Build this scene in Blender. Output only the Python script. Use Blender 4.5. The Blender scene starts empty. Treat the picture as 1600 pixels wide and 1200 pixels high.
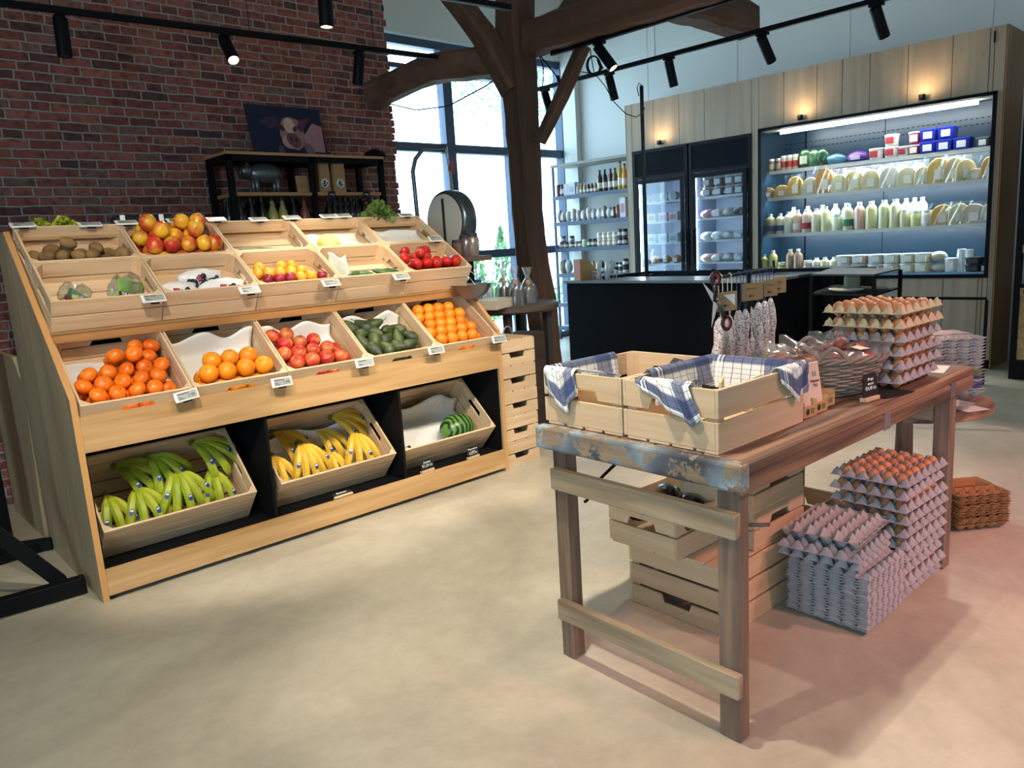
import bpy, math, random
from mathutils import Vector, Matrix, Euler
SC = bpy.context.scene
COL = SC.collection
RND = random.Random(7)
# ---------------------------------------------------------------- camera
FPX, PITCH, ROLL, HEAD, EYE = 1186.0, math.radians(10.555), math.radians(-3.540), math.radians(43.388), 1.5
def _basis():
    cp, sp = math.cos(PITCH), math.sin(PITCH)
    fw = Vector((0, cp, -sp)); rt = Vector((1, 0, 0)); up = rt.cross(fw)
    c, s = math.cos(ROLL), math.sin(ROLL)
    m = Matrix.Rotation(-HEAD, 3, 'Z')
    return m @ (rt*c + up*s), m @ (up*c - rt*s), m @ fw
CR, CU, CF = _basis()
CAMP = Vector((0, 0, EYE))
cam = bpy.data.cameras.new('camera'); camo = bpy.data.objects.new('camera', cam); COL.objects.link(camo)
camo.matrix_world = Matrix(((CR.x, CU.x, -CF.x, 0), (CR.y, CU.y, -CF.y, 0), (CR.z, CU.z, -CF.z, EYE), (0, 0, 0, 1)))
cam.sensor_fit = 'HORIZONTAL'; cam.sensor_width = 36; cam.lens = FPX*36/1600; cam.clip_start = 0.05; cam.clip_end = 200
SC.camera = camo
# ---------------------------------------------------------------- colour management, sky, daylight
SC.view_settings.view_transform = 'Standard'; SC.view_settings.look = 'None'
SC.view_settings.gamma = 1; SC.view_settings.use_curve_mapping = False
SC.view_settings.exposure = 0.78
wd = bpy.data.worlds.new('sky'); SC.world = wd; wd.use_nodes = True
bg = wd.node_tree.nodes['Background']; bg.inputs[0].default_value = (0.50, 0.77, 1.0, 1); bg.inputs[1].default_value = 7.0
def sky_portal(loc, rot, sx, sy):
    l = bpy.data.lights.new('daylight_portal', 'AREA'); l.shape = 'RECTANGLE'; l.size = sx; l.size_y = sy
    l.cycles.is_portal = True
    o = bpy.data.objects.new('daylight_portal', l); COL.objects.link(o); o.location = loc; o.rotation_euler = rot
sky_portal((6.9, 8.12, 2.05), (-math.pi/2, 0, 0), 3.7, 4.0)
sky_portal((-4.42, -1.5, 2.0), (0, -math.pi/2, 0), 2.9, 2.4)  # unseen opening in the left wall, added to let in sky fill
# daylight sun on the planting outside the windows
sn = bpy.data.lights.new('sun', 'SUN'); sn.energy = 3.0; sn.angle = 0.01; sn.color = (1, .95, .85)
so = bpy.data.objects.new('sun', sn); COL.objects.link(so); so.rotation_euler = (math.radians(28), math.radians(12), 0)
# ---------------------------------------------------------------- pixel helpers: a picture point carried to a known plane
def _ray(u, v): return CR*(u-800) - CU*(v-600) + CF*FPX
def at_z(u, v, z=0.0): d = _ray(u, v); return CAMP + d*((z-EYE)/d.z)
def at_x(u, v, x): d = _ray(u, v); return CAMP + d*(x/d.x)
def at_y(u, v, y): d = _ray(u, v); return CAMP + d*(y/d.y)
class Frame:
    def __init__(s, o, deg):
        s.a = math.radians(deg); s.m = Matrix.Translation((o[0], o[1], 0)) @ Matrix.Rotation(s.a, 4, 'Z'); s.i = s.m.inverted()
    def w(s, x, y, z=0.0): return s.m @ Vector((x, y, z))
    def z(s, u, v, z=0.0): return s.i @ at_z(u, v, z)
    def _p(s, u, v, k, c):
        e = s.i @ CAMP; d = s.i.to_3x3() @ _ray(u, v); return e + d*((c-e[k])/d[k])
    def x(s, u, v, c): return s._p(u, v, 0, c)
    def y(s, u, v, c): return s._p(u, v, 1, c)
SF = Frame(at_z(162, 943), -1.5)      # fruit stand: x along its front, y into it
TF = Frame(at_z(1146, 1157), -2.45)   # old table: x along its length, y across
PI = math.pi
def R(d): return math.radians(d)
def hexc(h, a=1.0):
    h = h.lstrip('#'); c = [int(h[i:i+2], 16)/255 for i in (0, 2, 4)]
    return tuple((x/12.92 if x <= .04045 else ((x+.055)/1.055)**2.4) for x in c) + (a,)
# ---------------------------------------------------------------- materials
MATS = {}
def nmat(name):
    m = bpy.data.materials.new(name); m.use_nodes = True; nt = m.node_tree
    return m, nt, nt.nodes['Principled BSDF']
def N(nt, t, **k):
    n = nt.nodes.new(t)
    for a, b in k.items(): setattr(n, a, b)
    return n
def mat(name, c, rough=.5, metal=0, bump=0, bscale=80, var=0.0, spec=None, emit=None, es=1, alpha=1, trans=0, coat=0, sss=0, vscale=6):
    if name in MATS: return MATS[name]
    m, nt, b = nmat(name); L = nt.links
    col = hexc(c) if isinstance(c, str) else tuple(c) + (1,)
    b.inputs['Base Color'].default_value = col; b.inputs['Roughness'].default_value = rough; b.inputs['Metallic'].default_value = metal
    if spec is not None: b.inputs['Specular IOR Level'].default_value = spec
    if coat: b.inputs['Coat Weight'].default_value = coat; b.inputs['Coat Roughness'].default_value = .15
    if sss: b.inputs['Subsurface Weight'].default_value = sss; b.inputs['Subsurface Radius'].default_value = (.01, .006, .004)
    if emit: b.inputs['Emission Color'].default_value = hexc(emit); b.inputs['Emission Strength'].default_value = es
    if alpha < 1: b.inputs['Alpha'].default_value = alpha
    if trans: b.inputs['Transmission Weight'].default_value = trans
    if var or bump:
        tc = N(nt, 'ShaderNodeTexCoord')
    if var:
        oi = N(nt, 'ShaderNodeObjectInfo'); no = N(nt, 'ShaderNodeTexNoise', noise_dimensions='4D'); no.inputs['Scale'].default_value = vscale; no.inputs['Detail'].default_value = 5
        L.new(tc.outputs['Object'], no.inputs['Vector'])
        mu = N(nt, 'ShaderNodeMath', operation='MULTIPLY'); mu.inputs[1].default_value = 37; L.new(oi.outputs['Random'], mu.inputs[0]); L.new(mu.outputs[0], no.inputs['W'])
        ad = N(nt, 'ShaderNodeMath', operation='ADD'); L.new(no.outputs['Fac'], ad.inputs[0]); L.new(oi.outputs['Random'], ad.inputs[1])
        mr = N(nt, 'ShaderNodeMapRange'); mr.inputs['From Min'].default_value = .5; mr.inputs['From Max'].default_value = 1.5; mr.inputs['To Min'].default_value = 1-var; mr.inputs['To Max'].default_value = 1+var
        L.new(ad.outputs[0], mr.inputs['Value'])
        hs = N(nt, 'ShaderNodeHueSaturation'); hs.inputs['Color'].default_value = col; L.new(mr.outputs[0], hs.inputs['Value']); L.new(hs.outputs[0], b.inputs['Base Color'])
    if bump:
        n2 = N(nt, 'ShaderNodeTexNoise'); n2.inputs['Scale'].default_value = bscale; n2.inputs['Detail'].default_value = 4; L.new(tc.outputs['Object'], n2.inputs['Vector'])
        bp = N(nt, 'ShaderNodeBump'); bp.inputs['Strength'].default_value = bump; bp.inputs['Distance'].default_value = .01; L.new(n2.outputs['Fac'], bp.inputs['Height']); L.new(bp.outputs[0], b.inputs['Normal'])
    MATS[name] = m; return m
def ramp(nt, stops):
    r = N(nt, 'ShaderNodeValToRGB'); e = r.color_ramp.elements
    while len(e) < len(stops): e.new(.5)
    for k, (p, c) in enumerate(stops): e[k].position = p; e[k].color = hexc(c) if isinstance(c, str) else c
    return r
def wood(name, c1, c2, axis=0, scale=1.0, rough=.55, knots=None, bump=.25, contrast=.5, varo=.12):
    """grain runs along the object's own axis; every object gets its own stretch of grain"""
    if name in MATS: return MATS[name]
    m, nt, b = nmat(name); L = nt.links
    tc = N(nt, 'ShaderNodeTexCoord'); oi = N(nt, 'ShaderNodeObjectInfo')
    sc = [26*scale]*3; sc[axis] = 1.6*scale
    mp = N(nt, 'ShaderNodeMapping'); mp.inputs['Scale'].default_value = sc; L.new(tc.outputs['Object'], mp.inputs['Vector'])
    mu = N(nt, 'ShaderNodeMath', operation='MULTIPLY'); mu.inputs[1].default_value = 53; L.new(oi.outputs['Random'], mu.inputs[0])
    n1 = N(nt, 'ShaderNodeTexNoise', noise_dimensions='4D'); n1.inputs['Scale'].default_value = 1; n1.inputs['Detail'].default_value = 6; n1.inputs['Distortion'].default_value = .6
    L.new(mp.outputs[0], n1.inputs['Vector']); L.new(mu.outputs[0], n1.inputs['W'])
    rp = ramp(nt, [(.5-contrast/2, c2), (.5+contrast/2, c1)]); L.new(n1.outputs['Fac'], rp.inputs['Fac'])
    n3 = N(nt, 'ShaderNodeTexNoise', noise_dimensions='4D'); n3.inputs['Scale'].default_value = 2.2; L.new(tc.outputs['Object'], n3.inputs['Vector']); L.new(mu.outputs[0], n3.inputs['W'])
    ad = N(nt, 'ShaderNodeMath', operation='ADD'); L.new(n3.outputs['Fac'], ad.inputs[0]); L.new(oi.outputs['Random'], ad.inputs[1])
    mr = N(nt, 'ShaderNodeMapRange'); mr.inputs['From Min'].default_value = .4; mr.inputs['From Max'].default_value = 1.6; mr.inputs['To Min'].default_value = 1-varo; mr.inputs['To Max'].default_value = 1+varo; L.new(ad.outputs[0], mr.inputs['Value'])
    hs = N(nt, 'ShaderNodeHueSaturation'); L.new(rp.outputs[0], hs.inputs['Color']); L.new(mr.outputs[0], hs.inputs['Value'])
    out = hs.outputs[0]
    if knots:
        s2 = [5.0]*3; s2[axis] = 2.2
        m2 = N(nt, 'ShaderNodeMapping'); m2.inputs['Scale'].default_value = s2; L.new(tc.outputs['Object'], m2.inputs['Vector'])
        vo = N(nt, 'ShaderNodeTexVoronoi', voronoi_dimensions='4D'); vo.inputs['Scale'].default_value = 1; L.new(m2.outputs[0], vo.inputs['Vector']); L.new(mu.outputs[0], vo.inputs['W'])
        kr = ramp(nt, [(0.0, (1, 1, 1, 1)), (.12, (0, 0, 0, 1))]); L.new(vo.outputs['Distance'], kr.inputs['Fac'])
        mx = N(nt, 'ShaderNodeMixRGB'); mx.inputs[2].default_value = hexc(knots); L.new(kr.outputs[0], mx.inputs[0]); L.new(out, mx.inputs[1]); out = mx.outputs[0]
    L.new(out, b.inputs['Base Color']); b.inputs['Roughness'].default_value = rough
    bp = N(nt, 'ShaderNodeBump'); bp.inputs['Strength'].default_value = bump; bp.inputs['Distance'].default_value = .004; L.new(n1.outputs['Fac'], bp.inputs['Height']); L.new(bp.outputs[0], b.inputs['Normal'])
    MATS[name] = m; return m
def glassy(name, c=(1, 1, 1), refl=.12, tint=1.0, rough=.02, milk=0.0):
    """clear film or pane: see-through with a reflection"""
    if name in MATS: return MATS[name]
    m, nt, b = nmat(name); L = nt.links; nt.nodes.remove(b)
    out = nt.nodes['Material Output']
    t = N(nt, 'ShaderNodeBsdfTransparent'); t.inputs[0].default_value = tuple(x*tint for x in c) + (1,)
    g = N(nt, 'ShaderNodeBsdfGlossy'); g.inputs['Roughness'].default_value = rough
    if milk:
        d = N(nt, 'ShaderNodeBsdfDiffuse'); d.inputs[0].default_value = tuple(c) + (1,)
        mm = N(nt, 'ShaderNodeMixShader'); mm.inputs[0].default_value = milk; L.new(t.outputs[0], mm.inputs[1]); L.new(d.outputs[0], mm.inputs[2]); t = mm
    lw = N(nt, 'ShaderNodeLayerWeight'); lw.inputs[0].default_value = .35
    ml = N(nt, 'ShaderNodeMath', operation='MULTIPLY_ADD'); ml.inputs[1].default_value = .5; ml.inputs[2].default_value = refl; L.new(lw.outputs['Fresnel'], ml.inputs[0])
    mx = N(nt, 'ShaderNodeMixShader'); L.new(ml.outputs[0], mx.inputs[0]); L.new(t.outputs[0], mx.inputs[1]); L.new(g.outputs[0], mx.inputs[2]); L.new(mx.outputs[0], out.inputs[0])
    MATS[name] = m; return m
# ---------------------------------------------------------------- mesh builder
class MB:
    def __init__(s): s.v = []; s.f = []; s.mi = []; s.cur = 0; s.X = None
    def _add(s, vs, fs):
        o = len(s.v)
        if s.X is not None: vs = [s.X @ Vector(p) for p in vs]
        s.v += [tuple(p) for p in vs]
        for f in fs: s.f.append(tuple(i+o for i in f)); s.mi.append(s.cur)
        return s
    def box(s, a, b):
        x0, y0, z0 = a; x1, y1, z1 = b
        return s._add([(x0, y0, z0), (x1, y0, z0), (x1, y1, z0), (x0, y1, z0), (x0, y0, z1), (x1, y0, z1), (x1, y1, z1), (x0, y1, z1)],
                      [(0, 3, 2, 1), (4, 5, 6, 7), (0, 1, 5, 4), (1, 2, 6, 5), (2, 3, 7, 6), (3, 0, 4, 7)])
    def prism(s, poly, ax, a, b):
        """poly in the two axes other than ax, extruded from a to b"""
        def p3(p, c): q = list(p); q.insert(ax, c); return tuple(q)
        n = len(poly); vs = [p3(p, a) for p in poly] + [p3(p, b) for p in poly]
        fs = [tuple(range(n-1, -1, -1)), tuple(range(n, 2*n))] + [(i, (i+1) % n, n+(i+1) % n, n+i) for i in range(n)]
        return s._add(vs, fs)
    def beam(s, p, q, w, h, up=(0, 0, 1)):
        p, q = Vector(p), Vector(q); d = (q-p).normalized(); u = Vector(up); sd = d.cross(u).normalized()*(w/2); u2 = sd.normalized().cross(d)*(h/2)
        vs = [c+a*sd+b*u2 for c in (p, q) for a, b in ((-1, -1), (1, -1), (1, 1), (-1, 1))]
        return s._add(vs, [(0, 1, 2, 3), (7, 6, 5, 4), (0, 4, 5, 1), (1, 5, 6, 2), (2, 6, 7, 3), (3, 7, 4, 0)])
    def tube(s, pts, r, n=8, cap=True, closed=False):
        pts = [Vector(p) for p in pts]; k = len(pts); rs = r if isinstance(r, (list, tuple)) else [r]*k
        vs = []; prev = None
        for i, p in enumerate(pts):
            a = pts[(i-1) % k] if (i or closed) else p; b = pts[(i+1) % k] if (i < k-1 or closed) else p
            d = (b-a).normalized()
            if prev is None: t = Vector((0, 0, 1)) if abs(d.z) < .9 else Vector((1, 0, 0)); x = d.cross(t).normalized()
            else: x = (prev - d*prev.dot(d)).normalized()
            prev = x; y = d.cross(x)
            for j in range(n): w = 2*PI*j/n; vs.append(p + (x*math.cos(w)+y*math.sin(w))*rs[i])
        fs = [(i*n+j, i*n+(j+1) % n, ((i+1) % k)*n+(j+1) % n, ((i+1) % k)*n+j) for i in range(k if closed else k-1) for j in range(n)]
        if cap and not closed: fs += [tuple(range(n-1, -1, -1)), tuple(range((k-1)*n, k*n))]
        return s._add(vs, fs)
    def cyl(s, p, q, r0, r1=None, n=16): return s.tube([p, q], [r0, r0 if r1 is None else r1], n)
    def lathe(s, prof, c=(0, 0, 0), n=16, sx=1, sy=1, wob=None):
        vs = []; k = len(prof); fs = []
        for i, (r, z) in enumerate(prof):
            for j in range(n):
                w = 2*PI*j/n; rr = r*(wob(w, i) if wob else 1); vs.append((c[0]+rr*math.cos(w)*sx, c[1]+rr*math.sin(w)*sy, c[2]+z))
        for i in range(k-1):
            for j in range(n): fs.append((i*n+j, i*n+(j+1) % n, (i+1)*n+(j+1) % n, (i+1)*n+j))
        fs.append(tuple(range(n-1, -1, -1))); fs.append(tuple(range((k-1)*n, k*n)))
        return s._add(vs, fs)
    def ball(s, c, rx, ry=None, rz=None, n=12, m=8, wob=None):
        ry = rx if ry is None else ry; rz = rx if rz is None else rz
        vs = [(c[0], c[1], c[2]-rz)]; fs = []
        for i in range(1, m):
            a = PI*i/m
            for j in range(n):
                w = 2*PI*j/n; k = wob(w, a) if wob else 1; vs.append((c[0]+rx*k*math.sin(a)*math.cos(w), c[1]+ry*k*math.sin(a)*math.sin(w), c[2]-rz*math.cos(a)))
        vs.append((c[0], c[1], c[2]+rz)); t = len(vs)-1
        for j in range(n):
            fs.append((0, 1+(j+1) % n, 1+j)); fs.append((t, 1+(m-2)*n+j, 1+(m-2)*n+(j+1) % n))
        for i in range(m-2):
            for j in range(n): a = 1+i*n+j; b = 1+i*n+(j+1) % n; fs.append((a, b, b+n, a+n))
        return s._add(vs, fs)
    def grid(s, fn, nu, nv, thick=0.0, cu=False):
        P = [[Vector(fn(i/nu, j/nv)) for j in range(nv+1)] for i in range(nu+1)]
        vs = [p for r in P for p in r]; fs = [(i*(nv+1)+j, (i+1)*(nv+1)+j, (i+1)*(nv+1)+j+1, i*(nv+1)+j+1) for i in range(nu) for j in range(nv)]
        if thick:
            o = len(vs)
            def nrm(i, j):
                a = P[min(i+1, nu)][j]-P[max(i-1, 0)][j]; b = P[i][min(j+1, nv)]-P[i][max(j-1, 0)]; c = a.cross(b)
                return c.normalized() if c.length > 1e-12 else Vector((0, 0, 1))
            vs += [P[i][j]-nrm(i, j)*thick for i in range(nu+1) for j in range(nv+1)]
            fs += [tuple(q+o for q in reversed(f)) for f in fs]
            id_ = lambda i, j: i*(nv+1)+j
            for i in range(nu):
                for j in (0, nv): a, b = id_(i, j), id_(i+1, j); fs.append((a, b, b+o, a+o) if j else (b, a, a+o, b+o))
            for j in range(nv):
                for i in (0, nu): a, b = id_(i, j), id_(i, j+1); fs.append((b, a, a+o, b+o) if i else (a, b, b+o, a+o))
        return s._add(vs, fs)
    def build(s, name, mats, parent=None, loc=None, rot=None, smooth=False, bevel=0, seg=1, mtx=None):
        me = bpy.data.meshes.new(name); me.from_pydata(s.v, [], s.f)
        if not isinstance(mats, (list, tuple)): mats = [mats]
        for m in mats: me.materials.append(m)
        if len(mats) > 1: me.polygons.foreach_set('material_index', s.mi)
        if smooth: me.polygons.foreach_set('use_smooth', [True]*len(me.polygons))
        if smooth == 'auto':
            try: me.set_sharp_from_angle(angle=R(40))
            except Exception: pass
        me.update()
        o = bpy.data.objects.new(name, me); COL.objects.link(o)
        if parent is not None: o.parent = parent
        if mtx is not None: o.matrix_world = mtx
        if loc is not None: o.location = loc
        if rot is not None: o.rotation_euler = rot
        if bevel:
            b = o.modifiers.new('edge', 'BEVEL'); b.width = bevel; b.segments = seg; b.limit_method = 'ANGLE'; b.angle_limit = R(40)
        return o
def tag(o, label=None, cat=None, group=None, kind=None):
    if label: o['label'] = label
    if cat: o['category'] = cat
    if group: o['group'] = group
    if kind: o['kind'] = kind
    return o
def thing(name, label, cat, loc=(0, 0, 0), rz=0, group=None, mtx=None):
    o = bpy.data.objects.new(name, None); o.empty_display_size = .05; COL.objects.link(o)
    if mtx is not None: o.matrix_world = mtx
    else: o.location = loc; o.rotation_euler = (0, 0, rz)
    return tag(o, label, cat, group)
def dup(src, label=None, loc=None, rz=None, mtx=None, group=None, parent=None, scale=None):
    c = src.copy(); COL.objects.link(c)
    if parent is not None: c.parent = parent
    kids(src, c)
    if mtx is not None: c.matrix_world = mtx
    if loc is not None: c.location = loc
    if rz is not None: c.rotation_euler = (0, 0, rz)
    if scale is not None: c.scale = (scale,)*3 if isinstance(scale, (int, float)) else scale
    if label: c['label'] = label
    if group: c['group'] = group
    return c
def kids(a, b):
    for k in list(a.children):
        d = k.copy(); COL.objects.link(d); d.parent = b; kids(k, d)
class Proto:
    """first placement moves the built thing itself, later ones are copies"""
    def __init__(s, make): s.make = make; s.o = None; s.used = False
    def put(s, label, mtx=None, loc=None, rz=0, group=None, scale=None, cat=None):
        if s.o is None: s.o = s.make()
        if not s.used:
            s.used = True; o = s.o
            if mtx is not None: o.matrix_world = mtx
            else: o.location = loc; o.rotation_euler = (0, 0, rz)
            if scale is not None: o.scale = (scale,)*3 if isinstance(scale, (int, float)) else scale
            o['label'] = label
            if group: o['group'] = group
            s.m0 = o
        else:
            o = dup(s.m0, label, mtx=mtx, group=group)
            if mtx is None: o.location = loc; o.rotation_euler = (0, 0, rz); o.scale = (1, 1, 1)
            if scale is not None: o.scale = (scale,)*3 if isinstance(scale, (int, float)) else scale
            elif mtx is None: pass
        if cat: o['category'] = cat
        return o
TXT = {}
def text(name, body, size, parent, mtx, m, ext=.0006, align='CENTER', track=1.0):
    key = (body, size, align, m.name, ext)
    if key not in TXT:
        cu = bpy.data.curves.new('lettering', 'FONT'); cu.body = body; cu.size = size; cu.extrude = ext; cu.align_x = align; cu.align_y = 'CENTER'; cu.space_line = .85
        cu.resolution_u = 2; o = bpy.data.objects.new('lettering', cu); COL.objects.link(o)
        me = bpy.data.meshes.new_from_object(o.evaluated_get(bpy.context.evaluated_depsgraph_get()))
        bpy.data.objects.remove(o); bpy.data.curves.remove(cu); me.materials.clear(); me.materials.append(m); TXT[key] = me
    o = bpy.data.objects.new(name, TXT[key]); COL.objects.link(o); o.parent = parent; o.matrix_local = mtx
    return o
def TRS(loc, rx=0, ry=0, rz=0): return Matrix.Translation(loc) @ Euler((rx, ry, rz)).to_matrix().to_4x4()
def ordi(n): return ('first', 'second', 'third', 'fourth', 'fifth', 'sixth', 'seventh', 'eighth', 'ninth', 'tenth', 'eleventh', 'twelfth', 'thirteenth', 'fourteenth', 'fifteenth', 'sixteenth', 'seventeenth', 'eighteenth', 'nineteenth', 'twentieth')[n] if n < 20 else str(n+1)+'th'
# shared materials
BLACK = mat('black_metal', '#0c0d10', .5, bump=.02, bscale=300, spec=.15)
BLKP = mat('black_panel', '#07080b', .7, spec=.2)
FRAMEM = mat('window_metal', '#3a4c66', .4)
WHITE = mat('white_paint', '#d9dad6', .7, bump=.03, bscale=40)
PINE = wood('pine', '#dcc2a0', '#c7a67e', 0, 1, .6, knots='#8a5a34', contrast=.45)
PINEY = wood('pine_crosswise', '#dcc2a0', '#c7a67e', 1, 1, .6, knots='#8a5a34', contrast=.45)
PINEZ = wood('pine_upright', '#d8bc98', '#c3a077', 2, 1, .6, contrast=.45)
OAK = wood('oak_board', '#c4a071', '#a37d4e', 0, .9, .45, knots='#7a4f28', contrast=.4)
# ================================================================ the room
def st(o, k='structure'): o['kind'] = k; return o
def floor_mat():
    m, nt, b = nmat('polished_concrete'); L = nt.links
    tc = N(nt, 'ShaderNodeTexCoord')
    n1 = N(nt, 'ShaderNodeTexNoise'); n1.inputs['Scale'].default_value = .9; n1.inputs['Detail'].default_value = 8; n1.inputs['Roughness'].default_value = .62; n1.inputs['Distortion'].default_value = .8
    L.new(tc.outputs['Object'], n1.inputs['Vector'])
    r = ramp(nt, [(.3, '#a39c8a'), (.5, '#bbb4a0'), (.68, '#cdc7b4')]); L.new(n1.outputs['Fac'], r.inputs['Fac'])
    n2 = N(nt, 'ShaderNodeTexNoise'); n2.inputs['Scale'].default_value = 9; n2.inputs['Detail'].default_value = 9; n2.inputs['Roughness'].default_value = .7; L.new(tc.outputs['Object'], n2.inputs['Vector'])
    r2 = ramp(nt, [(.35, (.8, .8, .8, 1)), (.6, (1, 1, 1, 1))]); L.new(n2.outputs['Fac'], r2.inputs['Fac'])
    mx = N(nt, 'ShaderNodeMixRGB', blend_type='MULTIPLY'); mx.inputs[0].default_value = .7; L.new(r.outputs[0], mx.inputs[1]); L.new(r2.outputs[0], mx.inputs[2]); L.new(mx.outputs[0], b.inputs['Base Color'])
    rr = N(nt, 'ShaderNodeMapRange'); rr.inputs['To Min'].default_value = .28; rr.inputs['To Max'].default_value = .5; L.new(n2.outputs['Fac'], rr.inputs['Value']); L.new(rr.outputs[0], b.inputs['Roughness'])
    bp = N(nt, 'ShaderNodeBump'); bp.inputs['Strength'].default_value = .06; L.new(n2.outputs['Fac'], bp.inputs['Height']); L.new(bp.outputs[0], b.inputs['Normal'])
    return m
st(MB().box((-4.5, -5, -.1), (9.0, 8.1, 0)).build('floor', floor_mat()))
def brick_mat():
    m, nt, b = nmat('old_red_brick'); L = nt.links
    tc = N(nt, 'ShaderNodeTexCoord'); sp = N(nt, 'ShaderNodeSeparateXYZ'); L.new(tc.outputs['Object'], sp.inputs[0])
    cb = N(nt, 'ShaderNodeCombineXYZ'); sm = N(nt, 'ShaderNodeMath', operation='ADD'); L.new(sp.outputs[0], sm.inputs[0]); L.new(sp.outputs[1], sm.inputs[1])
    L.new(sm.outputs[0], cb.inputs[0]); L.new(sp.outputs[2], cb.inputs[1])
    nd = N(nt, 'ShaderNodeTexNoise'); nd.inputs['Scale'].default_value = 9; nd.inputs['Detail'].default_value = 4; L.new(cb.outputs[0], nd.inputs['Vector'])
    sb = N(nt, 'ShaderNodeVectorMath', operation='SUBTRACT'); sb.inputs[1].default_value = (.5, .5, .5); L.new(nd.outputs['Color'], sb.inputs[0])
    sl = N(nt, 'ShaderNodeVectorMath', operation='SCALE'); sl.inputs['Scale'].default_value = .022; L.new(sb.outputs[0], sl.inputs[0])
    av = N(nt, 'ShaderNodeVectorMath', operation='ADD'); L.new(cb.outputs[0], av.inputs[0]); L.new(sl.outputs[0], av.inputs[1])
    br = N(nt, 'ShaderNodeTexBrick', offset=.42, squash=.62, squash_frequency=3); L.new(av.outputs[0], br.inputs['Vector'])
    br.inputs['Scale'].default_value = 1; br.inputs['Brick Width'].default_value = .185; br.inputs['Row Height'].default_value = .06; br.inputs['Mortar Size'].default_value = .0065; br.inputs['Mortar Smooth'].default_value = .35
    br.inputs['Color1'].default_value = (0, 0, 0, 1); br.inputs['Color2'].default_value = (1, 1, 1, 1); br.inputs['Mortar'].default_value = (.5, .5, .5, 1)
    r = ramp(nt, [(0, '#5c3a38'), (.25, '#84483f'), (.5, '#945046'), (.75, '#a55f50'), (1, '#7a5a52')]); L.new(br.outputs['Color'], r.inputs['Fac'])
    n2 = N(nt, 'ShaderNodeTexNoise'); n2.inputs['Scale'].default_value = 22; n2.inputs['Detail'].default_value = 8; L.new(cb.outputs[0], n2.inputs['Vector'])
    r2 = ramp(nt, [(.3, '#9a8f88'), (.55, '#ffffff')]); L.new(n2.outputs['Fac'], r2.inputs['Fac'])
    mm = N(nt, 'ShaderNodeMixRGB', blend_type='MULTIPLY'); mm.inputs[0].default_value = .8; L.new(r.outputs[0], mm.inputs[1]); L.new(r2.outputs[0], mm.inputs[2])
    mx = N(nt, 'ShaderNodeMixRGB'); mx.inputs[2].default_value = hexc('#9a9288'); L.new(br.outputs['Fac'], mx.inputs[0]); L.new(mm.outputs[0], mx.inputs[1]); L.new(mx.outputs[0], b.inputs['Base Color'])
    b.inputs['Roughness'].default_value = .9
    ma = N(nt, 'ShaderNodeMath', operation='MULTIPLY_ADD'); ma.inputs[1].default_value = -1; ma.inputs[2].default_value = 1; L.new(br.outputs['Fac'], ma.inputs[0])
    m3 = N(nt, 'ShaderNodeMath', operation='MULTIPLY_ADD'); m3.inputs[1].default_value = .35; L.new(n2.outputs['Fac'], m3.inputs[0]); L.new(ma.outputs[0], m3.inputs[2])
    bp = N(nt, 'ShaderNodeBump'); bp.inputs['Strength'].default_value = .9; bp.inputs['Distance'].default_value = .012; L.new(m3.outputs[0], bp.inputs['Height']); L.new(bp.outputs[0], b.inputs['Normal'])
    return m
BRICK = brick_mat()
YB, YW, XW, XC = 5.8, 7.98, 9.0, 8.37     # brick wall, window wall, white wall, front of the wood cladding
w = MB().box((-4.5, YB, 0), (4.2, YB+.25, 5.2))
for k in range(86):
    e = RND.choice((0, .012, .02, .03)) ; w.box((4.2, YB, k*.06+.004), (4.205+e, YB+.25, k*.06+.056))
st(w.build('wall_brick', BRICK))
st(MB().box((4.0, YB+.25, 0), (4.2, YW, 5.2)).build('wall_return', WHITE))
st(MB().box((4.2, YW, 4.1), (9.2, YW+.2, 5.2)).box((4.2, YW, 0), (4.9, YW+.2, 4.1)).build('wall_back', WHITE))
# white panelled wall on the far side, with upright seams
w = MB().box((XW, -5, 0), (XW+.2, YW+.2, 5.2))
for u in (1010, 1151, 1327, 1549):
    y = at_x(u, 60, XW).y; w.box((XW-.004, y-.006, 0), (XW, y+.006, 5.2))
w.box((XW-.01, -5, 3.9), (XW, YW, 3.93))
st(w.build('wall_far_side', WHITE)); st(MB().box((XW-.1, YW-.28, 0), (XW, YW, 4.4)).build('trim_1', WHITE))
st(MB().box((-4.7, -5.2, 0), (-4.5, -2.7, 5.2)).box((-4.7, -.3, 0), (-4.5, 6.05, 5.2)).box((-4.7, -2.7, 3.45), (-4.5, -.3, 5.2)).box((-4.7, -2.7, 0), (-4.5, -.3, .55)).build('wall_left', WHITE))  # the gap in this wall is added so sky light fills the room
st(MB().box((-4.5, -5.2, 0), (9.2, -5, 5.2)).build('wall_behind', WHITE))
st(MB().box((-4.7, -5.2, 5.2), (9.2, 8.2, 5.3)).build('ceiling', mat('ceiling_board', '#cfcabd', .8)))
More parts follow.
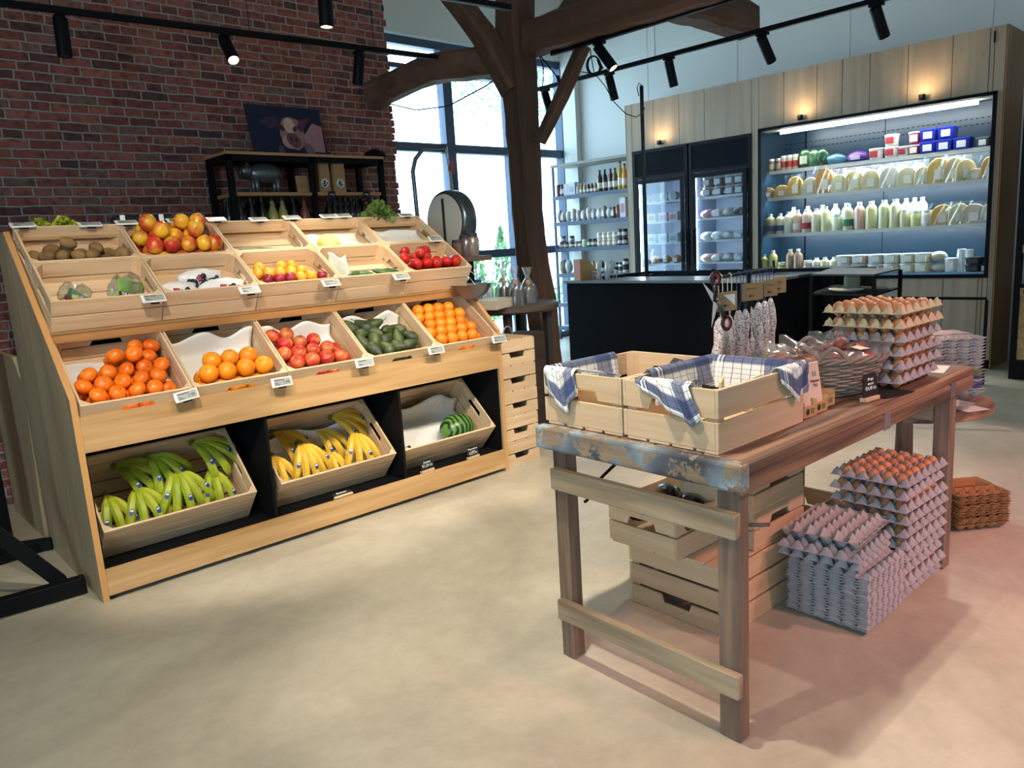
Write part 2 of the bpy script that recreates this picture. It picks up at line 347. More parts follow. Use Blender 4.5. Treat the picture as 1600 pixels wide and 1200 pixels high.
# big window of the back wall
PANE = glassy('window_glass', (1, 1, 1), .04)
def window(name, x0, x1, ups, bars, ztop):
    f = MB(); fw = .055
    f.box((x0, YW+.02, 0), (x0+.08, YW+.14, ztop)).box((x1-.09, YW-.02, 0), (x1, YW+.14, ztop)).box((x0, YW+.02, ztop-.1), (x1, YW+.14, ztop)).box((x0, YW, 0), (x1, YW+.14, .09))
    for x, t in ups: f.box((x-t, YW, .05), (x+t, YW+.14, ztop-.05))
    for a, b, z, t in bars: f.box((a, YW-.005, z-t), (b, YW+.13, z+t))
    o = st(f.build(name, FRAMEM, bevel=.006)); p = MB().box((x0+.05, YW+.07, .05), (x1-.05, YW+.078, ztop-.05)).build('window_pane', PANE, o)
    return o
window('window_1', 4.9, 8.98, [(6.72, .075), (7.86, .07)], [(4.9, 8.95, 2.76, .055), (6.75, 8.95, 1.36, .055), (4.9, 6.7, 1.0, .05), (4.9, 7.8, 3.72, .03)], 4.08)
# outdoors seen through it: terrace, pale planting
st(MB().box((-2, 8.25, -.25), (24, 30, -.12)).build('ground', mat('terrace_paving', '#b9bdb4', .8, var=.1)))
def bush(x, y, h, r, lab):
    b = MB()
    for i in range(420):
        t = RND.random(); a = RND.random()*2*PI; rr = r*(1-t)**.75*(.55+.5*RND.random()); c = Vector((rr*math.cos(a), rr*math.sin(a), .05+t*h))
        e = Matrix.Translation(c) @ Euler((RND.random()*6, RND.random()*6, RND.random()*6)).to_matrix().to_4x4(); s = .07
        b.X = e; b._add([(-s, 0, 0), (0, -s*.5, .01), (s, 0, 0), (0, s*.5, .01)], [(0, 1, 2, 3)])
    b.X = None; t_ = thing('conifer_bush', lab, 'bush', (x, y, -.12), group='conifers on the terrace')
    b.build('foliage', mat('conifer_green', '#5f8f57', .7, var=.2), t_); MB().cyl((0, 0, 0), (0, 0, h*.8), .04, .01, 8).build('trunk', mat('bark', '#5a4636', .9), t_)
bush(at_y(741, 380, 11.6).x, 11.6, 1.9, .36, 'pale green conifer outside the window, beside the scale dial')
bush(at_y(783, 380, 11.9).x, 11.9, 1.9, .36, 'pale green conifer outside the window, close to the oak post')
h = MB()
for i in range(900):
    c = Vector((7+RND.random()*11, 12.4+RND.random()*.5, .0+RND.random()*.55-.1)); h.X = Matrix.Translation(c) @ Euler((RND.random()*6, RND.random()*6, 0)).to_matrix().to_4x4(); h._add([(-.1, 0, 0), (0, -.05, .01), (.1, 0, 0), (0, .05, .01)], [(0, 1, 2, 3)])
tag(h.build('hedge_foliage', MATS['conifer_green']), 'low pale green hedge along the terrace outside the window', 'hedge', kind='stuff')
for x, y, z, r in ((at_y(826, 100, 16).x, 16, 6.4, 3.2),):
    t_ = thing('garden_tree', 'leafy tree branches high outside the window around the oak post', 'tree', (x, y, -.12), group='trees beyond the terrace'); h = MB()
    for i in range(1500):
        a = RND.random()*2*PI; b_ = RND.random(); c = Vector((r*b_*math.cos(a), r*b_*math.sin(a)*.6, z-1.2+RND.random()*2.4)); h.X = Matrix.Translation(c) @ Euler((RND.random()*6, RND.random()*6, 0)).to_matrix().to_4x4(); h._add([(-.07, 0, 0), (0, -.04, .01), (.07, 0, 0), (0, .04, .01)], [(0, 1, 2, 3)])
    h.build('crown', MATS['conifer_green'], t_); MB().cyl((0, 0, 0), (0, 0, z), .12, .06, 10).build('trunk', MATS['bark'], t_)
# ---------------------------------------------------------------- old timber frame
BEAM = wood('old_timber', '#6e4f3b', '#3c2a20', 2, .35, .8, knots='#1c120d', bump=.9, contrast=.5, varo=.2)
BEAMY = wood('old_timber_along', '#6e4f3b', '#402c22', 1, .35, .8, knots='#1c120d', bump=.9, contrast=.5, varo=.2)
BEAMX = wood('old_timber_across', '#6e4f3b', '#402c22', 0, .35, .8, knots='#1c120d', bump=.9, contrast=.5, varo=.2)
def rough_beam(name, pts, m, lab, cat='beam', seed=1):
    """hand-hewn member: pts = (centre, half width, half height); a squared section that wanders a little"""
    rn = random.Random(seed); b = MB(); k = len(pts); C = [Vector(p[0]) for p in pts]; segs = []
    for i in range(k-1):
        n = max(2, int((C[i+1]-C[i]).length/.12))
        for j in range(n): t = j/n; segs.append((C[i].lerp(C[i+1], t), pts[i][1]*(1-t)+pts[i+1][1]*t, pts[i][2]*(1-t)+pts[i+1][2]*t))
    segs.append((C[-1], pts[-1][1], pts[-1][2])); vs = []; q = [(-1, -.72), (-.72, -1), (.72, -1), (1, -.72), (1, .72), (.72, 1), (-.72, 1), (-1, .72)]
    d = (C[-1]-C[0]).normalized(); up = Vector((0, 0, 1)) if abs(d.z) < .8 else Vector((0, 1, 0)); sd = d.cross(up).normalized(); u2 = sd.cross(d)
    for c, a, h in segs:
        for x, y in q: vs.append(c + sd*(x*a*(1+rn.uniform(-.06, .06))) + u2*(y*h*(1+rn.uniform(-.06, .06))))
    n = len(segs); fs = [(i*8+j, i*8+(j+1) % 8, (i+1)*8+(j+1) % 8, (i+1)*8+j) for i in range(n-1) for j in range(8)] + [tuple(range(7, -1, -1)), tuple(range((n-1)*8, n*8))]
    b._add(vs, fs); o = b.build(name, m); tag(o, lab, cat); o['kind'] = 'structure' if cat is None else 'thing'
    return o
# the leaning post (distance fixed by its stone foot), its foot, then the members framed into it
PB = at_z(845, 640)
def on_post(u, v, dy=0):                       # a point on the upright plane through the post, facing the camera
    d = _ray(u, v); n = Vector((PB.x, PB.y, 0)); t = (n.dot(n)+dy*n.length)/(n.dot(d)); return CAMP + d*t
post = [((on_post(v[0], v[1]) + on_post(v[2], v[1]))/2, (on_post(v[2], v[1])-on_post(v[0], v[1])).length/2) for v in ((838, 583, 882), (832, 545, 876), (818, 470, 870), (805, 400, 857), (799, 330, 849), (793, 240, 846), (784, 150, 842), (773, 60, 838), (770, -60, 836), (768, -200, 834))]
rough_beam('oak_post', [(c, h*.78, h*.78) for c, h in post], BEAM, 'leaning dark old oak post standing on a block in front of the window', 'post', 3)
fb = on_post(858, 583); o = MB().box((-.19, -.19, 0), (.19, .19, fb.z)).build('post_block', wood('block_oak', '#5a4230', '#33241a', 2, .6, .8, bump=.8), loc=(fb.x, fb.y, 0), rot=(0, 0, R(8)), bevel=.015)
tag(o, 'weathered dark oak block under the foot of the leaning post', 'post foot')
B0 = on_post(800, 92); B1 = at_y(575, 152, YB-.02)
rough_beam('tie_beam', [(B1, .1, .1), (B1.lerp(B0, .45)+Vector((0, 0, .09)), .11, .11), (B0, .1, .12)], BEAMX, 'curved dark oak beam running from the brick wall to the post', 'beam', 5)
rough_beam('oak_brace', [(on_post(800, 140, -.05), .085, .09), (on_post(755, 55, -.1), .09, .085), (on_post(690, -30, -.12), .08, .08), (on_post(620, -150, -.12), .08, .08)], BEAM, 'dark oak brace climbing across the white wall over the curved beam', 'beam', 6)
rough_beam('slim_oak_brace', [(on_post(843, 222, -.1), .045, .045), (on_post(878, 150, -.18), .05, .05), (on_post(912, 70, -.25), .05, .05)], BEAM, 'slim oak brace under the big beam, right beside the coiled cable', 'beam', 7)
g0 = on_post(828, 70, -.1); g1 = Vector((g0.x+.05, g0.y-4.2, g0.z-.02))
def beam_at(u, v, w): return at_x(u, v, g0.x+.03)
a0 = beam_at(822, 64, 0); a1 = beam_at(1090, -22, 0)
rough_beam('main_oak_beam', [(a0, .11, .125), (a1, .11, .135), (a1+(a1-a0)*1.5, .11, .135)], BEAMY, 'heavy dark oak beam running overhead from the post above the track', 'beam', 8)
rough_beam('upper_oak_brace', [(on_post(858, 60, -.1), .07, .07), (on_post(905, -10, -.1), .07, .07), (on_post(960, -90, -.1), .07, .07)], BEAM, 'short oak brace rising on top of the big beam at the post', 'beam', 9)
e1 = at_x(1168, 34, 7.3); e0 = at_y(1015, -12, e1.y)
rough_beam('cut_oak_beam', [(e0+(e0-e1)*.6, .13, .15), (e0, .13, .15), (e1, .13, .15)], BEAMX, 'sawn-off dark oak beam ending above the long track of spotlights', 'beam', 10)
o = MB().tube([on_post(560, 150, .9), on_post(600, 160, .6), on_post(650, 172, .4), on_post(700, 166, .2), on_post(760, 134, 0), on_post(790, 110, 0)], .006, 6).build('hanging_wire', BLACK); tag(o, 'thin slack wire hanging in front of the window under the curved beam', 'wire')
# ================================================================ fruit stand
SW = 2.50
S_Z = lambda x, y, z, rx=0, ry=0, rz=0: SF.m @ TRS((x, y, z), rx, ry, rz)
stand = thing('fruit_stand', 'long oak and black fruit stand with sloping tiers against the brick wall side', 'display stand', mtx=SF.m.copy())
prof = [(0, 0), (0, .945), (.80, 1.70), (1.02, 1.70), (1.02, 0)]
OAKP = wood('oak_panel', '#b9a684', '#8f7d60', 2, .5, .5, bump=.2, contrast=.5)
EDGE = mat('oak_edge', '#c9955a', .5)
for x0 in (0, SW-.028):
    o = MB().prism([(y, z) for y, z in prof], 0, x0, x0+.028).build('side_panel', OAKP, stand, bevel=.001)
    MB().prism([(-.0015, 0), (-.0015, .945), (.80, 1.7025), (.80, 1.699), (0, .943), (0, 0)], 0, x0+.001, x0+.027).build('edge_band', EDGE, o)
MB().box((.028, -.001, .025), (SW-.028, .019, .15)).build('bottom_fascia', OAK, stand, bevel=.001)
MB().box((.028, 0, .70), (SW-.028, .02, .862)).build('middle_fascia', OAK, stand, bevel=.001)
MB().box((.028, .30, 1.168), (SW-.028, .32, 1.216)).build('upper_fascia', wood('oak_dark', '#b5834d', '#96683a', 0, .9, .45), stand, bevel=.001)
T2, T1, T0 = R(37), R(33), R(42)
MB().box((.028, .02, .12), (SW-.028, 1.0, .14)).box((.028, .985, .14), (SW-.028, 1.0, 1.66)).box((.028, .06, .02), (SW-.028, .075, .12)).box((.028, .02, .14), (.036, .98, .70)).box((SW-.036, .02, .14), (SW-.028, .98, .70)).build('black_carcass', BLKP, stand)
for x in (.862, 1.688): MB().box((x, .02, .14), (x+.016, .98, .70)).build('divider', BLKP, stand)
def slope(y0, z0, th, ln, nm, m):
    o = MB().box((.03, 0, -.016), (SW-.03, ln, -.002)).build(nm, m, stand); o.matrix_local = TRS((0, y0, z0), th); return o
def crate_mesh(w, d, h, hx=True, hy=False, nf=2, gap=.007, t=.011, fz=0.0):
    c = thing('fruit_crate', 'x', 'crate')
    def planks(L, handle, ax):
        b = MB(); ph = (h-gap*(nf-1))/nf
        for k in range(nf):
            z0 = k*(ph+gap); z1 = z0+ph
            if handle and k == nf-1:
                a = min(.062, L*.19); q = [(0, z0), (L/2-a-.012, z0), (L/2-a, z0+ph*.42), (L/2+a, z0+ph*.42), (L/2+a+.012, z0), (L, z0), (L, z1), (0, z1)]
            else: q = [(0, z0), (L, z0), (L, z1), (0, z1)]
            b.prism(q, 0 if ax else 1, -t/2, t/2)
        return b
    pm, pe = (PINE, PINEY)
    planks(w, hy, 0).build('front_side', pm, c, loc=(0, t/2, 0), bevel=.0012)
    planks(w, hy, 0).build('rear_side', pm, c, loc=(0, d-t/2, 0), bevel=.0012)
    for x in (t/2, w-t/2): planks(d-2*t-.001, hx, 1).build('end_panel', pe, c, loc=(x, t+.0005, 0), bevel=.0012)
    b = MB(); n = max(3, int(d/.085)); pw = (d-.004)/n
    for k in range(n): b.box((.001+(t if fz else 0), .002+k*pw+(t if fz else 0)*(k == 0), fz-.008), (w-.001-(t if fz else 0), .002+(k+1)*pw-.012, fz))
    b.build('crate_floor', pm, c)
    for x, y, sx, sy in ((t, t, 1, 1), (w-t, t, -1, 1), (w-t, d-t, -1, -1), (t, d-t, 1, -1)):
        MB().prism([(x, y), (x+.034*sx, y), (x, y+.034*sy)], 2, .002, h-.003).build('corner_block', PINEZ, c)
    return c
KA = Proto(lambda: crate_mesh(.483, .33, .165, fz=.055)); KW = Proto(lambda: crate_mesh(.483, .33, .165)); KB = Proto(lambda: crate_mesh(.483, .47, .15, False, True)); KC = Proto(lambda: crate_mesh(.73, .44, .225, True, False, 3))
def cr_m(x, yt, zt, h, th): return S_Z(x, yt+h*math.sin(th), zt-h*math.cos(th), th)
NTH = ('first', 'second', 'third', 'fourth', 'fifth')
CT = {}
holds = dict(A=('holding brown kiwis', 'heaped with red and yellow mangoes', 'with one cucumber in it', 'with one pale melon in it', 'nearly empty beside the scale'),
             B=('with two bags of green grapes', 'with bags of black grapes', 'with orange and dark plums', 'with small cucumbers and a white bag', 'full of red tomatoes'),
             C=('full of mandarins', 'with oranges on white paper', 'with red apples', 'with dark green pears', 'full of small oranges'))
for i in range(5):
    x = .035+i*.4865
    CT['B', i] = cr_m(x, .195, 1.362, .165, T1); CT['A', i] = cr_m(x, .195+.334*math.cos(T1), 1.362+.334*math.sin(T1), .165, T1); CT['C', i] = cr_m(x, -.025, .914, .15, T2)
    KA.put('pine crate '+holds['B'][i]+', lower row of the top tier', mtx=CT['B', i], group='crates on the fruit stand')
    KA.put('pine crate '+holds['A'][i]+', upper row of the top tier', mtx=CT['A', i], group='crates on the fruit stand')
    KB.put('pine crate '+holds['C'][i]+', middle tier of the stand', mtx=CT['C', i], group='crates on the fruit stand')
slope(.285, 1.222, T1, .67, 'sloping_shelf', OAK); slope(.065, .794, T2, .46, 'sloping_shelf', OAK)
low = [(.05, 'full of greenish bananas'), (.915, 'of ripe yellow bananas'), (1.70, 'with white paper and one watermelon')]
for i, (x, n) in enumerate(low):
    CT['D', i] = cr_m(x+.005, .03, .315, .225, T0); KC.put('large pine crate '+n+', bottom bay of the stand', mtx=CT['D', i], group='large crates in the bottom bays')
# tower of upturned crates at the end of the stand
for k in range(5):
    # end panel faces the front; the crate is turned over
    m = S_Z(SW+.012+RND.uniform(-.003, .003), .045+RND.uniform(-.006, .006), .165+k*.1735+.0, 0, 0, 0) @ Matrix.Rotation(PI, 4, 'X') @ Matrix.Rotation(-PI/2, 4, 'Z') @ Matrix.Translation((0, 0, 0))
    KW.put('upturned pine crate in the tower at the end of the stand, '+('resting on the floor', 'second from the floor', 'halfway up', 'second from the top', 'topmost')[k], mtx=m, group='tower of upturned crates')
# paper liners
PAPER = mat('white_paper', '#dcdcd8', .85, bump=.5, bscale=14)
def liner(key, x0, x1, y0, y1, lab, up=.07, seed=1):
    rn = random.Random(seed); ph = [rn.uniform(0, 6) for _ in range(4)]
    def f(u, v):
        z = .006+.006*math.sin(9*u+ph[0])*math.sin(7*v+ph[1])+.004*math.sin(17*u+ph[2]+9*v)
        y = y0+(y1-y0)*v; 
        if v > .8: z += (v-.8)/.2*up*(1+.25*math.sin(11*u+ph[3])); y = y0+(y1-y0)*(.8+(v-.8)*.35)
        return (x0+(x1-x0)*u, y, z+.003)
    o = MB().grid(f, 22, 22, .0008).build('paper_liner', PAPER, mtx=CT[key] @ Matrix.Translation((0, 0, .055 if key[0] in 'AB' else 0)), smooth=True); tag(o, lab, 'paper', 'paper liners in the crates')
liner(('C', 0), .02, .46, .02, .44, 'white paper sheet under the mandarins', .03, 2)
liner(('C', 1), .02, .46, .02, .45, 'white crumpled paper sheet behind the large oranges', .10, 3)
liner(('C', 2), .02, .46, .02, .45, 'white paper sheet behind the red apples', .09, 4)
liner(('C', 3), .02, .46, .02, .45, 'white paper sheet behind the green pears', .09, 5)
liner(('C', 4), .02, .46, .02, .45, 'white paper sheet under the small oranges', .04, 6)
liner(('D', 2), .03, .70, .03, .42, 'large white paper sheet lining the watermelon crate', .14, 7)
liner(('D', 1), .03, .70, .03, .42, 'white paper sheet behind the ripe bananas', .12, 8)
liner(('A', 3), .03, .45, .03, .3, 'white paper sheet under the pale melon', .02, 9)
liner(('A', 4), .03, .45, .03, .3, 'white paper sheet in the nearly empty top crate', .03, 10)
# ---------------------------------------------------------------- fruit
def skin(name, a, b_, rough=.4, bump=.15, bs=160, coat=0, zgrad=None, spots=None, nsc=3.0, lo=.4, hi=.62):
    if name in MATS: return MATS[name]
    m, nt, b = nmat(name); L = nt.links
    tc = N(nt, 'ShaderNodeTexCoord'); oi = N(nt, 'ShaderNodeObjectInfo'); mu = N(nt, 'ShaderNodeMath', operation='MULTIPLY'); mu.inputs[1].default_value = 91; L.new(oi.outputs['Random'], mu.inputs[0])
    n1 = N(nt, 'ShaderNodeTexNoise', noise_dimensions='4D'); n1.inputs['Scale'].default_value = nsc*6; n1.inputs['Detail'].default_value = 4; L.new(tc.outputs['Object'], n1.inputs['Vector']); L.new(mu.outputs[0], n1.inputs['W'])
    r = ramp(nt, [(lo, a), (hi, b_)]); L.new(n1.outputs['Fac'], r.inputs['Fac']); out = r.outputs[0]
    if spots:
        n4 = N(nt, 'ShaderNodeTexNoise', noise_dimensions='4D'); n4.inputs['Scale'].default_value = 60; L.new(tc.outputs['Object'], n4.inputs['Vector']); L.new(mu.outputs[0], n4.inputs['W'])
        r4 = ramp(nt, [(.62, (0, 0, 0, 1)), (.7, (1, 1, 1, 1))]); L.new(n4.outputs['Fac'], r4.inputs['Fac'])
        mx = N(nt, 'ShaderNodeMixRGB'); mx.inputs[2].default_value = hexc(spots); L.new(r4.outputs[0], mx.inputs[0]); L.new(out, mx.inputs[1]); out = mx.outputs[0]
    mr = N(nt, 'ShaderNodeMapRange'); mr.inputs['To Min'].default_value = .85; mr.inputs['To Max'].default_value = 1.15; L.new(oi.outputs['Random'], mr.inputs['Value'])
    hs = N(nt, 'ShaderNodeHueSaturation'); L.new(out, hs.inputs['Color']); L.new(mr.outputs[0], hs.inputs['Value']); L.new(hs.outputs[0], b.inputs['Base Color'])
    b.inputs['Roughness'].default_value = rough; b.inputs['Subsurface Weight'].default_value = .08; b.inputs['Subsurface Radius'].default_value = (.01, .005, .002)
    if coat: b.inputs['Coat Weight'].default_value = coat
    if bump:
        n2 = N(nt, 'ShaderNodeTexNoise'); n2.inputs['Scale'].default_value = bs; L.new(tc.outputs['Object'], n2.inputs['Vector'])
        bp = N(nt, 'ShaderNodeBump'); bp.inputs['Strength'].default_value = bump; bp.inputs['Distance'].default_value = .002; L.new(n2.outputs['Fac'], bp.inputs['Height']); L.new(bp.outputs[0], b.inputs['Normal'])
    MATS[name] = m; return m
STEM = mat('stem_green', '#5d6b2a', .6); STEMB = mat('stem_brown', '#4c3620', .8)
def f_round(nm, cat, m, r, flat=.9, dimple=.12, stem=None, n=18):
    def mk():
        t = thing(nm, 'x', cat); pr = []
        for i in range(13):
            a = PI*i/12; rr = r*math.sin(a); z = -r*flat*math.cos(a)*(1-dimple*math.exp(-(rr/(r*.32))**2)); pr.append((max(rr, .0004), z))
        MB().lathe(pr, (0, 0, 0), n).build('skin', m, t, smooth=True)
        if stem == 'disc': MB().lathe([(.001, 0), (.004, .0004), (.003, .0025), (.001, .003)], (0, 0, r*flat*(1-dimple)-.001), 6).build('stem_end', STEM, t)
        if stem == 'stalk': MB().tube([(0, 0, r*flat*(1-dimple)-.002), (.001, 0, r*flat+.004), (.004, .001, r*flat+.011)], .0013, 5).build('stalk', STEMB, t)
        if stem == 'calyx':
            b = MB(); z0 = r*flat*(1-dimple)
            for k in range(5):
                w = 2*PI*k/5; c, s = math.cos(w), math.sin(w); b._add([(.003*-s, .003*c, z0+.001), (.003*s, -.003*c, z0+.001), (.020*c, .020*s, z0+.004)], [(0, 1, 2)])
            b.tube([(0, 0, z0), (.002, .001, z0+.014)], .0018, 5).build('calyx', STEM, t)
        return t
    return Proto(mk)
def f_pear():
    t = thing('green_pear', 'x', 'pear'); pr = [(.001, -.05), (.018, -.048), (.03, -.036), (.034, -.018), (.031, .002), (.022, .022), (.015, .036), (.009, .046), (.001, .049)]
    MB().lathe(pr, (0, 0, 0), 14, wob=lambda w, i: 1+.04*math.sin(w+i*.3)).build('skin', skin('pear_skin', '#28331a', '#4a5a2c', .5, .3, 90, spots='#6b5f38'), t, smooth=True)
    MB().tube([(0, 0, .047), (.003, 0, .06), (.008, .002, .07)], .0018, 5).build('stalk', STEMB, t); return t
def f_ell(nm, cat, m, rx, ry, rz, wob=None, n=14): return Proto(lambda: _fe(nm, cat, m, rx, ry, rz, wob, n))
def _fe(nm, cat, m, rx, ry, rz, wob, n):
    o = MB().ball((0, 0, 0), rx, ry, rz, n, 10, wob).build(nm, m, smooth=True); return tag(o, 'x', cat)
MANDA = f_round('mandarin', 'mandarin', skin('mandarin_skin', '#ee6a10', '#f6821c', .33, .35, 220), .040, .82, .14, 'disc')
ORANG = f_round('orange', 'orange', skin('orange_skin', '#ee8a12', '#f39a1c', .38, .35, 240), .047, .97, .06, 'disc')
ORANS = f_round('orange', 'orange', skin('orange_skin_small', '#e87d0e', '#f08e18', .4, .35, 240), .040, .97, .06, 'disc')
APPLE = f_round('red_apple', 'apple', skin('apple_skin', '#b81f22', '#d98a48', .28, .05, 60, nsc=2.2, lo=.42, hi=.72), .042, .9, .3, 'stalk')
MANGO = f_round('red_yellow_mango', 'mango', skin('mango_skin', '#c6382a', '#e8b42c', .3, .05, 60, nsc=1.6, lo=.42, hi=.58), .043, 1.1, .06, 'stalk')
PLUMO = f_round('yellow_plum', 'plum', skin('plum_orange', '#e09a1c', '#eab03c', .35, .05), .026, .95, .14, 'disc')
PLUMR = f_round('dark_plum', 'plum', skin('plum_red', '#7a1626', '#a42c38', .3, .05), .026, .95, .14, 'disc')
TOMAT = f_round('tomato', 'tomato', skin('tomato_skin', '#ae1710', '#c4241a', .15, 0, coat=.5), .039, .84, .16, 'calyx')
PEARP = Proto(f_pear)
KIWI = f_ell('kiwi', 'kiwi', skin('kiwi_skin', '#6d5230', '#8f7042', .85, .8, 400), .023, .023, .032)
CUKE = f_ell('small_cucumber', 'cucumber', skin('cuke_skin', '#33552c', '#5d8048', .35, .3, 90), .014, .014, .05, lambda w, a: 1+.03*math.sin(5*w))
def pile(key, P, r, lab, group, rows, x0=.02, x1=.463, y0=.018, tilt=1.0, zb=.004, jit=.05, spin=True, sc=None, flat=.9):
    """rows: list of (row, layer, column list); columns counted from the side nearest the camera's left"""
    M = CT[key]; zb += .055 if key[0] in 'AB' else 0; pitch = 2*r*1.02; rn = random.Random(hash(key[1])*7+len(rows)+int(r*1e4))
    for row, lay, cols in rows:
        off = (pitch/2 if (row+lay) % 2 else 0)
        for c in cols:
            x = x0+r+c*pitch+off+rn.uniform(-jit, jit)*r
            if x > x1-r: x = x1-r
            y = y0+r+row*pitch*.88+lay*pitch*.44+rn.uniform(-jit, jit)*r; z = zb+r*flat+lay*pitch*.78
            e = Euler((rn.uniform(-.9, .9), rn.uniform(-.9, .9), rn.uniform(0, 6))) if spin is True else (Euler(spin(rn)) if spin else Euler((0, 0, 0)))
            l = '%s, %s layer, row %d from rim, %s along' % (lab, ('bottom', 'second', 'top')[lay], row+1, ordi(c))
            s = 1+rn.uniform(-.05, .05)
            P.put(l, mtx=M @ Matrix.Translation((x, y, z)) @ e.to_matrix().to_4x4() @ Matrix.Scale(s*(sc or 1), 4), group=group)
rg = lambda a, b: list(range(a, b))
pile(('C', 0), MANDA, .040, 'mandarin in the far mandarin crate', 'heap of mandarins', [(0, 0, rg(0, 5)), (1, 0, rg(0, 5)), (2, 0, rg(0, 5)), (3, 0, rg(0, 5)), (4, 0, rg(3, 5)), (5, 0, [4]), (0, 1, rg(0, 4)), (1, 1, rg(0, 5)), (2, 1, rg(0, 5)), (3, 1, rg(2, 5)), (4, 1, [3, 4]), (2, 2, [2, 3])], flat=.85)
pile(('C', 1), ORANG, .047, 'large orange in the paper lined orange crate', 'large oranges', [(0, 0, rg(0, 4)), (1, 0, rg(0, 5)), (2, 0, [2, 3]), (0, 1, rg(0, 4)), (1, 1, [1, 2, 3])])
pile(('C', 2), APPLE, .042, 'red apple in the apple crate', 'red apples', [(0, 0, rg(0, 5)), (1, 0, rg(0, 5)), (2, 0, rg(0, 5)), (3, 0, rg(0, 3)), (0, 1, rg(0, 4)), (1, 1, rg(0, 4)), (2, 1, rg(0, 3)), (3, 1, rg(0, 2))], spin=lambda r_: (r_.uniform(-.5, .5), r_.uniform(-.5, .5), r_.uniform(0, 6)))
pile(('C', 3), PEARP, .040, 'green pear in the pear crate', 'dark green pears', [(0, 0, rg(0, 5)), (1, 0, rg(0, 5)), (2, 0, rg(0, 5)), (3, 0, rg(0, 4)), (4, 0, rg(0, 3)), (0, 1, rg(0, 4)), (1, 1, rg(0, 5)), (2, 1, rg(0, 4)), (3, 1, rg(0, 3))], spin=lambda r_: (r_.uniform(.9, 1.9), r_.uniform(-.5, .5), r_.uniform(0, 6)), flat=1, sc=1.15)
pile(('C', 4), ORANS, .040, 'small orange in the crate beside the tower', 'small oranges', [(k, 0, rg(0, 5)) for k in range(5)] + [(0, 1, rg(0, 4)), (1, 1, rg(0, 5)), (2, 1, rg(0, 4)), (3, 1, rg(0, 5)), (4, 1, rg(0, 4))])
pile(('B', 4), TOMAT, .039, 'tomato in the tomato crate', 'tomatoes', [(0, 0, rg(0, 5)), (1, 0, rg(0, 5)), (0, 1, rg(0, 5)), (1, 1, rg(0, 3)), (2, 1, [0, 2]), (0, 2, [1])])
pile(('B', 2), PLUMR, .032, 'dark plum in the plum crate', 'dark plums', [(0, 0, rg(0, 6)), (0, 1, [0, 1, 2, 5])], jit=.03, sc=1.2)
pile(('B', 2), PLUMO, .032, 'yellow plum in the plum crate', 'yellow plums', [(1, 0, rg(0, 6)), (2, 0, rg(0, 5)), (1, 1, rg(0, 5)), (2, 1, [0, 2, 3]), (0, 1, [3, 4])], jit=.03, sc=1.2)
pile(('A', 1), MANGO, .043, 'red and yellow mango in the mango crate', 'mangoes', [(0, 0, rg(0, 5)), (1, 0, rg(0, 5)), (2, 0, rg(0, 4)), (0, 1, rg(0, 5)), (1, 1, rg(0, 4)), (2, 1, rg(0, 4)), (0, 2, [1, 3]), (1, 2, [0, 2, 3])], spin=True, x0=.014)
pile(('A', 0), KIWI, .033, 'kiwi in the kiwi crate', 'kiwis', [(0, 0, rg(0, 7)), (1, 0, rg(0, 6)), (2, 0, rg(0, 6)), (0, 1, [0, 1, 2, 3, 5, 6]), (1, 1, [1, 2, 4]), (0, 2, [2])], spin=lambda r_: (r_.uniform(1.2, 1.8), 0, r_.uniform(0, 6)), sc=1.25)
pile(('B', 3), CUKE, .03, 'small cucumber in the white bag crate', 'small cucumbers', [(0, 0, rg(0, 6)), (1, 0, rg(1, 6)), (0, 1, [1, 2, 4, 5])], spin=lambda r_: (1.57, 0, r_.uniform(.9, 2.2)), flat=.7, sc=1.25)
pile(('A', 4), TOMAT, .03, 'leftover tomato in the nearly empty crate', 'leftover tomatoes', [(0, 0, [3, 5])], sc=.9)
o = MB().tube([(-.14, 0, 0), (-.13, 0, .003), (-.06, .003, .004), (.03, 0, .004), (.12, -.004, .001), (.14, -.005, -.002)], [.006, .014, .017, .017, .014, .005], 12).build('cucumber', MATS['cuke_skin'], mtx=CT['A', 2] @ Matrix.Translation((.2, .13, .076)), smooth=True); tag(o, 'long green cucumber alone in a crate of the top row', 'cucumber')
o = MB().ball((0, 0, 0), .075, .058, .056, 20, 14).build('pale_melon', skin('melon_skin', '#b9bf6a', '#d2d48c', .6, .4, 120), mtx=CT['A', 3] @ Matrix.Translation((.17, .12, .112)), smooth=True); tag(o, 'pale yellow-green melon alone in a crate of the top row', 'melon')
# watermelon
def melon_mat():
    m, nt, b = nmat('watermelon_skin'); L = nt.links; tc = N(nt, 'ShaderNodeTexCoord')
    wv = N(nt, 'ShaderNodeTexWave', bands_direction='X'); wv.inputs['Scale'].default_value = 9; wv.inputs['Distortion'].default_value = 7; wv.inputs['Detail'].default_value = 3; L.new(tc.outputs['Object'], wv.inputs['Vector'])
    r = ramp(nt, [(.35, '#16361a'), (.6, '#5f8a3c')]); L.new(wv.outputs['Fac'], r.inputs['Fac']); L.new(r.outputs[0], b.inputs['Base Color']); b.inputs['Roughness'].default_value = .3; return m
o = MB().ball((0, 0, 0), .125, .10, .10, 26, 18).build('watermelon', melon_mat(), mtx=CT['D', 2] @ Matrix.Translation((.535, .125, .115)), smooth=True); tag(o, 'striped dark green watermelon in the paper lined bottom crate', 'watermelon')
o = MB().prism([(0, 0), (.06, .01), (.012, .075)], 1, 0, .004).build('cardboard_piece', mat('cardboard', '#a97f52', .85, bump=.1), mtx=CT['D', 2] @ TRS((.03, .04, .17), .3, 0, 0)); tag(o, 'torn cardboard piece at the edge of the watermelon crate', 'cardboard')
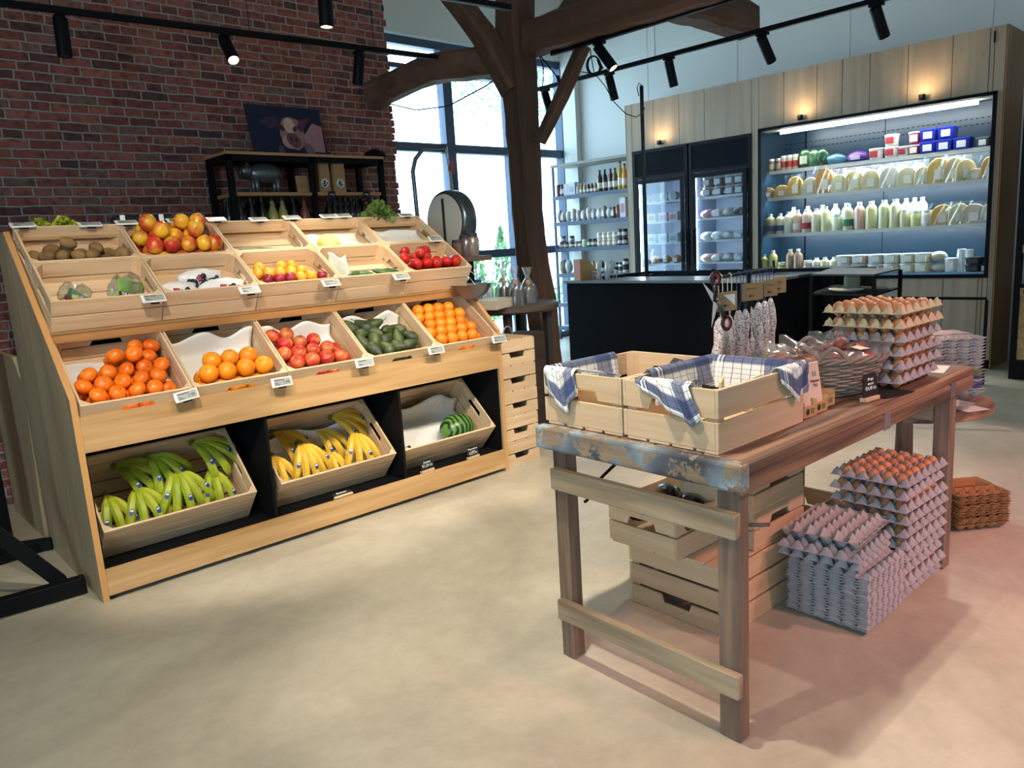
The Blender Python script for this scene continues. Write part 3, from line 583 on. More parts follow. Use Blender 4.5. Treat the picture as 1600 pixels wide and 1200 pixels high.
# bananas
def banana_mat(nm, base, tip):
    m, nt, b = nmat(nm); L = nt.links; tc = N(nt, 'ShaderNodeTexCoord'); n = N(nt, 'ShaderNodeTexNoise'); n.inputs['Scale'].default_value = 14; n.inputs['Detail'].default_value = 4; L.new(tc.outputs['Object'], n.inputs['Vector'])
    r = ramp(nt, [(.35, base), (.7, tip)]); L.new(n.outputs['Fac'], r.inputs['Fac']); L.new(r.outputs[0], b.inputs['Base Color']); b.inputs['Roughness'].default_value = .45; return m
BG = banana_mat('banana_green', '#8fa324', '#b9bf3c'); BY = banana_mat('banana_yellow', '#d3a52c', '#e2bf4a'); BTIP = mat('banana_tip', '#2c2114', .8); BLBL = mat('fruit_sticker', '#23407e', .4); BLBW = mat('fruit_sticker_white', '#cfd8e6', .4)
def banana(parent, az, mt, ln=.18, r=.0225, k=0, drop=0.0):
    pts = []; rs = []; p = Vector((.012*math.sin(az), -.004, 0)); n = 12; d = Vector((math.sin(az), -math.cos(az), 0))
    for i in range(n+1):
        t = i/n; th = R(28)-R(100)*t - drop; pts.append(p.copy()); p = p + (d*math.cos(th)+Vector((0, 0, 1))*math.sin(th))*(ln/n)
        rs.append(.005 if t < .06 else (.006+(r-.006)*min(1, (t-.06)/.22) if t < .8 else max(.0045, r*(1-((t-.8)/.2)**2*.75))))
    o = MB().tube(pts, rs, 6).build('banana', mt, parent, smooth='auto')
    MB().tube([pts[-1], pts[-1]+(pts[-1]-pts[-2])*.35], .0045, 6).build('tip', BTIP, o)
    if k % 2 == 0:
        a = pts[7]; th = R(28)-R(100)*7/12-drop; nn = (d*math.sin(-th)+Vector((0, 0, 1))*math.cos(th)); sd = Vector((d.y, -d.x, 0)); al = (pts[8]-pts[6]).normalized(); c = a+nn*(r+.0006)
        MB()._add([c+sd*x*.010+al*y*.016 for x, y in ((-1, -.6), (-.5, -1), (.5, -1), (1, -.6), (1, .6), (.5, 1), (-.5, 1), (-1, .6))], [(0, 1, 2, 3, 4, 5, 6, 7)]).build('sticker', BLBL, o)
        MB()._add([c+nn*.0004+sd*x*.0075+al*y*.0045-al*.007 for x, y in ((-1, -1), (1, -1), (1, 1), (-1, 1))], [(0, 1, 2, 3)]).build('sticker_band', BLBW, o)
def hand_proto(mt, n, spread, drop):
    def mk():
        t = thing('banana_hand', 'x', 'bananas')
        for k in range(n): banana(t, (k-(n-1)/2)*spread, mt, .265+.02*((k*7) % 3), .0225, k, drop)
        MB().ball((0, .006, .0), .006+.004*n, .014, .012, 10, 6).build('crown', mat('banana_crown', '#6b6a2a', .7), t, smooth=True); return t
    return Proto(mk)
HG4, HG5, HG3 = hand_proto(BG, 4, .33, 0), hand_proto(BG, 5, .3, .1), hand_proto(BG, 3, .36, .15)
HY5, HY4, HY3 = hand_proto(BY, 5, .27, .1), hand_proto(BY, 4, .33, 0), hand_proto(BY, 3, .36, .1)
def hands(key, L_, word, group):
    for P, x, y, z, rz, lab in L_: P.put(word+' bananas, '+lab, mtx=CT[key] @ TRS((x, y, z), 0, 0, rz), group=group)
hands(('D', 0), [(HG3, .10, .285, .09, .12, 'hand of three curving down at the outer end of the crate'), (HG4, .23, .28, .10, .12, 'hand of four with a thick round tip low at the rim'), (HG5, .42, .29, .155, .08, 'raised hand in the middle of the crate'), (HG3, .37, .27, .05, -.1, 'hand under the raised one, at the rim'),
    (HG3, .60, .275, .12, -.02, 'hand of three beside the crate end with the handle'), (HG4, .17, .40, .14, .9, 'shaded hand at the back, outer end'), (HG4, .33, .41, .16, .5, 'shaded hand at the back, middle'), (HG4, .55, .41, .19, .75, 'large shaded hand at the back near the handle')], 'greenish', 'greenish bananas')
hands(('D', 1), [(HY3, .10, .285, .08, .05, 'small hand at the outer end of the crate'), (HY5, .25, .285, .14, .12, 'tall hand of five standing highest at the front'), (HY3, .43, .26, .05, .0, 'short hand low at the rim, middle'), (HY3, .42, .38, .09, .5, 'hand lying behind the low middle one'),
    (HY4, .60, .28, .12, -.02, 'hand beside the handled crate end'), (HY4, .52, .41, .14, 1.0, 'shaded hand at the back against the paper'), (HY3, .15, .41, .12, .7, 'shaded hand at the back, outer end')], 'ripe yellow', 'ripe yellow bananas')
# grape bags
FILM = glassy('clear_film', (1, 1, 1), .10, .97, .12, .06)
def grapes(key, x, y, n, m, lab, colr, nm='bag_of_grapes', w=.13, h=.1, bagfront=None, film=True, rot=0, seed=3):
    rn = random.Random(seed); t = thing(nm, lab, 'bag of grapes', mtx=CT[key] @ TRS((x, y, .060), 0, 0, rot)); b = MB()
    for i in range(n):
        a = rn.uniform(0, 6.28); rr = math.sqrt(rn.random()); b.ball((rr*math.cos(a)*w*.42, rr*math.sin(a)*.045, .02+(1-rr)*.05*rn.random()+.016*rn.random()), .0155, .0155, .0165, 8, 6)
    g = b.build('grapes', m, t, smooth=True); g['kind'] = 'stuff'
    def f(u, v):
        a = 2*PI*u; zz = v; k = math.sin(PI*min(.999, .12+v*.80))**.5; return (math.cos(a)*w*.55*k+.006*math.sin(5*a+9*v), math.sin(a)*.062*k*(1-.6*v)+.03*v, .002+zz*h*(1+.12*math.sin(3*a)))
    if film: MB().grid(f, 20, 9).build('clear_bag', FILM, t, smooth=True)
    if bagfront: bagfront(t, w, h)
    return t
GG = skin('grape_green', '#8f9c4a', '#aab868', .25, 0, coat=.3); GB = skin('grape_black', '#120f1c', '#241d33', .25, 0, coat=.4)
def bag_label(c1, c2, body=None, tilt=.9, roll=0.0, k=1.0):
    def f(t, w, h):
        b = MB(); b.grid(lambda u, v: (-.075*k+.15*k*u, .008*math.sin(PI*u)+.004*math.sin(9*v+5*u), .095*k*v), 10, 6, .0008)
        o = b.build('printed_label', mat('label_'+c1[1:], c1, .35), t, smooth=True); o.matrix_local = TRS((0, -.040, .045), -(PI/2-tilt), roll, 0)
        MB().box((-.076*k, -.0022, .004), (.076*k, -.0004, .028*k)).build('label_band', mat('label_'+c2[1:], c2, .35), o)
        MB().lathe([(.001, 0), (.020*k, 0), (.020*k, .0008), (.001, .0008)], n=20).build('round_mark', mat('label_mark', '#a9cf6a' if body else '#b8aca0', .4), o).matrix_local = TRS((.03*k, -.0005, .060*k), R(90))
        if body: text('label_text', body, .0175, o, TRS((0, -.0028, .016), R(90)), mat('label_white', '#f2f2f2', .4))
    return f
grapes(('B', 0), .12, .10, 34, GG, 'bag of green grapes with a red and green printed strip', 1, bagfront=bag_label('#3c6a34', '#7a1e28', None, .8, .55, .62), rot=-.35, seed=5)
grapes(('B', 0), .35, .10, 32, GG, 'bag of green grapes with bright green label reading the grape co', 2, w=.16, h=.13, bagfront=bag_label('#79b52c', '#1d2340', 'THE GRAPE CO', .85, .42, .95), rot=.25, seed=8)
WB = mat('white_printed_film', '#e6e4e2', .35, bump=.5, bscale=30)
def white_bag(t, w, h):
    p = w*31
    o = MB().ball((0, .045, .028), w*.62, .052, .048, 26, 14, lambda a_, e: 1+.13*math.sin(5*a_+p+3*e)+.08*math.sin(11*a_+p)*math.sin(6*e)+.05*math.sin(17*e+a_)).build('white_bag', WB, t, smooth=True)
    MB().box((-.02, -.003, -.016), (.014, 0, .014)).build('bag_print', mat('print_red', '#b5485a', .4), o).matrix_local = TRS((-.02, .003, .058), -.75, .2, .1)
grapes(('B', 1), .11, .07, 34, GB, 'white printed bag of black grapes at the outer end of its crate', 3, w=.17, h=.12, bagfront=white_bag, film=False, seed=11)
grapes(('B', 1), .27, .17, 48, GB, 'white printed bag of black grapes at the back of its crate', 4, w=.19, h=.14, bagfront=white_bag, film=False, seed=12)
grapes(('B', 1), .35, .07, 50, GB, 'open bag of black grapes low at the rim of its crate', 5, w=.20, h=.08, bagfront=white_bag, film=False, seed=13)
o = MB().grid(lambda u, v: (.02+.1*u, .19+.03*math.sin(4*u+2*v)-.12*(1-v), .012+.13*v+.008*math.sin(9*u)), 12, 10, .001).build('printed_paper_bag', mat('printed_bag', '#c9cabb', .6, bump=.6, bscale=25, var=.3), mtx=CT['B', 3] @ Matrix.Translation((0, 0, .055)), smooth=True); tag(o, 'pale printed paper bag leaning in the small cucumber crate', 'bag')
# electronic price tags
TAGF = mat('tag_frame', '#e6e7e4', .4); TAGS = mat('tag_screen', '#9a9c96', .3); INK = mat('ink', '#1b1c1e', .6)
def tag_mk(price):
    def mk():
        t = thing('price_tag', 'x', 'price tag')
        MB().box((-.055, -.0085, -.024), (.055, 0, .024)).build('frame', TAGF, t, bevel=.002)
        s = MB().box((-.042, -.0095, -.018), (.048, -.0084, .018)).build('screen', TAGS, t)
        b = MB().box((-.038, -.0101, .009), (.012, -.0096, .0125)).box((-.038, -.0101, -.013), (-.012, -.0096, -.0105)).box((-.038, -.0101, -.0065), (-.022, -.0096, -.004)); b.build('small_print', INK, s)
        if price: text('price', price, .020, s, TRS((.022, -.0101, -.004), R(90)), INK)
        MB().box((-.02, .0002, -.03), (.02, .004, -.0)).build('holder', BLACK, t); return t
    return Proto(mk)
TG = [tag_mk('1.99'), tag_mk('')]
def put_tag(u, v, y, lab, k=1, th=-.75, rz=0, roll=0):
    p = SF.y(u, v, y); TG[k].put('white electronic price tag '+lab, mtx=S_Z(p.x, p.y-.006, p.z, th, roll, rz), group='price tags on the stand')
for u, v, l, k in ((290, 618, 'on the corner of the mandarin crate', 0), (439, 597, 'below the large oranges', 0), (568, 567, 'below the red apples', 1), (680, 547, 'below the green pears', 1), (778, 530, 'below the small oranges, end of the tier', 1)):
    put_tag(u, v, -.045, l, k, -.35, -.05, -.12 if u < 300 else 0)
for u, v, l in ((239, 467, 'between the grape crates'), (389, 454, 'below the black grapes'), (516, 443, 'below the plums'), (626, 433, 'below the small cucumbers'), (679, 374, 'above the tomatoes at the end of the row')):
    put_tag(u, v, .18 if u != 679 else .46, l, 1, -.75)
for u, v, l in ((35, 353, 'above the kiwis on the top edge'), (140, 352, 'lying flat behind the kiwi crate'), (197, 349, 'on the top edge beside the mangoes'), (276, 346, 'behind the mangoes on the top edge'), (337, 344, 'on the top edge above the cucumber crate'), (403, 344, 'lying low behind the cucumber crate'), (455, 341, 'on the top edge above the pale melon'), (512, 339, 'lying low behind the melon crate'), (535, 338, 'beside the tag behind the melon crate'), (633, 337, 'on the top corner beside the scale')):
    put_tag(u, v, .75, l, 1, -1.1)
# chalk signs in the bottom bays
SLATE = mat('slate', '#141516', .7, bump=.05); CHALK = mat('chalk', '#e8e8e4', .8)
def chalk_sign(nm, mtx, lines, lab, w=.10, h=.075, ts=.02):
    t = thing(nm, lab, 'chalk sign', mtx=mtx)
    MB().box((-w*.55, -.012, 0), (w*.45, .012, .014)).build('wood_foot', PINE, t, bevel=.001)
    s = MB().prism([(-w/2, .01), (w/2, .01), (w/2, h*.86), (w*.34, h), (-w*.34, h), (-w/2, h*.86)], 1, -.002, .002).build('slate', SLATE, t)
    z = h*.80
    for i, (tx, k) in enumerate(lines): text('writing', tx, ts*k, s, TRS((0, -.0026, z-.0*k), R(90)), CHALK); z -= ts*1.08*k
    return t
p = SF.y(670, 738, .04); chalk_sign('chalk_price_sign', S_Z(p.x, .045, .142, -.15, 0, .1), [('Ananas', 1), ('\u20ac1,29 /st', 1.15)], 'small black chalk sign reading Ananas in the bottom bay')
p = SF.y(741, 714, .04); chalk_sign('chalk_price_sign', S_Z(p.x, .045, .142, -.15, 0, .1), [('Watermeloen', .75), ('+ Spaanse', .55), ('\u20ac2,75 /st', 1.0)], 'small black chalk sign reading Watermeloen in the bottom bay')
p = SF.y(540, 778, .03); chalk_sign('chalk_price_sign', S_Z(p.x, .036, .142, -1.1, 0, .05), [('Bananen', .95)], 'black chalk sign lying flat below the ripe bananas', .12, .05)
# things standing on the level top behind the crates
MB().box((.03, .745, 1.655), (SW-.03, 1.0, 1.67)).build('top_board', OAK, stand)
def leafy(nm, u, v, y, w, h, m, lab, cat, n, kind=None, dz=0):
    p = SF.y(u, v, y); t = thing(nm, lab, cat, mtx=S_Z(p.x, p.y, 1.672)); rn = random.Random(u); b = MB(); hh = h
    for i in range(n):
        a, e = rn.uniform(0, 6.28), rn.random(); c = Vector((math.cos(a)*w*e, math.sin(a)*w*.5*e, hh*(1-e*e*.7)*rn.uniform(.6, 1)))
        b.X = Matrix.Translation(c) @ Euler((rn.uniform(-1, 1), rn.uniform(-1, 1), a)).to_matrix().to_4x4(); s = rn.uniform(.010, .02)
        b.grid(lambda p_, q: ((p_-.5)*2*s, (q-.5)*2*s, s*.5*math.sin(6*p_)*math.cos(5*q)), 3, 3)
    b.X = None; b.build('leaves', m, t, smooth=True); MB().cyl((0, 0, 0), (0, 0, hh*.6), .02, .03, 8).build('stalk', STEM, t); return t
leafy('curly_lettuce', 591, 330, .80, .135, .155, mat('curly_leaf', '#7d9a48', .6, var=.3), 'bunch of curly green lettuce on top of the stand end', 'lettuce', 520)
leafy('white_grape_bunch', 62, 352, .85, .07, .085, mat('pale_grape', '#a9b53a', .4, var=.2), 'pale yellow-green grapes showing over the kiwi crate', 'grapes', 160)
leafy('white_grape_bunch', 100, 352, .85, .08, .09, MATS['pale_grape'], 'yellow-green grapes behind the top board, next along from the tag', 'grapes', 190)
for i, u in enumerate((193, 224, 253)):
    p = SF.y(u, 347, .88); t = thing('dark_berry_punnet', 'clear punnet of dark fruit behind the mangoes, '+('next to the kiwi side', 'middle of three', 'nearest the cucumber crate')[i], 'punnet', mtx=S_Z(p.x, p.y, 1.672), group='punnets behind the mangoes')
    MB().box((-.055, -.05, 0), (.055, .05, .10)).build('punnet_box', mat('dark_punnet', '#121016', .15, coat=.6), t, bevel=.012); MB().box((-.03, -.055, .03), (-.005, -.0502, .10)).build('paper_strip', TAGF, t)
# ================================================================ old table
def uvgrid(o, nu, nv, off=0):
    me = o.data; uv = me.uv_layers.new(name='UVMap'); vals = []
    for l in me.loops:
        k = l.vertex_index % ((nu+1)*(nv+1)); vals += [(k//(nv+1))/nu, (k % (nv+1))/nv]
    uv.data.foreach_set('uv', vals)
TW = wood('table_timber', '#98765a', '#46332a', 0, .8, .65, knots='#2a1a12', bump=.9, contrast=.32, varo=.15)
TWY = wood('table_timber_cross', '#ad9a7d', '#6b5a46', 1, .8, .7, knots='#3a2a1c', bump=.8, contrast=.38, varo=.12)
TWZ = wood('table_timber_leg', '#937a66', '#544236', 2, .8, .65, knots='#2f1e16', bump=.7, contrast=.35, varo=.15)
def peeling(name, base):
    m = base.copy(); m.name = name; nt = m.node_tree; L = nt.links; b = nt.nodes['Principled BSDF']; src = b.inputs['Base Color'].links[0].from_socket
    tc = N(nt, 'ShaderNodeTexCoord'); n = N(nt, 'ShaderNodeTexNoise'); n.inputs['Scale'].default_value = 13; n.inputs['Detail'].default_value = 12; n.inputs['Roughness'].default_value = .75; L.new(tc.outputs['Object'], n.inputs['Vector'])
    r = ramp(nt, [(.48, (0, 0, 0, 1)), (.50, (1, 1, 1, 1))]); L.new(n.outputs['Fac'], r.inputs['Fac'])
    n2 = N(nt, 'ShaderNodeTexNoise'); n2.inputs['Scale'].default_value = 3; n2.inputs['Detail'].default_value = 3; L.new(tc.outputs['Object'], n2.inputs['Vector'])
    c = ramp(nt, [(.40, '#3f4046'), (.49, '#68737c'), (.57, '#8fa3ac')]); L.new(n2.outputs['Fac'], c.inputs['Fac'])
    mx = N(nt, 'ShaderNodeMixRGB'); L.new(r.outputs[0], mx.inputs[0]); L.new(src, mx.inputs[1]); L.new(c.outputs[0], mx.inputs[2]); L.new(mx.outputs[0], b.inputs['Base Color']); return m
PEEL = peeling('peeling_paint', TWY)
TT = .88
table = thing('old_work_table', 'rough old wooden work table with peeling blue-grey paint on its near end', 'table', mtx=TF.m.copy())
b = MB(); y = -.045
for wd_ in (.13, .17, .14, .16, .155): b.box((-.02, y, TT-.035), (1.70, y+wd_-.004, TT-RND.uniform(0, .002))); y += wd_
b.build('table_top', TW, table, bevel=.004)
MB().box((-.06, -.068, TT-.082), (-.012, .735, TT-.002)).build('end_beam', PEEL, table, bevel=.009, seg=2)
MB().box((-.05, -.066, TT-.092), (1.70, -.03, TT-.036)).build('side_rail', TW, table, bevel=.006)
MB().box((-.05, -.066, TT-.038), (1.70, -.046, TT-.001)).build('top_edge_board', TW, table, bevel=.006)
MB().box((0, .69, TT-.092), (1.70, .72, TT-.036)).build('side_rail', TW, table, bevel=.006)
MB().box((1.66, -.03, TT-.09), (1.70, .7, TT-.036)).build('end_beam', TWY, table, bevel=.006)
PLT = peeling('painted_patch', mat('dull_iron', '#6d6468', .6, bump=.4, bscale=60, var=.2)) if False else mat('dull_iron', '#6d6468', .6, bump=.4, bscale=60, var=.2)
for x, w_ in ((.83, .05), (1.44, .05)): MB().box((x, -.0685, TT-.094), (x+w_, -.0655, TT-.03)).build('painted_patch', PLT, table, bevel=.001)
for nm, x0, x1, y0, y1 in (('leg', .0, .05, -.025, .048), ('leg', .0, .06, .655, .715), ('leg', 1.59, 1.655, -.02, .045), ('leg', 1.59, 1.655, .645, .71)):
    MB().box((x0, y0, 0), (x1, y1, TT-.036)).build(nm, TWZ, table, bevel=.004)
MB().box((-.032, -.03, .648), (0, .70, .722)).build('cross_board', TWY, table, bevel=.003)
MB().box((-.030, -.035, .158), (0, .70, .232)).build('cross_board', TWY, table, bevel=.003)
MB().box((1.60, .05, .648), (1.63, .64, .722)).build('cross_board', TWY, table, bevel=.003)
for y in (.0, .66): MB().box((1.60, y, .12), (1.63, y+.01, .14)).build('nail_plate', PLT, table)
def cable(nm, pts, r, lab, F=TF, m=None):
    P = [Vector(p) for p in pts]; out = []
    for i in range(len(P)-1):
        a, b_, c, d = P[max(i-1, 0)], P[i], P[i+1], P[min(i+2, len(P)-1)]
        for k in range(6):
            t = k/6; out.append(.5*((2*b_)+(c-a)*t+(2*a-5*b_+4*c-d)*t*t+(3*b_-a-3*c+d)*t**3))
    out.append(P[-1]); o = MB().tube(out, r, 6).build(nm, m or BLACK, smooth=True, mtx=F.m.copy() if F else None); return tag(o, lab, 'cable')
cable('power_cable', [(.10, .40, .84), (.07, .50, .74), (.065, .57, .67), (.07, .62, .60), (.075, .64, .585)], .006, 'black cable curving down behind the upper cross board of the table')
cable('power_cable', [(.2, -.0, .62), (.1, .06, .63), (.085, .065, .60), (.1, .08, .56), (.2, .1, .54)], .006, 'grey-black cable loop beside the near table leg', m=mat('grey_cable', '#4a5258', .5))
cable('power_cable', [(1.1, .2, .84), (1.3, .3, .80), (1.45, .35, .70), (1.57, .4, .66)], .007, 'black cable sagging under the far end of the table')
# ---------------------------------------------------------------- crates on and under the table
TC = lambda x, y, z, rz=0: TF.m @ TRS((x, y, z), 0, 0, rz)
KT = Proto(lambda: crate_mesh(.475, .342, .176, gap=.011))
KT.put('pine crate on the table corner, blue checked towel over its rims', mtx=TC(-.012, .032, TT+.009), group='crates on the table')
KT.put('pine crate on the table end, farther from the sausages, towel hanging over one corner', mtx=TC(-.012, .380, TT+.009, .01), group='crates on the table')
K3 = Proto(lambda: crate_mesh(.50, .463, .262, True, False, 3, gap=.011)); KU = Proto(lambda: crate_mesh(.475, .335, .165)); KV = Proto(lambda: crate_mesh(.38, .335, .142, True, True, gap=.009))
K3.put('large upturned three-plank pine crate standing on the floor under the table', mtx=TC(.49, .801, .263) @ Matrix.Rotation(PI, 4, 'X'))
KU.put('pine crate of dark packs overhanging the large crate under the table', mtx=TC(.43, .515, .283), group='small crates under the table')
KV.put('closed pine crate under the table, below the one with red-brown packs', mtx=TC(.70, .35, .283), group='small crates under the table')
KV.put('pine crate with a dark handle slot holding red-brown packs, close under the table top', mtx=TC(.685, .345, .434), group='small crates under the table')
K3.put('second large pine crate at the back under the table', mtx=TC(1.02, .40, .010))
DARKP = mat('dark_pack', '#17110f', .12, bump=.9, bscale=18, coat=1, var=.3)
def pack(nm, lab, mtx, sx, sy, sz, m, cat='pack', group=None, seed=1):
    rn = random.Random(seed); p = [rn.uniform(0, 6) for _ in range(4)]
    o = MB().ball((0, 0, 0), sx, sy, sz, 22, 14, lambda w, a: 1+.10*math.sin(3*w+p[0]+2*a)+.06*math.sin(7*w+p[1])*math.sin(5*a+p[2])).build(nm, m, mtx=mtx, smooth=True); return tag(o, lab, cat, group)
for i, (x, y) in enumerate(((.53, .76), (.53, .66), (.53, .565), (.66, .72), (.66, .60), (.80, .66))):
    pack('dark_fruit_pack', 'glossy clear pack of dark fruit in the overhanging crate, '+('outer front', 'middle front', 'inner front', 'second row outer', 'second row inner', 'back')[i], TC(x, y, .405+.02*(i % 2), .4*i), .075, .05, .055, DARKP, group='dark packs under the table', seed=i)
REDP = mat('redbrown_pack', '#3a1510', .2, bump=.9, bscale=20, coat=.8, var=.3)
for i, (x, y) in enumerate(((.76, .43), (.86, .44), (.97, .42), (.80, .57), (.94, .57))):
    pack('dark_red_pack', 'red-brown pack in the crate close under the table top, '+ordi(i)+' of five', TC(x, y, .535, .5*i), .06, .05, .045, REDP, group='red-brown packs', seed=20+i)
# ---------------------------------------------------------------- tea towels
def plaid(name):
    m, nt, b = nmat(name); L = nt.links; tc = N(nt, 'ShaderNodeUVMap'); sp = N(nt, 'ShaderNodeSeparateXYZ'); L.new(tc.outputs[0], sp.inputs[0])
    def stripe(sock, freq, w, off=0.0):
        a = N(nt, 'ShaderNodeMath', operation='MULTIPLY_ADD'); a.inputs[1].default_value = freq; a.inputs[2].default_value = off; L.new(sock, a.inputs[0])
        f = N(nt, 'ShaderNodeMath', operation='FRACT'); L.new(a.outputs[0], f.inputs[0]); l = N(nt, 'ShaderNodeMath', operation='LESS_THAN'); l.inputs[1].default_value = w; L.new(f.outputs[0], l.inputs[0]); return l.outputs[0]
    cur = None
    def over(prev, fac, c, k=1.0):
        mx = N(nt, 'ShaderNodeMixRGB'); mu = N(nt, 'ShaderNodeMath', operation='MULTIPLY'); mu.inputs[1].default_value = k; L.new(fac, mu.inputs[0]); L.new(mu.outputs[0], mx.inputs[0])
        if prev is None: mx.inputs[1].default_value = hexc('#dcdcd8')
        else: L.new(prev, mx.inputs[1])
        mx.inputs[2].default_value = hexc(c); return mx.outputs[0]
    x, y = sp.outputs[0], sp.outputs[1]
    cur = over(None, stripe(y, 1.0, .26, .36), '#233768', .85); cur = over(cur, stripe(x, 1.0, .24, .34), '#233768', .75)
    cur = over(cur, stripe(y, 9, .07, .4), '#1e2a4c', .9); cur = over(cur, stripe(x, 9, .07, .4), '#1e2a4c', .9)
    cur = over(cur, stripe(y, 1.0, .02, -.12), '#eceae4'); cur = over(cur, stripe(x, 1.0, .02, -.10), '#eceae4'); cur = over(cur, stripe(y, 1.0, .012, -.17), '#eceae4'); cur = over(cur, stripe(x, 1.0, .012, -.15), '#eceae4')
    L.new(cur, b.inputs['Base Color']); b.inputs['Roughness'].default_value = .9
    n = N(nt, 'ShaderNodeTexNoise'); n.inputs['Scale'].default_value = 400; t2 = N(nt, 'ShaderNodeTexCoord'); L.new(t2.outputs['Object'], n.inputs['Vector']); bp = N(nt, 'ShaderNodeBump'); bp.inputs['Strength'].default_value = .2; L.new(n.outputs['Fac'], bp.inputs['Height']); L.new(bp.outputs[0], b.inputs['Normal'])
    return m
PLAID = plaid('checked_cotton')
def cloth(t, nm, fn, nu=26, nv=26):
    o = MB().grid(fn, nu, nv, .0015).build(nm, PLAID, t, smooth=True); uvgrid(o, nu, nv); return o
def lerp3(a, b_, t): return Vector(a).lerp(Vector(b_), t)
def drape(rim0, rim1, inn, out, din, dout, ph=0, skew=0.0, amp=.012):
    """sheet over a rim from rim0 to rim1: hangs din inside (towards inn) and dout(u) outside (towards out)"""
    I, O = Vector(inn), Vector(out)
    def f(u, v):
        p = lerp3(rim0, rim1, u); do = dout(u); s = -din+(din+do)*v; wv = amp*math.sin(9*u+ph+3*v)*min(1, abs(s)*12)
        bulge = .004+.006*math.sin(14*u+ph)
        if s < -.012: return p+I*(.012+abs(wv)*.8+(-s)*.15)+Vector((0, 0, .006+(s+.012)))
        if s > .012: return p+O*(.012+abs(bulge)+abs(wv))+Vector((0, 0, .006-(s-.012)))+(Vector(rim1)-Vector(rim0)).normalized()*skew*(s-.012)
        a = s/.012; return p+(O*a*.012 if a > 0 else I*(-a)*.012)+Vector((0, 0, .006+.008*(1-a*a)))
    return f
H = TT+.009+.176
t = thing('checked_towel', 'blue and white checked tea towel in the crate nearer the sausages', 'tea towel', mtx=TF.m.copy())
tri = lambda pk, w, base, h: (lambda u: base+h*max(0, 1-abs(u-pk)/w))
cloth(t, 'corner_flap', drape((-.006, .31, H), (-.006, .12, H), (1, 0, 0), (-1, 0, 0), .06, tri(.78, .75, .03, .10), 1, .5))
cloth(t, 'lining', drape((.45, .36, H), (.45, .045, H), (-1, 0, 0), (1, 0, 0), .12, lambda u: .03, 2))
cloth(t, 'lining', drape((.10, .365, H), (.45, .365, H), (0, -1, 0), (0, 1, 0), .12, lambda u: .02, 3))
cloth(t, 'corner_flap', drape((.30, .036, H), (.47, .036, H), (0, 1, 0), (0, -1, 0), .08, tri(.5, .7, .02, .105), 4, .1))
t = thing('checked_towel', 'blue and white checked tea towel hanging over the outer table corner', 'tea towel', mtx=TF.m.copy())
cloth(t, 'corner_flap', drape((-.006, .715, H), (-.006, .57, H), (1, 0, 0), (-1, 0, 0), .07, tri(.45, .7, .04, .115), 5, .3))
cloth(t, 'lining', drape((0, .715, H), (.34, .715, H), (0, -1, 0), (0, 1, 0), .13, lambda u: .03, 6))
cloth(t, 'lining', drape((-.002, .57, H), (-.002, .40, H), (1, 0, 0), (-1, 0, 0), .015, lambda u: .004, 6, 0, .003))
for i, (x, y, z, rz, sx, sy, c, lab) in enumerate(((.20, .16, .10, .5, .10, .008, '#d9c79a', 'pale card packet standing in the towel-lined crate near the table corner'), (.30, .10, .10, .2, .09, .006, '#cfd6b4', 'small pale green card in the crate near the table corner'), (.23, .2, .105, 1.3, .13, .004, '#15171a', 'flat black sign lying across the crate near the table corner'))):
    o = MB().box((-sx/2, -sy/2, -.05 if i < 2 else -.012), (sx/2, sy/2, .05 if i < 2 else .012)).build('card_packet' if i < 2 else 'black_sign', mat('card_%d' % i, c, .6), mtx=TC(x, y, TT+z+.02, rz), bevel=.001); tag(o, lab, 'packet')
o = MB().box((-.09, -.06, 0), (.09, .06, .03)).build('dark_green_box', mat('dark_green_board', '#27302e', .5), mtx=TF.m @ TRS((.36, .42, TT+.125), .25, -.15, .4), bevel=.002); tag(o, 'dark green flat box lying in the outer crate on the table', 'box')
o = MB().box((-.05, -.004, 0), (.05, .004, .15)).build('card_divider', PINEZ, mtx=TC(.33, .405, TT+.03, .7)); tag(o, 'light wooden divider standing between the two table crates', 'divider')
o = MB().box((-.12, -.1, 0), (.12, .1, .10)).build('kraft_box', mat('kraft', '#b58d5e', .8, bump=.1), mtx=TC(.2, .56, TT+.012, .1), bevel=.003); tag(o, 'kraft cardboard box inside the outer table crate', 'box')
# ---------------------------------------------------------------- eggs and trays
GREYB = mat('grey_pulp', '#a5a2a3', .9, bump=.5, bscale=220, var=.06); BEIGE = mat('beige_pulp', '#cfbd98', .9, bump=.5, bscale=220, var=.06)
def tray_mesh(nx, ny, px, py, A=.056, q=6, th=.0016):
    M_ = .34
    def f(u, v):
        x, y = -M_+u*(nx+2*M_), -M_+v*(ny+2*M_); xc, yc = min(max(x, 0), nx), min(max(y, 0), ny)
        cx, cy = math.cos(PI*xc)**2, math.cos(PI*yc)**2; z = A*(.62*(cx*cy)**.5+.38*max(cx, cy)**.8)
        o_ = max(abs(x-xc), abs(y-yc))
        if o_ > .1: z = z+(A*.45-z)*min(1, (o_-.1)/(M_*.55))
        return (x*px, y*py, z)
    return MB().grid(f, int((nx+.68)*q), int((ny+.68)*q), th)
def mk_tray(nx, ny, px, py, m): return lambda: tag(tray_mesh(nx, ny, px, py).build('egg_tray', m, smooth=False), 'x', 'egg tray')
EGGM = skin('egg_shell', '#b9764a', '#cd9064', .5, .1, 200, nsc=.6)
EGGP = skin('egg_shell_pale', '#c9b9a4', '#d9ccb9', .5, .1, 200, nsc=.6)
EG = Proto(lambda: tag(MB().ball((0, 0, 0), .0225, .0225, .029, 14, 10, lambda w, a: 1-.05*math.cos(a)).build('egg', EGGM, smooth=True), 'x', 'egg'))
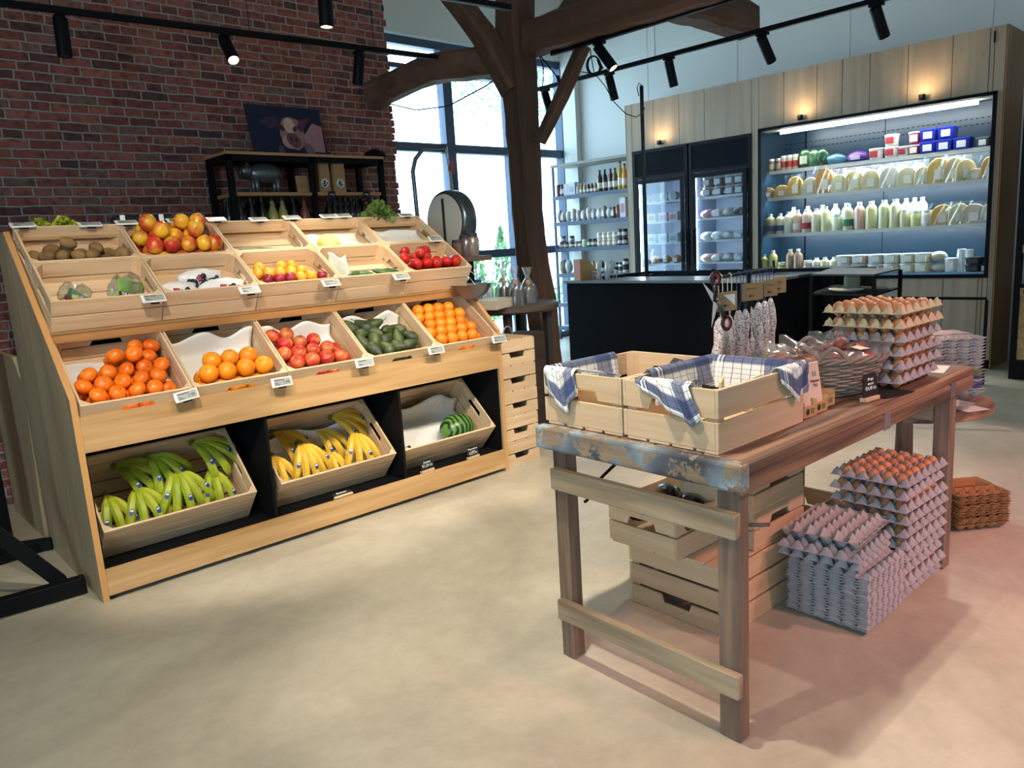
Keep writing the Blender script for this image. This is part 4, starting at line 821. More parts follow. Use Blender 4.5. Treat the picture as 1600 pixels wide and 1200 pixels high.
def stack(nm, x0, y0, z0, n, nx, ny, px, py, P, pitch, top, stname, rots=None):
    for k in range(n):
        dx, dy, rz = RND.uniform(-.006, .006), RND.uniform(-.005, .005), RND.uniform(-.02, .02)
        if k % 2: dx += .004
        M = TC(x0+dx, y0+dy, z0+k*pitch, rz)
        pos = 'topmost' if k == n-1 else ('lowest' if k == 0 else ordi(k)+' from the bottom')
        (P[1] if len(P) > 1 and k in (n-1, n-2) else P[0]).put('egg tray in the %s, %s' % (stname, pos), mtx=M, group='trays of the '+stname)
        cells = [(i, j) for i in range(nx) for j in range(ny) if (top if k == n-1 else (lambda i, j: i == 0 or j == 0))(i, j)]
        for i, j in cells:
            lab = 'brown egg, %s, %s tray, cup %d across %d deep' % (stname, pos, ny-j, i+1)
            EG.put(lab, mtx=M @ TRS(((i+.5)*px, (j+.5)*py, .028 if k < n-1 else .034), RND.uniform(-.15, .15), RND.uniform(-.15, .15), 0), group='brown eggs of the '+stname)
TRF = Proto(mk_tray(6, 5, .061, .054, GREYB)); TRT = Proto(mk_tray(5, 6, .066, .045, GREYB)); TRB = Proto(mk_tray(5, 6, .066, .045, BEIGE))
stack('floor', 1.175, -.012, .003, 10, 6, 5, .061, .054, [TRF], .0505, lambda i, j: True, 'floor stack')
stack('table', 1.075, -.015, TT+.003, 6, 5, 6, .066, .045, [TRT, TRB], .0505, lambda i, j: i < 4 or j > 3 and i < 5, 'table stack')
TRN = Proto(lambda: tag(tray_mesh(6, 5, .062, .056, .040, 6, .0042).build('egg_tray', GREYB), 'x', 'egg tray'))
for k in range(19):
    TRN.put('empty grey egg tray nested in the low pile on the floor, '+ordi(k)+' from the bottom', mtx=TC(.845+RND.uniform(-.004, .004), -.012+RND.uniform(-.004, .004), .002+k*.0112, RND.uniform(-.015, .015)), group='nested empty egg trays', scale=(.78, 1.0, 1))
TRF.put('empty grey tray askew on top of the nested pile', mtx=TF.m @ TRS((.80, -.0, .245), 0, .03, .10), scale=(.84, 1, 1))
TRF.put('second askew grey tray under the pale upturned one', mtx=TF.m @ TRS((.795, .0, .275), 0, .03, .09), scale=(.84, 1, 1))
PULPW = mat('pale_pulp', '#b5aaa4', .9, bump=.5, bscale=220, var=.05); TRP = Proto(mk_tray(6, 5, .060, .052, PULPW))
TRP.put('pale egg tray turned upside down on top of the nested pile', mtx=TF.m @ TRS((.83, .285, .372), PI, .0, .08), scale=(.85, 1, 1))
# egg cartons: cup half and lid half, opened flat and nested
def mk_carton(m):
    def mk():
        def f(u, v):
            x, y = u*5, v*2; cx, cy = math.cos(PI*x)**2, math.cos(PI*y)**2; z = .04*(.6*cx*cy+.4*max(cx, cy)); e = min(x, 5-x, y, 2-y)
            return (u*.25, v*.11, z if e > .15 else max(z*.8, .03))
        def g(u, v):
            e = min(u*.25, (1-u)*.25, v*.11, (1-v)*.11); return (u*.25, -.003-.11*(1-v), .034-.030*min(1, max(0, e-.004)/.022))
        b = MB().grid(f, 25, 10, .0016).grid(g, 20, 12, .0016); return tag(b.build('egg_carton', m, smooth=False), 'x', 'egg carton')
    return Proto(mk)
CW, CG, CP, CB = [mk_carton(mat(n, c, .9, bump=.5, bscale=220)) for n, c in (('carton_white', '#b9b6b2'), ('carton_green', '#9a9a6e'), ('carton_purple', '#6f6c8c'), ('carton_brown', '#a8774a'))]
RT = (2.03, .33)                                    # small round table behind the egg stacks
rt = thing('round_side_table', 'small round plank-topped table beyond the far end of the old table', 'table', mtx=TC(RT[0], RT[1], 0))
rim = MB(); 
for k in range(6):
    y0, y1 = -.37+k*.1235, -.37+(k+1)*.1235-.003; n = 14; pts = [(math.sqrt(max(0, .372**2-(y0+(y1-y0)*j/n)**2)), y0+(y1-y0)*j/n) for j in range(n+1)]
    rim.prism(pts+[(-x, y) for x, y in reversed(pts)], 2, .60, .635)
rim.build('table_top', TW, rt, bevel=.004)
MB().lathe([(.04, .05), (.045, .2), (.035, .59)], n=16).build('pedestal', TWZ, rt, smooth='auto'); MB().box((-.22, -.03, 0), (.22, .03, .05)).box((-.03, -.22, 0), (.03, .22, .05)).build('foot_cross', TWZ, rt, bevel=.004)
for k in range(18):
    P, c = ((CG, 'olive green') if k in (6, 7) else (CP, 'purple-grey') if k in (2, 3, 5) else (CW, 'pale grey')); z = .637+k*.0145
    P.put('%s egg carton nested in the pile on the round table, %s from the bottom' % (c, ordi(k)), mtx=TF.m @ TRS((2.20+RND.uniform(-.006, .006)+(.02 if k > 8 else 0), .12, z+.02), 0, 0, PI-.75+RND.uniform(-.03, .03)+(.1 if k < 8 else 0)), group='egg cartons on the round table', scale=1.18)
CW.put('single pale egg carton on the round table beside the table leg', mtx=TF.m @ TRS((1.80, .16, .64), 0, 0, -.4), scale=.8)
o = MB().box((-.06, -.045, 0), (.06, .045, .001)).build('paper_note', PAPER, mtx=TC(1.96, .02, .636, -.5)); tag(o, 'white paper note on the round table', 'paper note')
FC = TF.z(1520, 830)
for k in range(13):
    CB.put('brown egg carton nested in the floor pile past the table leg, '+ordi(k)+' from the bottom', mtx=TF.m @ TRS((FC.x+.20+RND.uniform(-.006, .006), FC.y-.02, .008+k*.0125), 0, 0, PI-.6+RND.uniform(-.04, .04)), group='brown cartons on the floor', scale=1.05)
o = MB().lathe([(.05, 0), (.055, .03), (.045, .03), (.04, .004), (.001, .004)], n=18).build('tape_roll', mat('brown_tape', '#8a5a20', .3), mtx=TF.m @ TRS((FC.x+.02, FC.y+.19, .20), 1.4, 0, .3), smooth='auto'); tag(o, 'roll of brown tape standing on the brown cartons', 'tape roll')
o = MB().box((-.12, -.1, 0), (.12, .1, .18)).build('dark_crate', wood('dark_crate_wood', '#3c2c22', '#251a14', 0, 1, .7), mtx=TC(FC.x+.03, FC.y+.24, .0, .2), bevel=.004); tag(o, 'low dark wooden box behind the brown cartons on the floor', 'box')
o = MB().tube([(0, 0, 0), (0, 0, .05)], [.045, .05], 14).ball((0, 0, .07), .048, .048, .04, 14, 8).ball((0, .0, .13), .04, .04, .035, 14, 8).build('ceramic_hen', mat('brown_ceramic', '#2e2118', .3), mtx=TC(FC.x-.12, FC.y+.33, .19), smooth=True); tag(o, 'small dark ceramic ornament standing behind the brown cartons', 'ornament')
# papers and a black slate lying on the table
o = MB().box((-.09, -.06, 0), (.09, .06, .0015)).build('paper_note', PAPER, mtx=TC(1.55, .05, TT+.001, .2)); tag(o, 'white paper lying at the far end of the old table', 'paper note')
o = MB().box((-.08, -.045, 0), (.08, .045, .004)).build('black_slate', SLATE, mtx=TC(1.0, -.01, TT+.001, -.2)); tag(o, 'black slate card lying flat in front of the egg trays', 'sign')
o = MB().box((-.10, -.035, 0), (.10, .035, .004)).build('black_slate', SLATE, mtx=TC(1.02, -.0, TT+.001, .15)) if False else None
chalk_sign('chalk_price_sign', TC(.865, -.005, TT+.001, -.12) @ Matrix.Rotation(-.08, 4, 'X'), [('droge', .8), ('worst', .8), ('\u20ac4,49 /st', .95)], 'black chalk sign reading droge worst in front of the wicker basket', .088, .095, .019)
# ---------------------------------------------------------------- wicker basket of dried meat
WICK = mat('wicker', '#85786a', .75, bump=.3, bscale=120, var=.2)
bx, by = .915, .195; RX, RY = .215, .150
bk = thing('wicker_basket', 'oval grey-brown wicker basket full of packed dried sausages', 'basket', mtx=TC(bx, by, TT, -.75) @ Matrix.Diagonal((1, 1, 1.12, 1)))
def ring(b, k, z, s, amp, r, ns=26):
    pts = []
    for i in range(ns*4):
        a = 2*PI*i/(ns*4); q = amp*math.cos(ns*a/2*1+PI*k); pts.append(((RX*s+q)*math.cos(a), (RY*s+q)*math.sin(a), z+.002*math.sin(5*a+k)))
    b.tube(pts, r, 5, closed=True)
b = MB()
for k in range(14): ring(b, k, .008+k*.0083, .72+.28*(k/13)**.7, .004, .0046)
b.build('woven_wall', WICK, bk, smooth=True)
b = MB()
for i in range(26):
    a = 2*PI*i/26; b.tube([(RX*(.72+.28*(q/6)**.7)*math.cos(a), RY*(.72+.28*(q/6)**.7)*math.sin(a), .005+q*.0195) for q in range(7)], .0028, 5)
b.build('stakes', WICK, bk, smooth=True)
b = MB()
for k in range(3): b.tube([((RX*1.02+.007*math.cos(9*a+k*2.1))*math.cos(a), (RY*1.02+.007*math.cos(9*a+k*2.1))*math.sin(a), .122+.007*math.sin(9*a+k*2.1)) for a in [2*PI*i/90 for i in range(90)]], .006, 6, closed=True)
b.build('braided_rim', WICK, bk, smooth=True)
MB().lathe([(.001, .002), (.12, .003), (.12, .007), (.001, .008)], n=30, sx=1.25, sy=.9).build('basket_bottom', WICK, bk)
for a0 in (-PI/2-.1, PI/2):
    hp = []
    for i in range(13):
        q = i/12; a = a0-.28+.56*q; hp.append((RX*1.02*math.cos(a), RY*1.02*math.sin(a), .11+.055*math.sin(PI*q)))
    MB().tube(hp, .008, 7).build('handle', WICK, bk, smooth=True)
FILM2 = glassy('pack_film', (1, 1, 1), .07, .98, .18, .09); SAUS = skin('dried_sausage', '#8a3c1c', '#c8682e', .3, .5, 60, coat=.4); HAM = skin('dried_ham', '#8f4038', '#b8685a', .3, .4, 40, coat=.4)
LBL = mat('cream_label', '#e3dcc0', .6)
def meat(i, x, y, z, rx, rz, ham, lab):
    t = thing('meat_pack', lab, 'packed sausages', mtx=TF.m @ TRS((bx, by, TT), 0, 0, -.75) @ TRS((x*1.0, y*1.0, z+.015), rx, 0, rz), group='packs of dried meat in the basket'); rn = random.Random(i)
    b = MB()
    for k in range(3):
        o_ = (k-1)*.028; b.tube([(-.055, o_, .012), (-.03, o_+.006, .02), (.02, o_-.004, .022), (.055, o_+.004, .012)], [.008, .016, .017, .008] if not ham else [.010, .018, .020, .010], 9)
    b.build('sausages', HAM if ham else SAUS, t, smooth=True)
    ph = rn.uniform(0, 6)
    def f(u, v):
        return (-.105+.21*u, -.062+.124*v, .010+.034*(math.sin(PI*u)*math.sin(PI*v))**.5+.007*math.sin(13*u+ph)*math.sin(9*v+ph)+(.22*max(0, u-.72))+(.12*max(0, .2-u)))
    MB().grid(f, 16, 12).build('clear_wrap', FILM2, t, smooth=True)
    if i % 2 == 0: MB().grid(lambda u, v: (-.02+.045*u, -.03+.05*v, .052+.002*math.sin(3*u)), 3, 3, .0004).build('paper_label', LBL, t)
    return t
for i, (x, y, z, rx, rz, hm, lab) in enumerate(((-.15, -.02, .10, .35, 1.9, 0, 'clear pack of small brown sausages at the outer rim of the basket'), (-.08, .05, .10, .4, 1.6, 0, 'clear pack of brown sausages beside the one at the outer rim'), (-.08, -.06, .10, .2, 2.4, 0, 'clear pack of brown sausages by the basket handle'), (.0, -.07, .105, .1, 2.9, 1, 'clear pack of red dried ham low over the basket rim'), (.10, -.06, .105, .1, .4, 1, 'clear pack of red ham near the egg trays, low'), (.05, .02, .135, -.5, 1.1, 1, 'clear pack with a cream label standing highest in the basket'), (.01, .07, .11, .3, 1.2, 0, 'clear pack at the back of the basket'), (.13, .03, .12, -.3, .8, 1, 'clear pack at the back of the basket beside the eggs'))):
    meat(i, x, y, z, rx, rz, hm, lab)
o = MB().box((-.004, -.10, 0), (.004, .06, .115)).build('kraft_card', MATS['kraft'], mtx=TF.m @ TRS((1.055, .25, TT+.002), 0, .0, 0), bevel=.001); tag(o, 'kraft card standing between the wicker basket and the egg trays', 'card')
# ---------------------------------------------------------------- chocolate boxes
KR = MATS['kraft']; GRN = mat('green_print', '#5d7d3c', .6); DKP = mat('dark_print', '#2c3324', .6); CREAM = mat('chocolate_wrapper', '#d8c5b4', .55); BRS = mat('wrapper_ink', '#3a2b28', .6)
def chocbox(x, y, lab, bar, words):
    t = thing('chocolate_box', lab, 'box', mtx=TC(x, y, TT+.001, -.04), group='chocolate boxes'); b = MB(); L_, W_, h = .26, .078, .052; q = .002
    b.box((0, 0, 0), (W_, L_, q)).box((0, 0, q), (q, L_, h)).box((W_-q, 0, q), (W_, L_, h)).box((q, 0, q), (W_-q, q, h*.72)).box((q, L_-q, q), (W_-q, L_, h)).build('open_tray', KR, t)
    MB().lathe([(.001, 0), (.011, 0), (.011, .0006), (.001, .0006)], n=16).build('round_print', DKP, t).matrix_local = TRS((.022, -.0002, .019), R(90)); MB().box((.040, -.0006, .010), (.062, -.0001, .028)).build('leaf_print', GRN, t)
    if bar:
        u = thing('chocolate_bar', 'cream wrapped chocolate bar standing in its box, lettered '+words[0], 'chocolate bar', mtx=TC(x, y, TT+.001, -.04) @ TRS((W_/2, .012, .012), -.16, bar, 0), group='cream wrapped chocolate bars')
        MB().box((-.036, 0, 0), (.036, .009, .155)).build('wrapper', CREAM, u, bevel=.002)
        text('wrapper_text', words[1], .0175, u, TRS((0, -.0006, .085), R(90), 0, 0), BRS, ext=.0003); MB().box((-.014, -.0008, .108), (.014, -.0002, .124)).build('green_print', mat('pale_green_print', '#8ba393', .6), u); MB().box((-.018, -.0008, .012), (.018, -.0002, .015)).build('small_print', BRS, u)
    for k in range(4):
        o = MB().box((-.028, 0, 0), (.028, .008, .043)).build('chocolate_bar', CREAM, mtx=TC(x, y, TT+.001, -.04) @ TRS((W_/2, .06+k*.03, .004), -.1)); tag(o, 'low chocolate bar, '+ordi(k)+' in the box '+('lettered '+words[0] if bar else 'beside the chalk sign'), 'chocolate bar', 'low chocolate bars')
chocbox(.492, .045, 'kraft box of chocolate bars touching the table crate', -.10, ('Waar blijf', 'Waar blijf\nde tijd\ngebleven'))
chocbox(.576, .050, 'kraft box of chocolate bars in the middle of three', .02, ('Mamma Mia', 'Mamma\nMia!'))
chocbox(.668, .070, 'kraft box of chocolate bars nearest the chalk sign', 0, ('', ''))
o = MB().box((0, 0, 0), (.20, .26, .003)).box((0, 0, .003), (.003, .26, .10)).box((.197, 0, .003), (.2, .26, .10)).box((.003, 0, .003), (.197, .003, .10)).box((.003, .257, .003), (.197, .26, .10)).build('open_carton', KR, mtx=TC(.52, .37, TT+.002, .15)); tag(o, 'open kraft carton behind the chocolate boxes', 'carton')
o = MB().grid(lambda u, v: (.01+.18*u, .01+.24*v, .06+.012*math.sin(17*u)*math.sin(19*v)), 18, 22, .002).build('wood_wool', mat('wood_wool_fibre', '#c79a5e', .9, bump=1, bscale=60), mtx=TC(.52, .37, TT+.002, .15)); tag(o, 'bed of wood wool in the open kraft carton', 'packing', kind='stuff')
# ---------------------------------------------------------------- rack of hanging salami with scissors
Y0 = .52; e0 = TF.y(1119, 434, Y0); e1 = TF.y(1206, 404, Y0+.06); bz = (e0.z+e1.z)/2
rk = thing('salami_rack', 'black metal rack of hanging salami behind the towel-lined crate', 'rack', mtx=TF.m.copy()); e1.z = e0.z
mid = lerp3(e0, e1, .55)
MB().tube([(mid.x, mid.y, TT+.006), (mid.x, mid.y, e0.z)], .009, 8).build('post', BLACK, rk); MB().box((mid.x-.1, mid.y-.08, TT+.001), (mid.x+.1, mid.y+.08, TT+.009)).build('base', BLACK, rk)
MB().tube([e0-(e1-e0)*.04, e1+(e1-e0)*.04], .007, 8).build('top_bar', BLACK, rk)
for q in (e0-(e1-e0)*.04, e1+(e1-e0)*.04): MB().tube([(q.x, q.y, q.z-.02), (q.x, q.y, q.z+.035)], .006, 8).build('end_pin', BLACK, rk)
def salami_mat():
    m, nt, b = nmat('salami_skin'); L = nt.links; tc = N(nt, 'ShaderNodeTexCoord'); n = N(nt, 'ShaderNodeTexNoise'); n.inputs['Scale'].default_value = 150; n.inputs['Detail'].default_value = 7; L.new(tc.outputs['Object'], n.inputs['Vector'])
    r = ramp(nt, [(.36, '#7c5a52'), (.46, '#b5aba8'), (.56, '#dad6d3')]); L.new(n.outputs['Fac'], r.inputs['Fac']); L.new(r.outputs[0], b.inputs['Base Color']); b.inputs['Roughness'].default_value = .8
    bp = N(nt, 'ShaderNodeBump'); bp.inputs['Strength'].default_value = .8; bp.inputs['Distance'].default_value = .004; L.new(n.outputs['Fac'], bp.inputs['Height']); L.new(bp.outputs[0], b.inputs['Normal']); return m
SALM = salami_mat(); STR = mat('white_string', '#d8d6d2', .9); STRB = mat('blue_string', '#3c4c7c', .9)
dirb = (e1-e0); nrmb = Vector((-dirb.y, dirb.x, 0)).normalized()
sal = [(.07, .155, .25, .021), (.22, .155, .27, .022), (.38, .145, .28, .022), (.49, .145, .28, .017), (.57, .14, .28, .016), (.73, .13, .28, .019), (.86, .13, .28, .019), (.99, .125, .29, .019)]
for i, (t_, d0, ln, r) in enumerate(sal):
    p = lerp3(e0, e1, t_); s_ = thing('salami', 'white-dusted thin salami on the rack, %s from the scissors side' % ordi(i), 'salami', mtx=TF.m @ TRS((p.x+nrmb.x*.004*(i % 3), p.y, p.z)), group='salamis on the rack')
    dx = -.05 if i == 0 else (-.012 if i == 1 else 0)
    n = 12; b = MB(); rn = random.Random(i); b.tube([(dx*(k/n)-nrmb.x*.0, .004*math.sin(k+i), -d0-ln*k/n) for k in range(n+1)], [r*(min(1, (.35+k/n*6), (.35+(1-k/n)*6)))*rn.uniform(.93, 1.05) for k in range(n+1)], 10); b.build('casing', SALM, s_, smooth=True)
    b = MB()
    for q in (-1, 1): b.tube([(0, q*.004, .010), (.004*q, q*.012, -.03), (-.003*q, q*.006, -.1), (0, 0, -d0-.004)], .0018, 5)
    b.tube([(0, -.010, 0), (0, 0, .011), (0, .010, 0)], .0022, 5); b.build('string_loop', STR if i < 2 else STRB, s_, smooth=True)
for i, (t_, q, w_, h_, dz, rz) in enumerate(((.04, -.034, .10, .072, .055, 0), (.50, -.028, .12, .070, .040, .02), (.82, -.034, .085, .068, .040, .05), (1.05, -.024, .085, .070, .035, .08))):
    p = lerp3(e0, e1, t_)+nrmb*q; a = math.atan2(dirb.y, dirb.x)+rz-.35; t = thing('kraft_label', 'brown kraft hang label on the salami rack, %s from the scissors' % ordi(i), 'label', mtx=TF.m @ TRS((p.x, p.y, p.z-dz-h_/2), 0, 0, a), group='kraft hang labels')
    MB().box((-w_/2, -.0008, -h_/2), (w_/2, .0008, h_/2)).build('card', mat('kraft_card', '#a8865f', .8), t, bevel=.0006); MB().box((-.02, -.0014, -.02), (-.005, -.0009, -.012)).box((.0, -.0014, -.02), (.003, -.0009, -.012)).box((.006, -.0014, -.02), (.008, -.0009, -.012)).box((-w_*.3, -.0014, .012), (w_*.2, -.0009, .014)).build('small_print', BRS, t)
    if i in (0,): MB()._add([(-.02, -.0016, .026), (.038, -.0016, .026), (.038, -.0016, -.02), (.02, -.0016, -.004)], [(0, 1, 2, 3)]).build('white_print', TAGF, t)
sp_ = TF.y(1119, 471, Y0-.03); t = thing('scissors', 'open scissors with black and red grips hanging on the salami rack', 'scissors', mtx=TF.m @ TRS(sp_, 0, 0, -.55) @ Matrix.Scale(1.12, 4)); STEEL = mat('steel', '#c9cbc8', .3, .6); GRIP = mat('grip_black', '#17181a', .4); REDG = mat('grip_red', '#8f2030', .4)
for sgn, ang in ((1, R(28)), (-1, R(-14))):
    X_ = Matrix.Rotation(ang, 4, 'Y'); b = MB(); b.X = X_
    b.prism([(0, -.006), (.004, -.10 if sgn > 0 else -.095), (-.006, -.02), (-.008, 0)], 1, -.0012*sgn-.001, -.0012*sgn+.001) if False else None
    b.X = None
def blade(tip, m_, w_=.007): b = MB(); d = Vector(tip).normalized(); s = Vector((d.z, 0, -d.x)); b._add([s*w_, -s*w_, Vector(tip), s*w_+Vector((0, .0018, 0)), -s*w_+Vector((0, .0018, 0)), Vector(tip)+Vector((0, .0018, 0))], [(0, 1, 2), (5, 4, 3), (0, 2, 5, 3), (1, 4, 5, 2), (0, 3, 4, 1)]); return b.build('blade', m_, t)
blade((-.048, 0, .068), STEEL, .011); blade((-.018, -.002, -.085), STEEL, .010)
for c, tp in (((.0, .004, .075), (-.006, 0, .0)), ((.036, .0, -.075), (.004, -.002, 0))):
    c = Vector(c); d = (c-Vector(tp)); MB().tube([Vector(tp), Vector(tp)+d*.5, c-d*.22], [.0055, .007, .009], 8).build('grip_arm', GRIP, t, smooth=True)
    o = MB().tube([c+Vector((.015*math.cos(a), 0, .022*math.sin(a))) for a in [2*PI*k/20 for k in range(20)]], .0055, 7, closed=True).build('grip', GRIP, t, smooth=True); MB().tube([c+Vector((.0105*math.cos(a), -.001, .017*math.sin(a))) for a in [2*PI*k/20 for k in range(20)]], .0035, 6, closed=True).build('red_lining', REDG, o, smooth=True)
MB().cyl((0, -.004, 0), (0, .004, 0), .005, .005, 10).build('pivot', GRIP, t)
# ================================================================ tracks and spotlights
def at_d(u, v, d): return CAMP + _ray(u, v)*(d/FPX)
LAMPE = mat('lamp_face', '#fff1d6', .5, emit='#ffe2b0', es=9.0); LAMPOFF = mat('lamp_face_off', '#3a3c40', .3)
def spot_mk(lit):
    def mk():
        t = thing('track_spotlight', 'x', 'spotlight')
        MB().box((-.022, -.05, -.022), (.022, .05, 0)).build('track_adapter', BLACK, t, bevel=.003); MB().cyl((0, 0, -.022), (0, 0, -.055), .009, .009, 10).build('stem', BLACK, t)
        MB().lathe([(.001, 0), (.039, .001), (.040, .006), (.040, .215), (.038, .22), (.034, .221), (.033, .212), (.001, .211)], n=24).build('lamp_can', BLACK, t, smooth='auto')
        MB().lathe([(.001, .2135), (.0325, .2135), (.0325, .2145), (.001, .2145)], n=24).build('lens', LAMPE if lit else LAMPOFF, t); return t
    return Proto(mk)
SPL, SPO = spot_mk(True), spot_mk(False)
def spotlight(p, aim, lab, lit=True, watts=0, cone=55, col=(1, .80, .55), blend=.5, group=None, rad=.035):
    """p: point under the track; aim: point or direction lit"""
    P = SPL if lit else SPO; o = P.put(lab, loc=Vector(p), group=group); d = (Vector(aim)-Vector(p)).normalized(); pv = Vector((0, 0, -.055))
    q = Vector((0, 0, 1)).rotation_difference(d).to_matrix().to_4x4(); m = Matrix.Translation(pv) @ q @ Matrix.Translation((0, 0, -.03))
    for c in o.children:
        if c.name.startswith(('lamp_can', 'lens')): c.matrix_local = m
    if watts:
        l = bpy.data.lights.new('spot_beam', 'SPOT'); l.energy = watts; l.spot_size = R(cone); l.spot_blend = blend; l.color = col; l.shadow_soft_size = rad
        b = bpy.data.objects.new('spot_beam', l); COL.objects.link(b); b.location = Vector(p)+pv+d*.19; b.rotation_euler = d.to_track_quat('-Z', 'Y').to_euler()
    return o
def track(a, b_, lab, rods=()):
    a, b_ = Vector(a), Vector(b_); t = thing('light_track', lab, 'light track', loc=(0, 0, 0)); MB().beam(a, b_, .035, .035).build('rail', BLACK, t)
    for k in rods: p = a.lerp(b_, k); MB().cyl(p, (p.x, p.y, 5.2), .0025, .0025, 6).build('hanging_rod', BLACK, t)
    return t
ZT = 3.0; K1a, K1b = at_z(-80, -6, ZT), at_z(683, 90, ZT); K3a, K3b = at_z(836, 141, ZT), at_z(1600, -60, ZT); K2a, K2b = at_z(862, 84, ZT-.02), at_z(1240, -32, ZT-.02); K0a, K0b = at_z(797, 12, ZT), at_z(450, -45, ZT)
track(K1a, K1b, 'long black light track running along in front of the brick wall', (.15, .52, .82)); track(K3a, K3b, 'black light track hanging before the white wall over the counter', (.35, .8)); track(K2a, K2b, 'black light track fixed under the heavy oak beam', (.3, .7)); track(K0a, K0b, 'black light track ending against the oak post high up', (.25, .8))
def on(a, b_, u, v):
    """point of the rail nearest to a picture ray"""
    d = _ray(u, v).normalized(); e = (b_-a).normalized(); w_ = CAMP-a; A, B_, C_ = 1, d.dot(e), 1; den = A*C_-B_*B_; s = (w_.dot(e)-B_*w_.dot(d)*1)/den; return a+e*s - Vector((0, 0, .018))
WARM = (1, .87, .71)
spotlight(on(K1a, K1b, 92, 22), (1.35, 5.0, 0), 'unlit black spotlight hanging straight down near the outer end of the long track', False, group='spotlights')
spotlight(on(K1a, K1b, 350, 46), (2.2, 3.4, 1.0), 'lit spotlight glowing towards the room over the fruit stand', True, 26, 75, WARM, group='spotlights')
spotlight(on(K1a, K1b, 560, 73), (3.0, 5.3, 0), 'slanting unlit spotlight in front of the brick wall corner', False, group='spotlights')
spotlight(on(K0a, K0b, 505, -38), (2.3, 3.9, 0), 'lit black spotlight at the top edge above the brick wall, shining down', True, 55, 60, WARM, group='spotlights')
spotlight(on(K2a, K2b, 937, 65), (5.4, 1.9, 0), 'lit spotlight under the heavy oak beam beside the coiled cable', True, 130, 80, WARM, group='spotlights')
spotlight(on(K3a, K3b, 852, 138), (6.2, 4.8, 0), 'unlit spotlight glimpsed between the post and the slim brace', False, group='spotlights')
spotlight(on(K3a, K3b, 953, 117), (6.3, 4.4, 1), 'unlit spotlight below the lit one, on the track over the counter', False, group='spotlights')
spotlight(on(K3a, K3b, 1046, 92), (6.3, 3.8, 1), 'spotlight over the tall fridges, hanging from the far track', False, group='spotlights')
spotlight(on(K3a, K3b, 1192, 54), (7.2, 2.9, 1.2), 'angled spotlight over the wooden cladding near the sawn-off beam', False, group='spotlights')
spotlight(on(K3a, K3b, 1370, 4), (6.9, 2.0, 1.2), 'spotlight high over the chiller at the top edge', False, group='spotlights')
# unseen tracks above and behind the viewpoint; the second added to carry pink light
track((-.6, 1.55, ZT), (4.8, 1.25, ZT), 'black light track above the shop floor between stand and table', (.1, .5, .9)); track((1.0, -1.1, ZT), (6.5, -1.3, ZT), 'added black light track for the pink lamps, out of view beside the old table', (.1, .5, .9))
def hid(x, y, tx, ty, tz, w, cone, n, col=WARM, rad=.03, bl=.35): spotlight((x, y, ZT-.018), (tx, ty, tz), n, True, w, cone, col, bl, 'spotlights out of the picture', rad)
hid(.3, 1.50, 1.6, 3.9, 1.0, 165, 50, 'spotlight aimed at the outer half of the fruit stand')
hid(2.2, 1.40, 2.9, 3.9, 1.0, 165, 50, 'spotlight aimed at the inner half of the fruit stand')
hid(1.3, 1.45, 1.5, 2.2, 0, 130, 85, 'spotlight aimed at the floor before the stand')
hid(3.3, 1.34, 3.9, 3.0, 0, 120, 80, 'spotlight aimed at the floor beyond the table')
hid(.2, 1.52, 1.9, 1.6, .7, 50, 55, 'spotlight aimed at the near end of the old table')
hid(4.6, 1.26, 2.2, .9, .6, 85, 50, 'spotlight throwing the table shadow across the floor')
PINK = (1, .40, .36)  # added, unseen lamps that tint the trays and floor pink
hid(3.4, -1.2, 3.4, .2, .3, 130, 70, 'added reddish fill lamp washing the egg trays and floor', PINK, .05)
hid(5.0, -1.25, 4.6, .6, 0, 110, 60, 'added reddish fill lamp over the floor beside the round table', PINK, .05)
hid(2.2, -1.17, 2.5, .25, 0, 110, 62, 'added reddish fill lamp over the floor beside the near table leg', (1, .46, .40), .05)
# wall washers on the cladding above fridge and chiller
def washer(u, v, lab):
    p = at_x(u, v, XC-.07); p.z = (CZ1 if u > 1180 else FZ)+.03; t = thing('cladding_downlight', lab, 'light', loc=p, group='lights on the cladding'); MB().cyl((0, 0, 0), (0, 0, .05), .03, .03, 14).build('lamp_can', BLACK, t); MB().box((0, -.012, .005), (.07, .012, .02)).build('arm', BLACK, t)
    l = bpy.data.lights.new('washer_beam', 'SPOT'); l.energy = 3.6; l.spot_size = R(170); l.spot_blend = 1; l.color = (1, .72, .40); l.shadow_soft_size = .02; b = bpy.data.objects.new('washer_beam', l); COL.objects.link(b); b.location = p+Vector((-.10, 0, .05)); b.rotation_euler = Vector((.55, 0, .8)).to_track_quat('-Z', 'Y').to_euler()
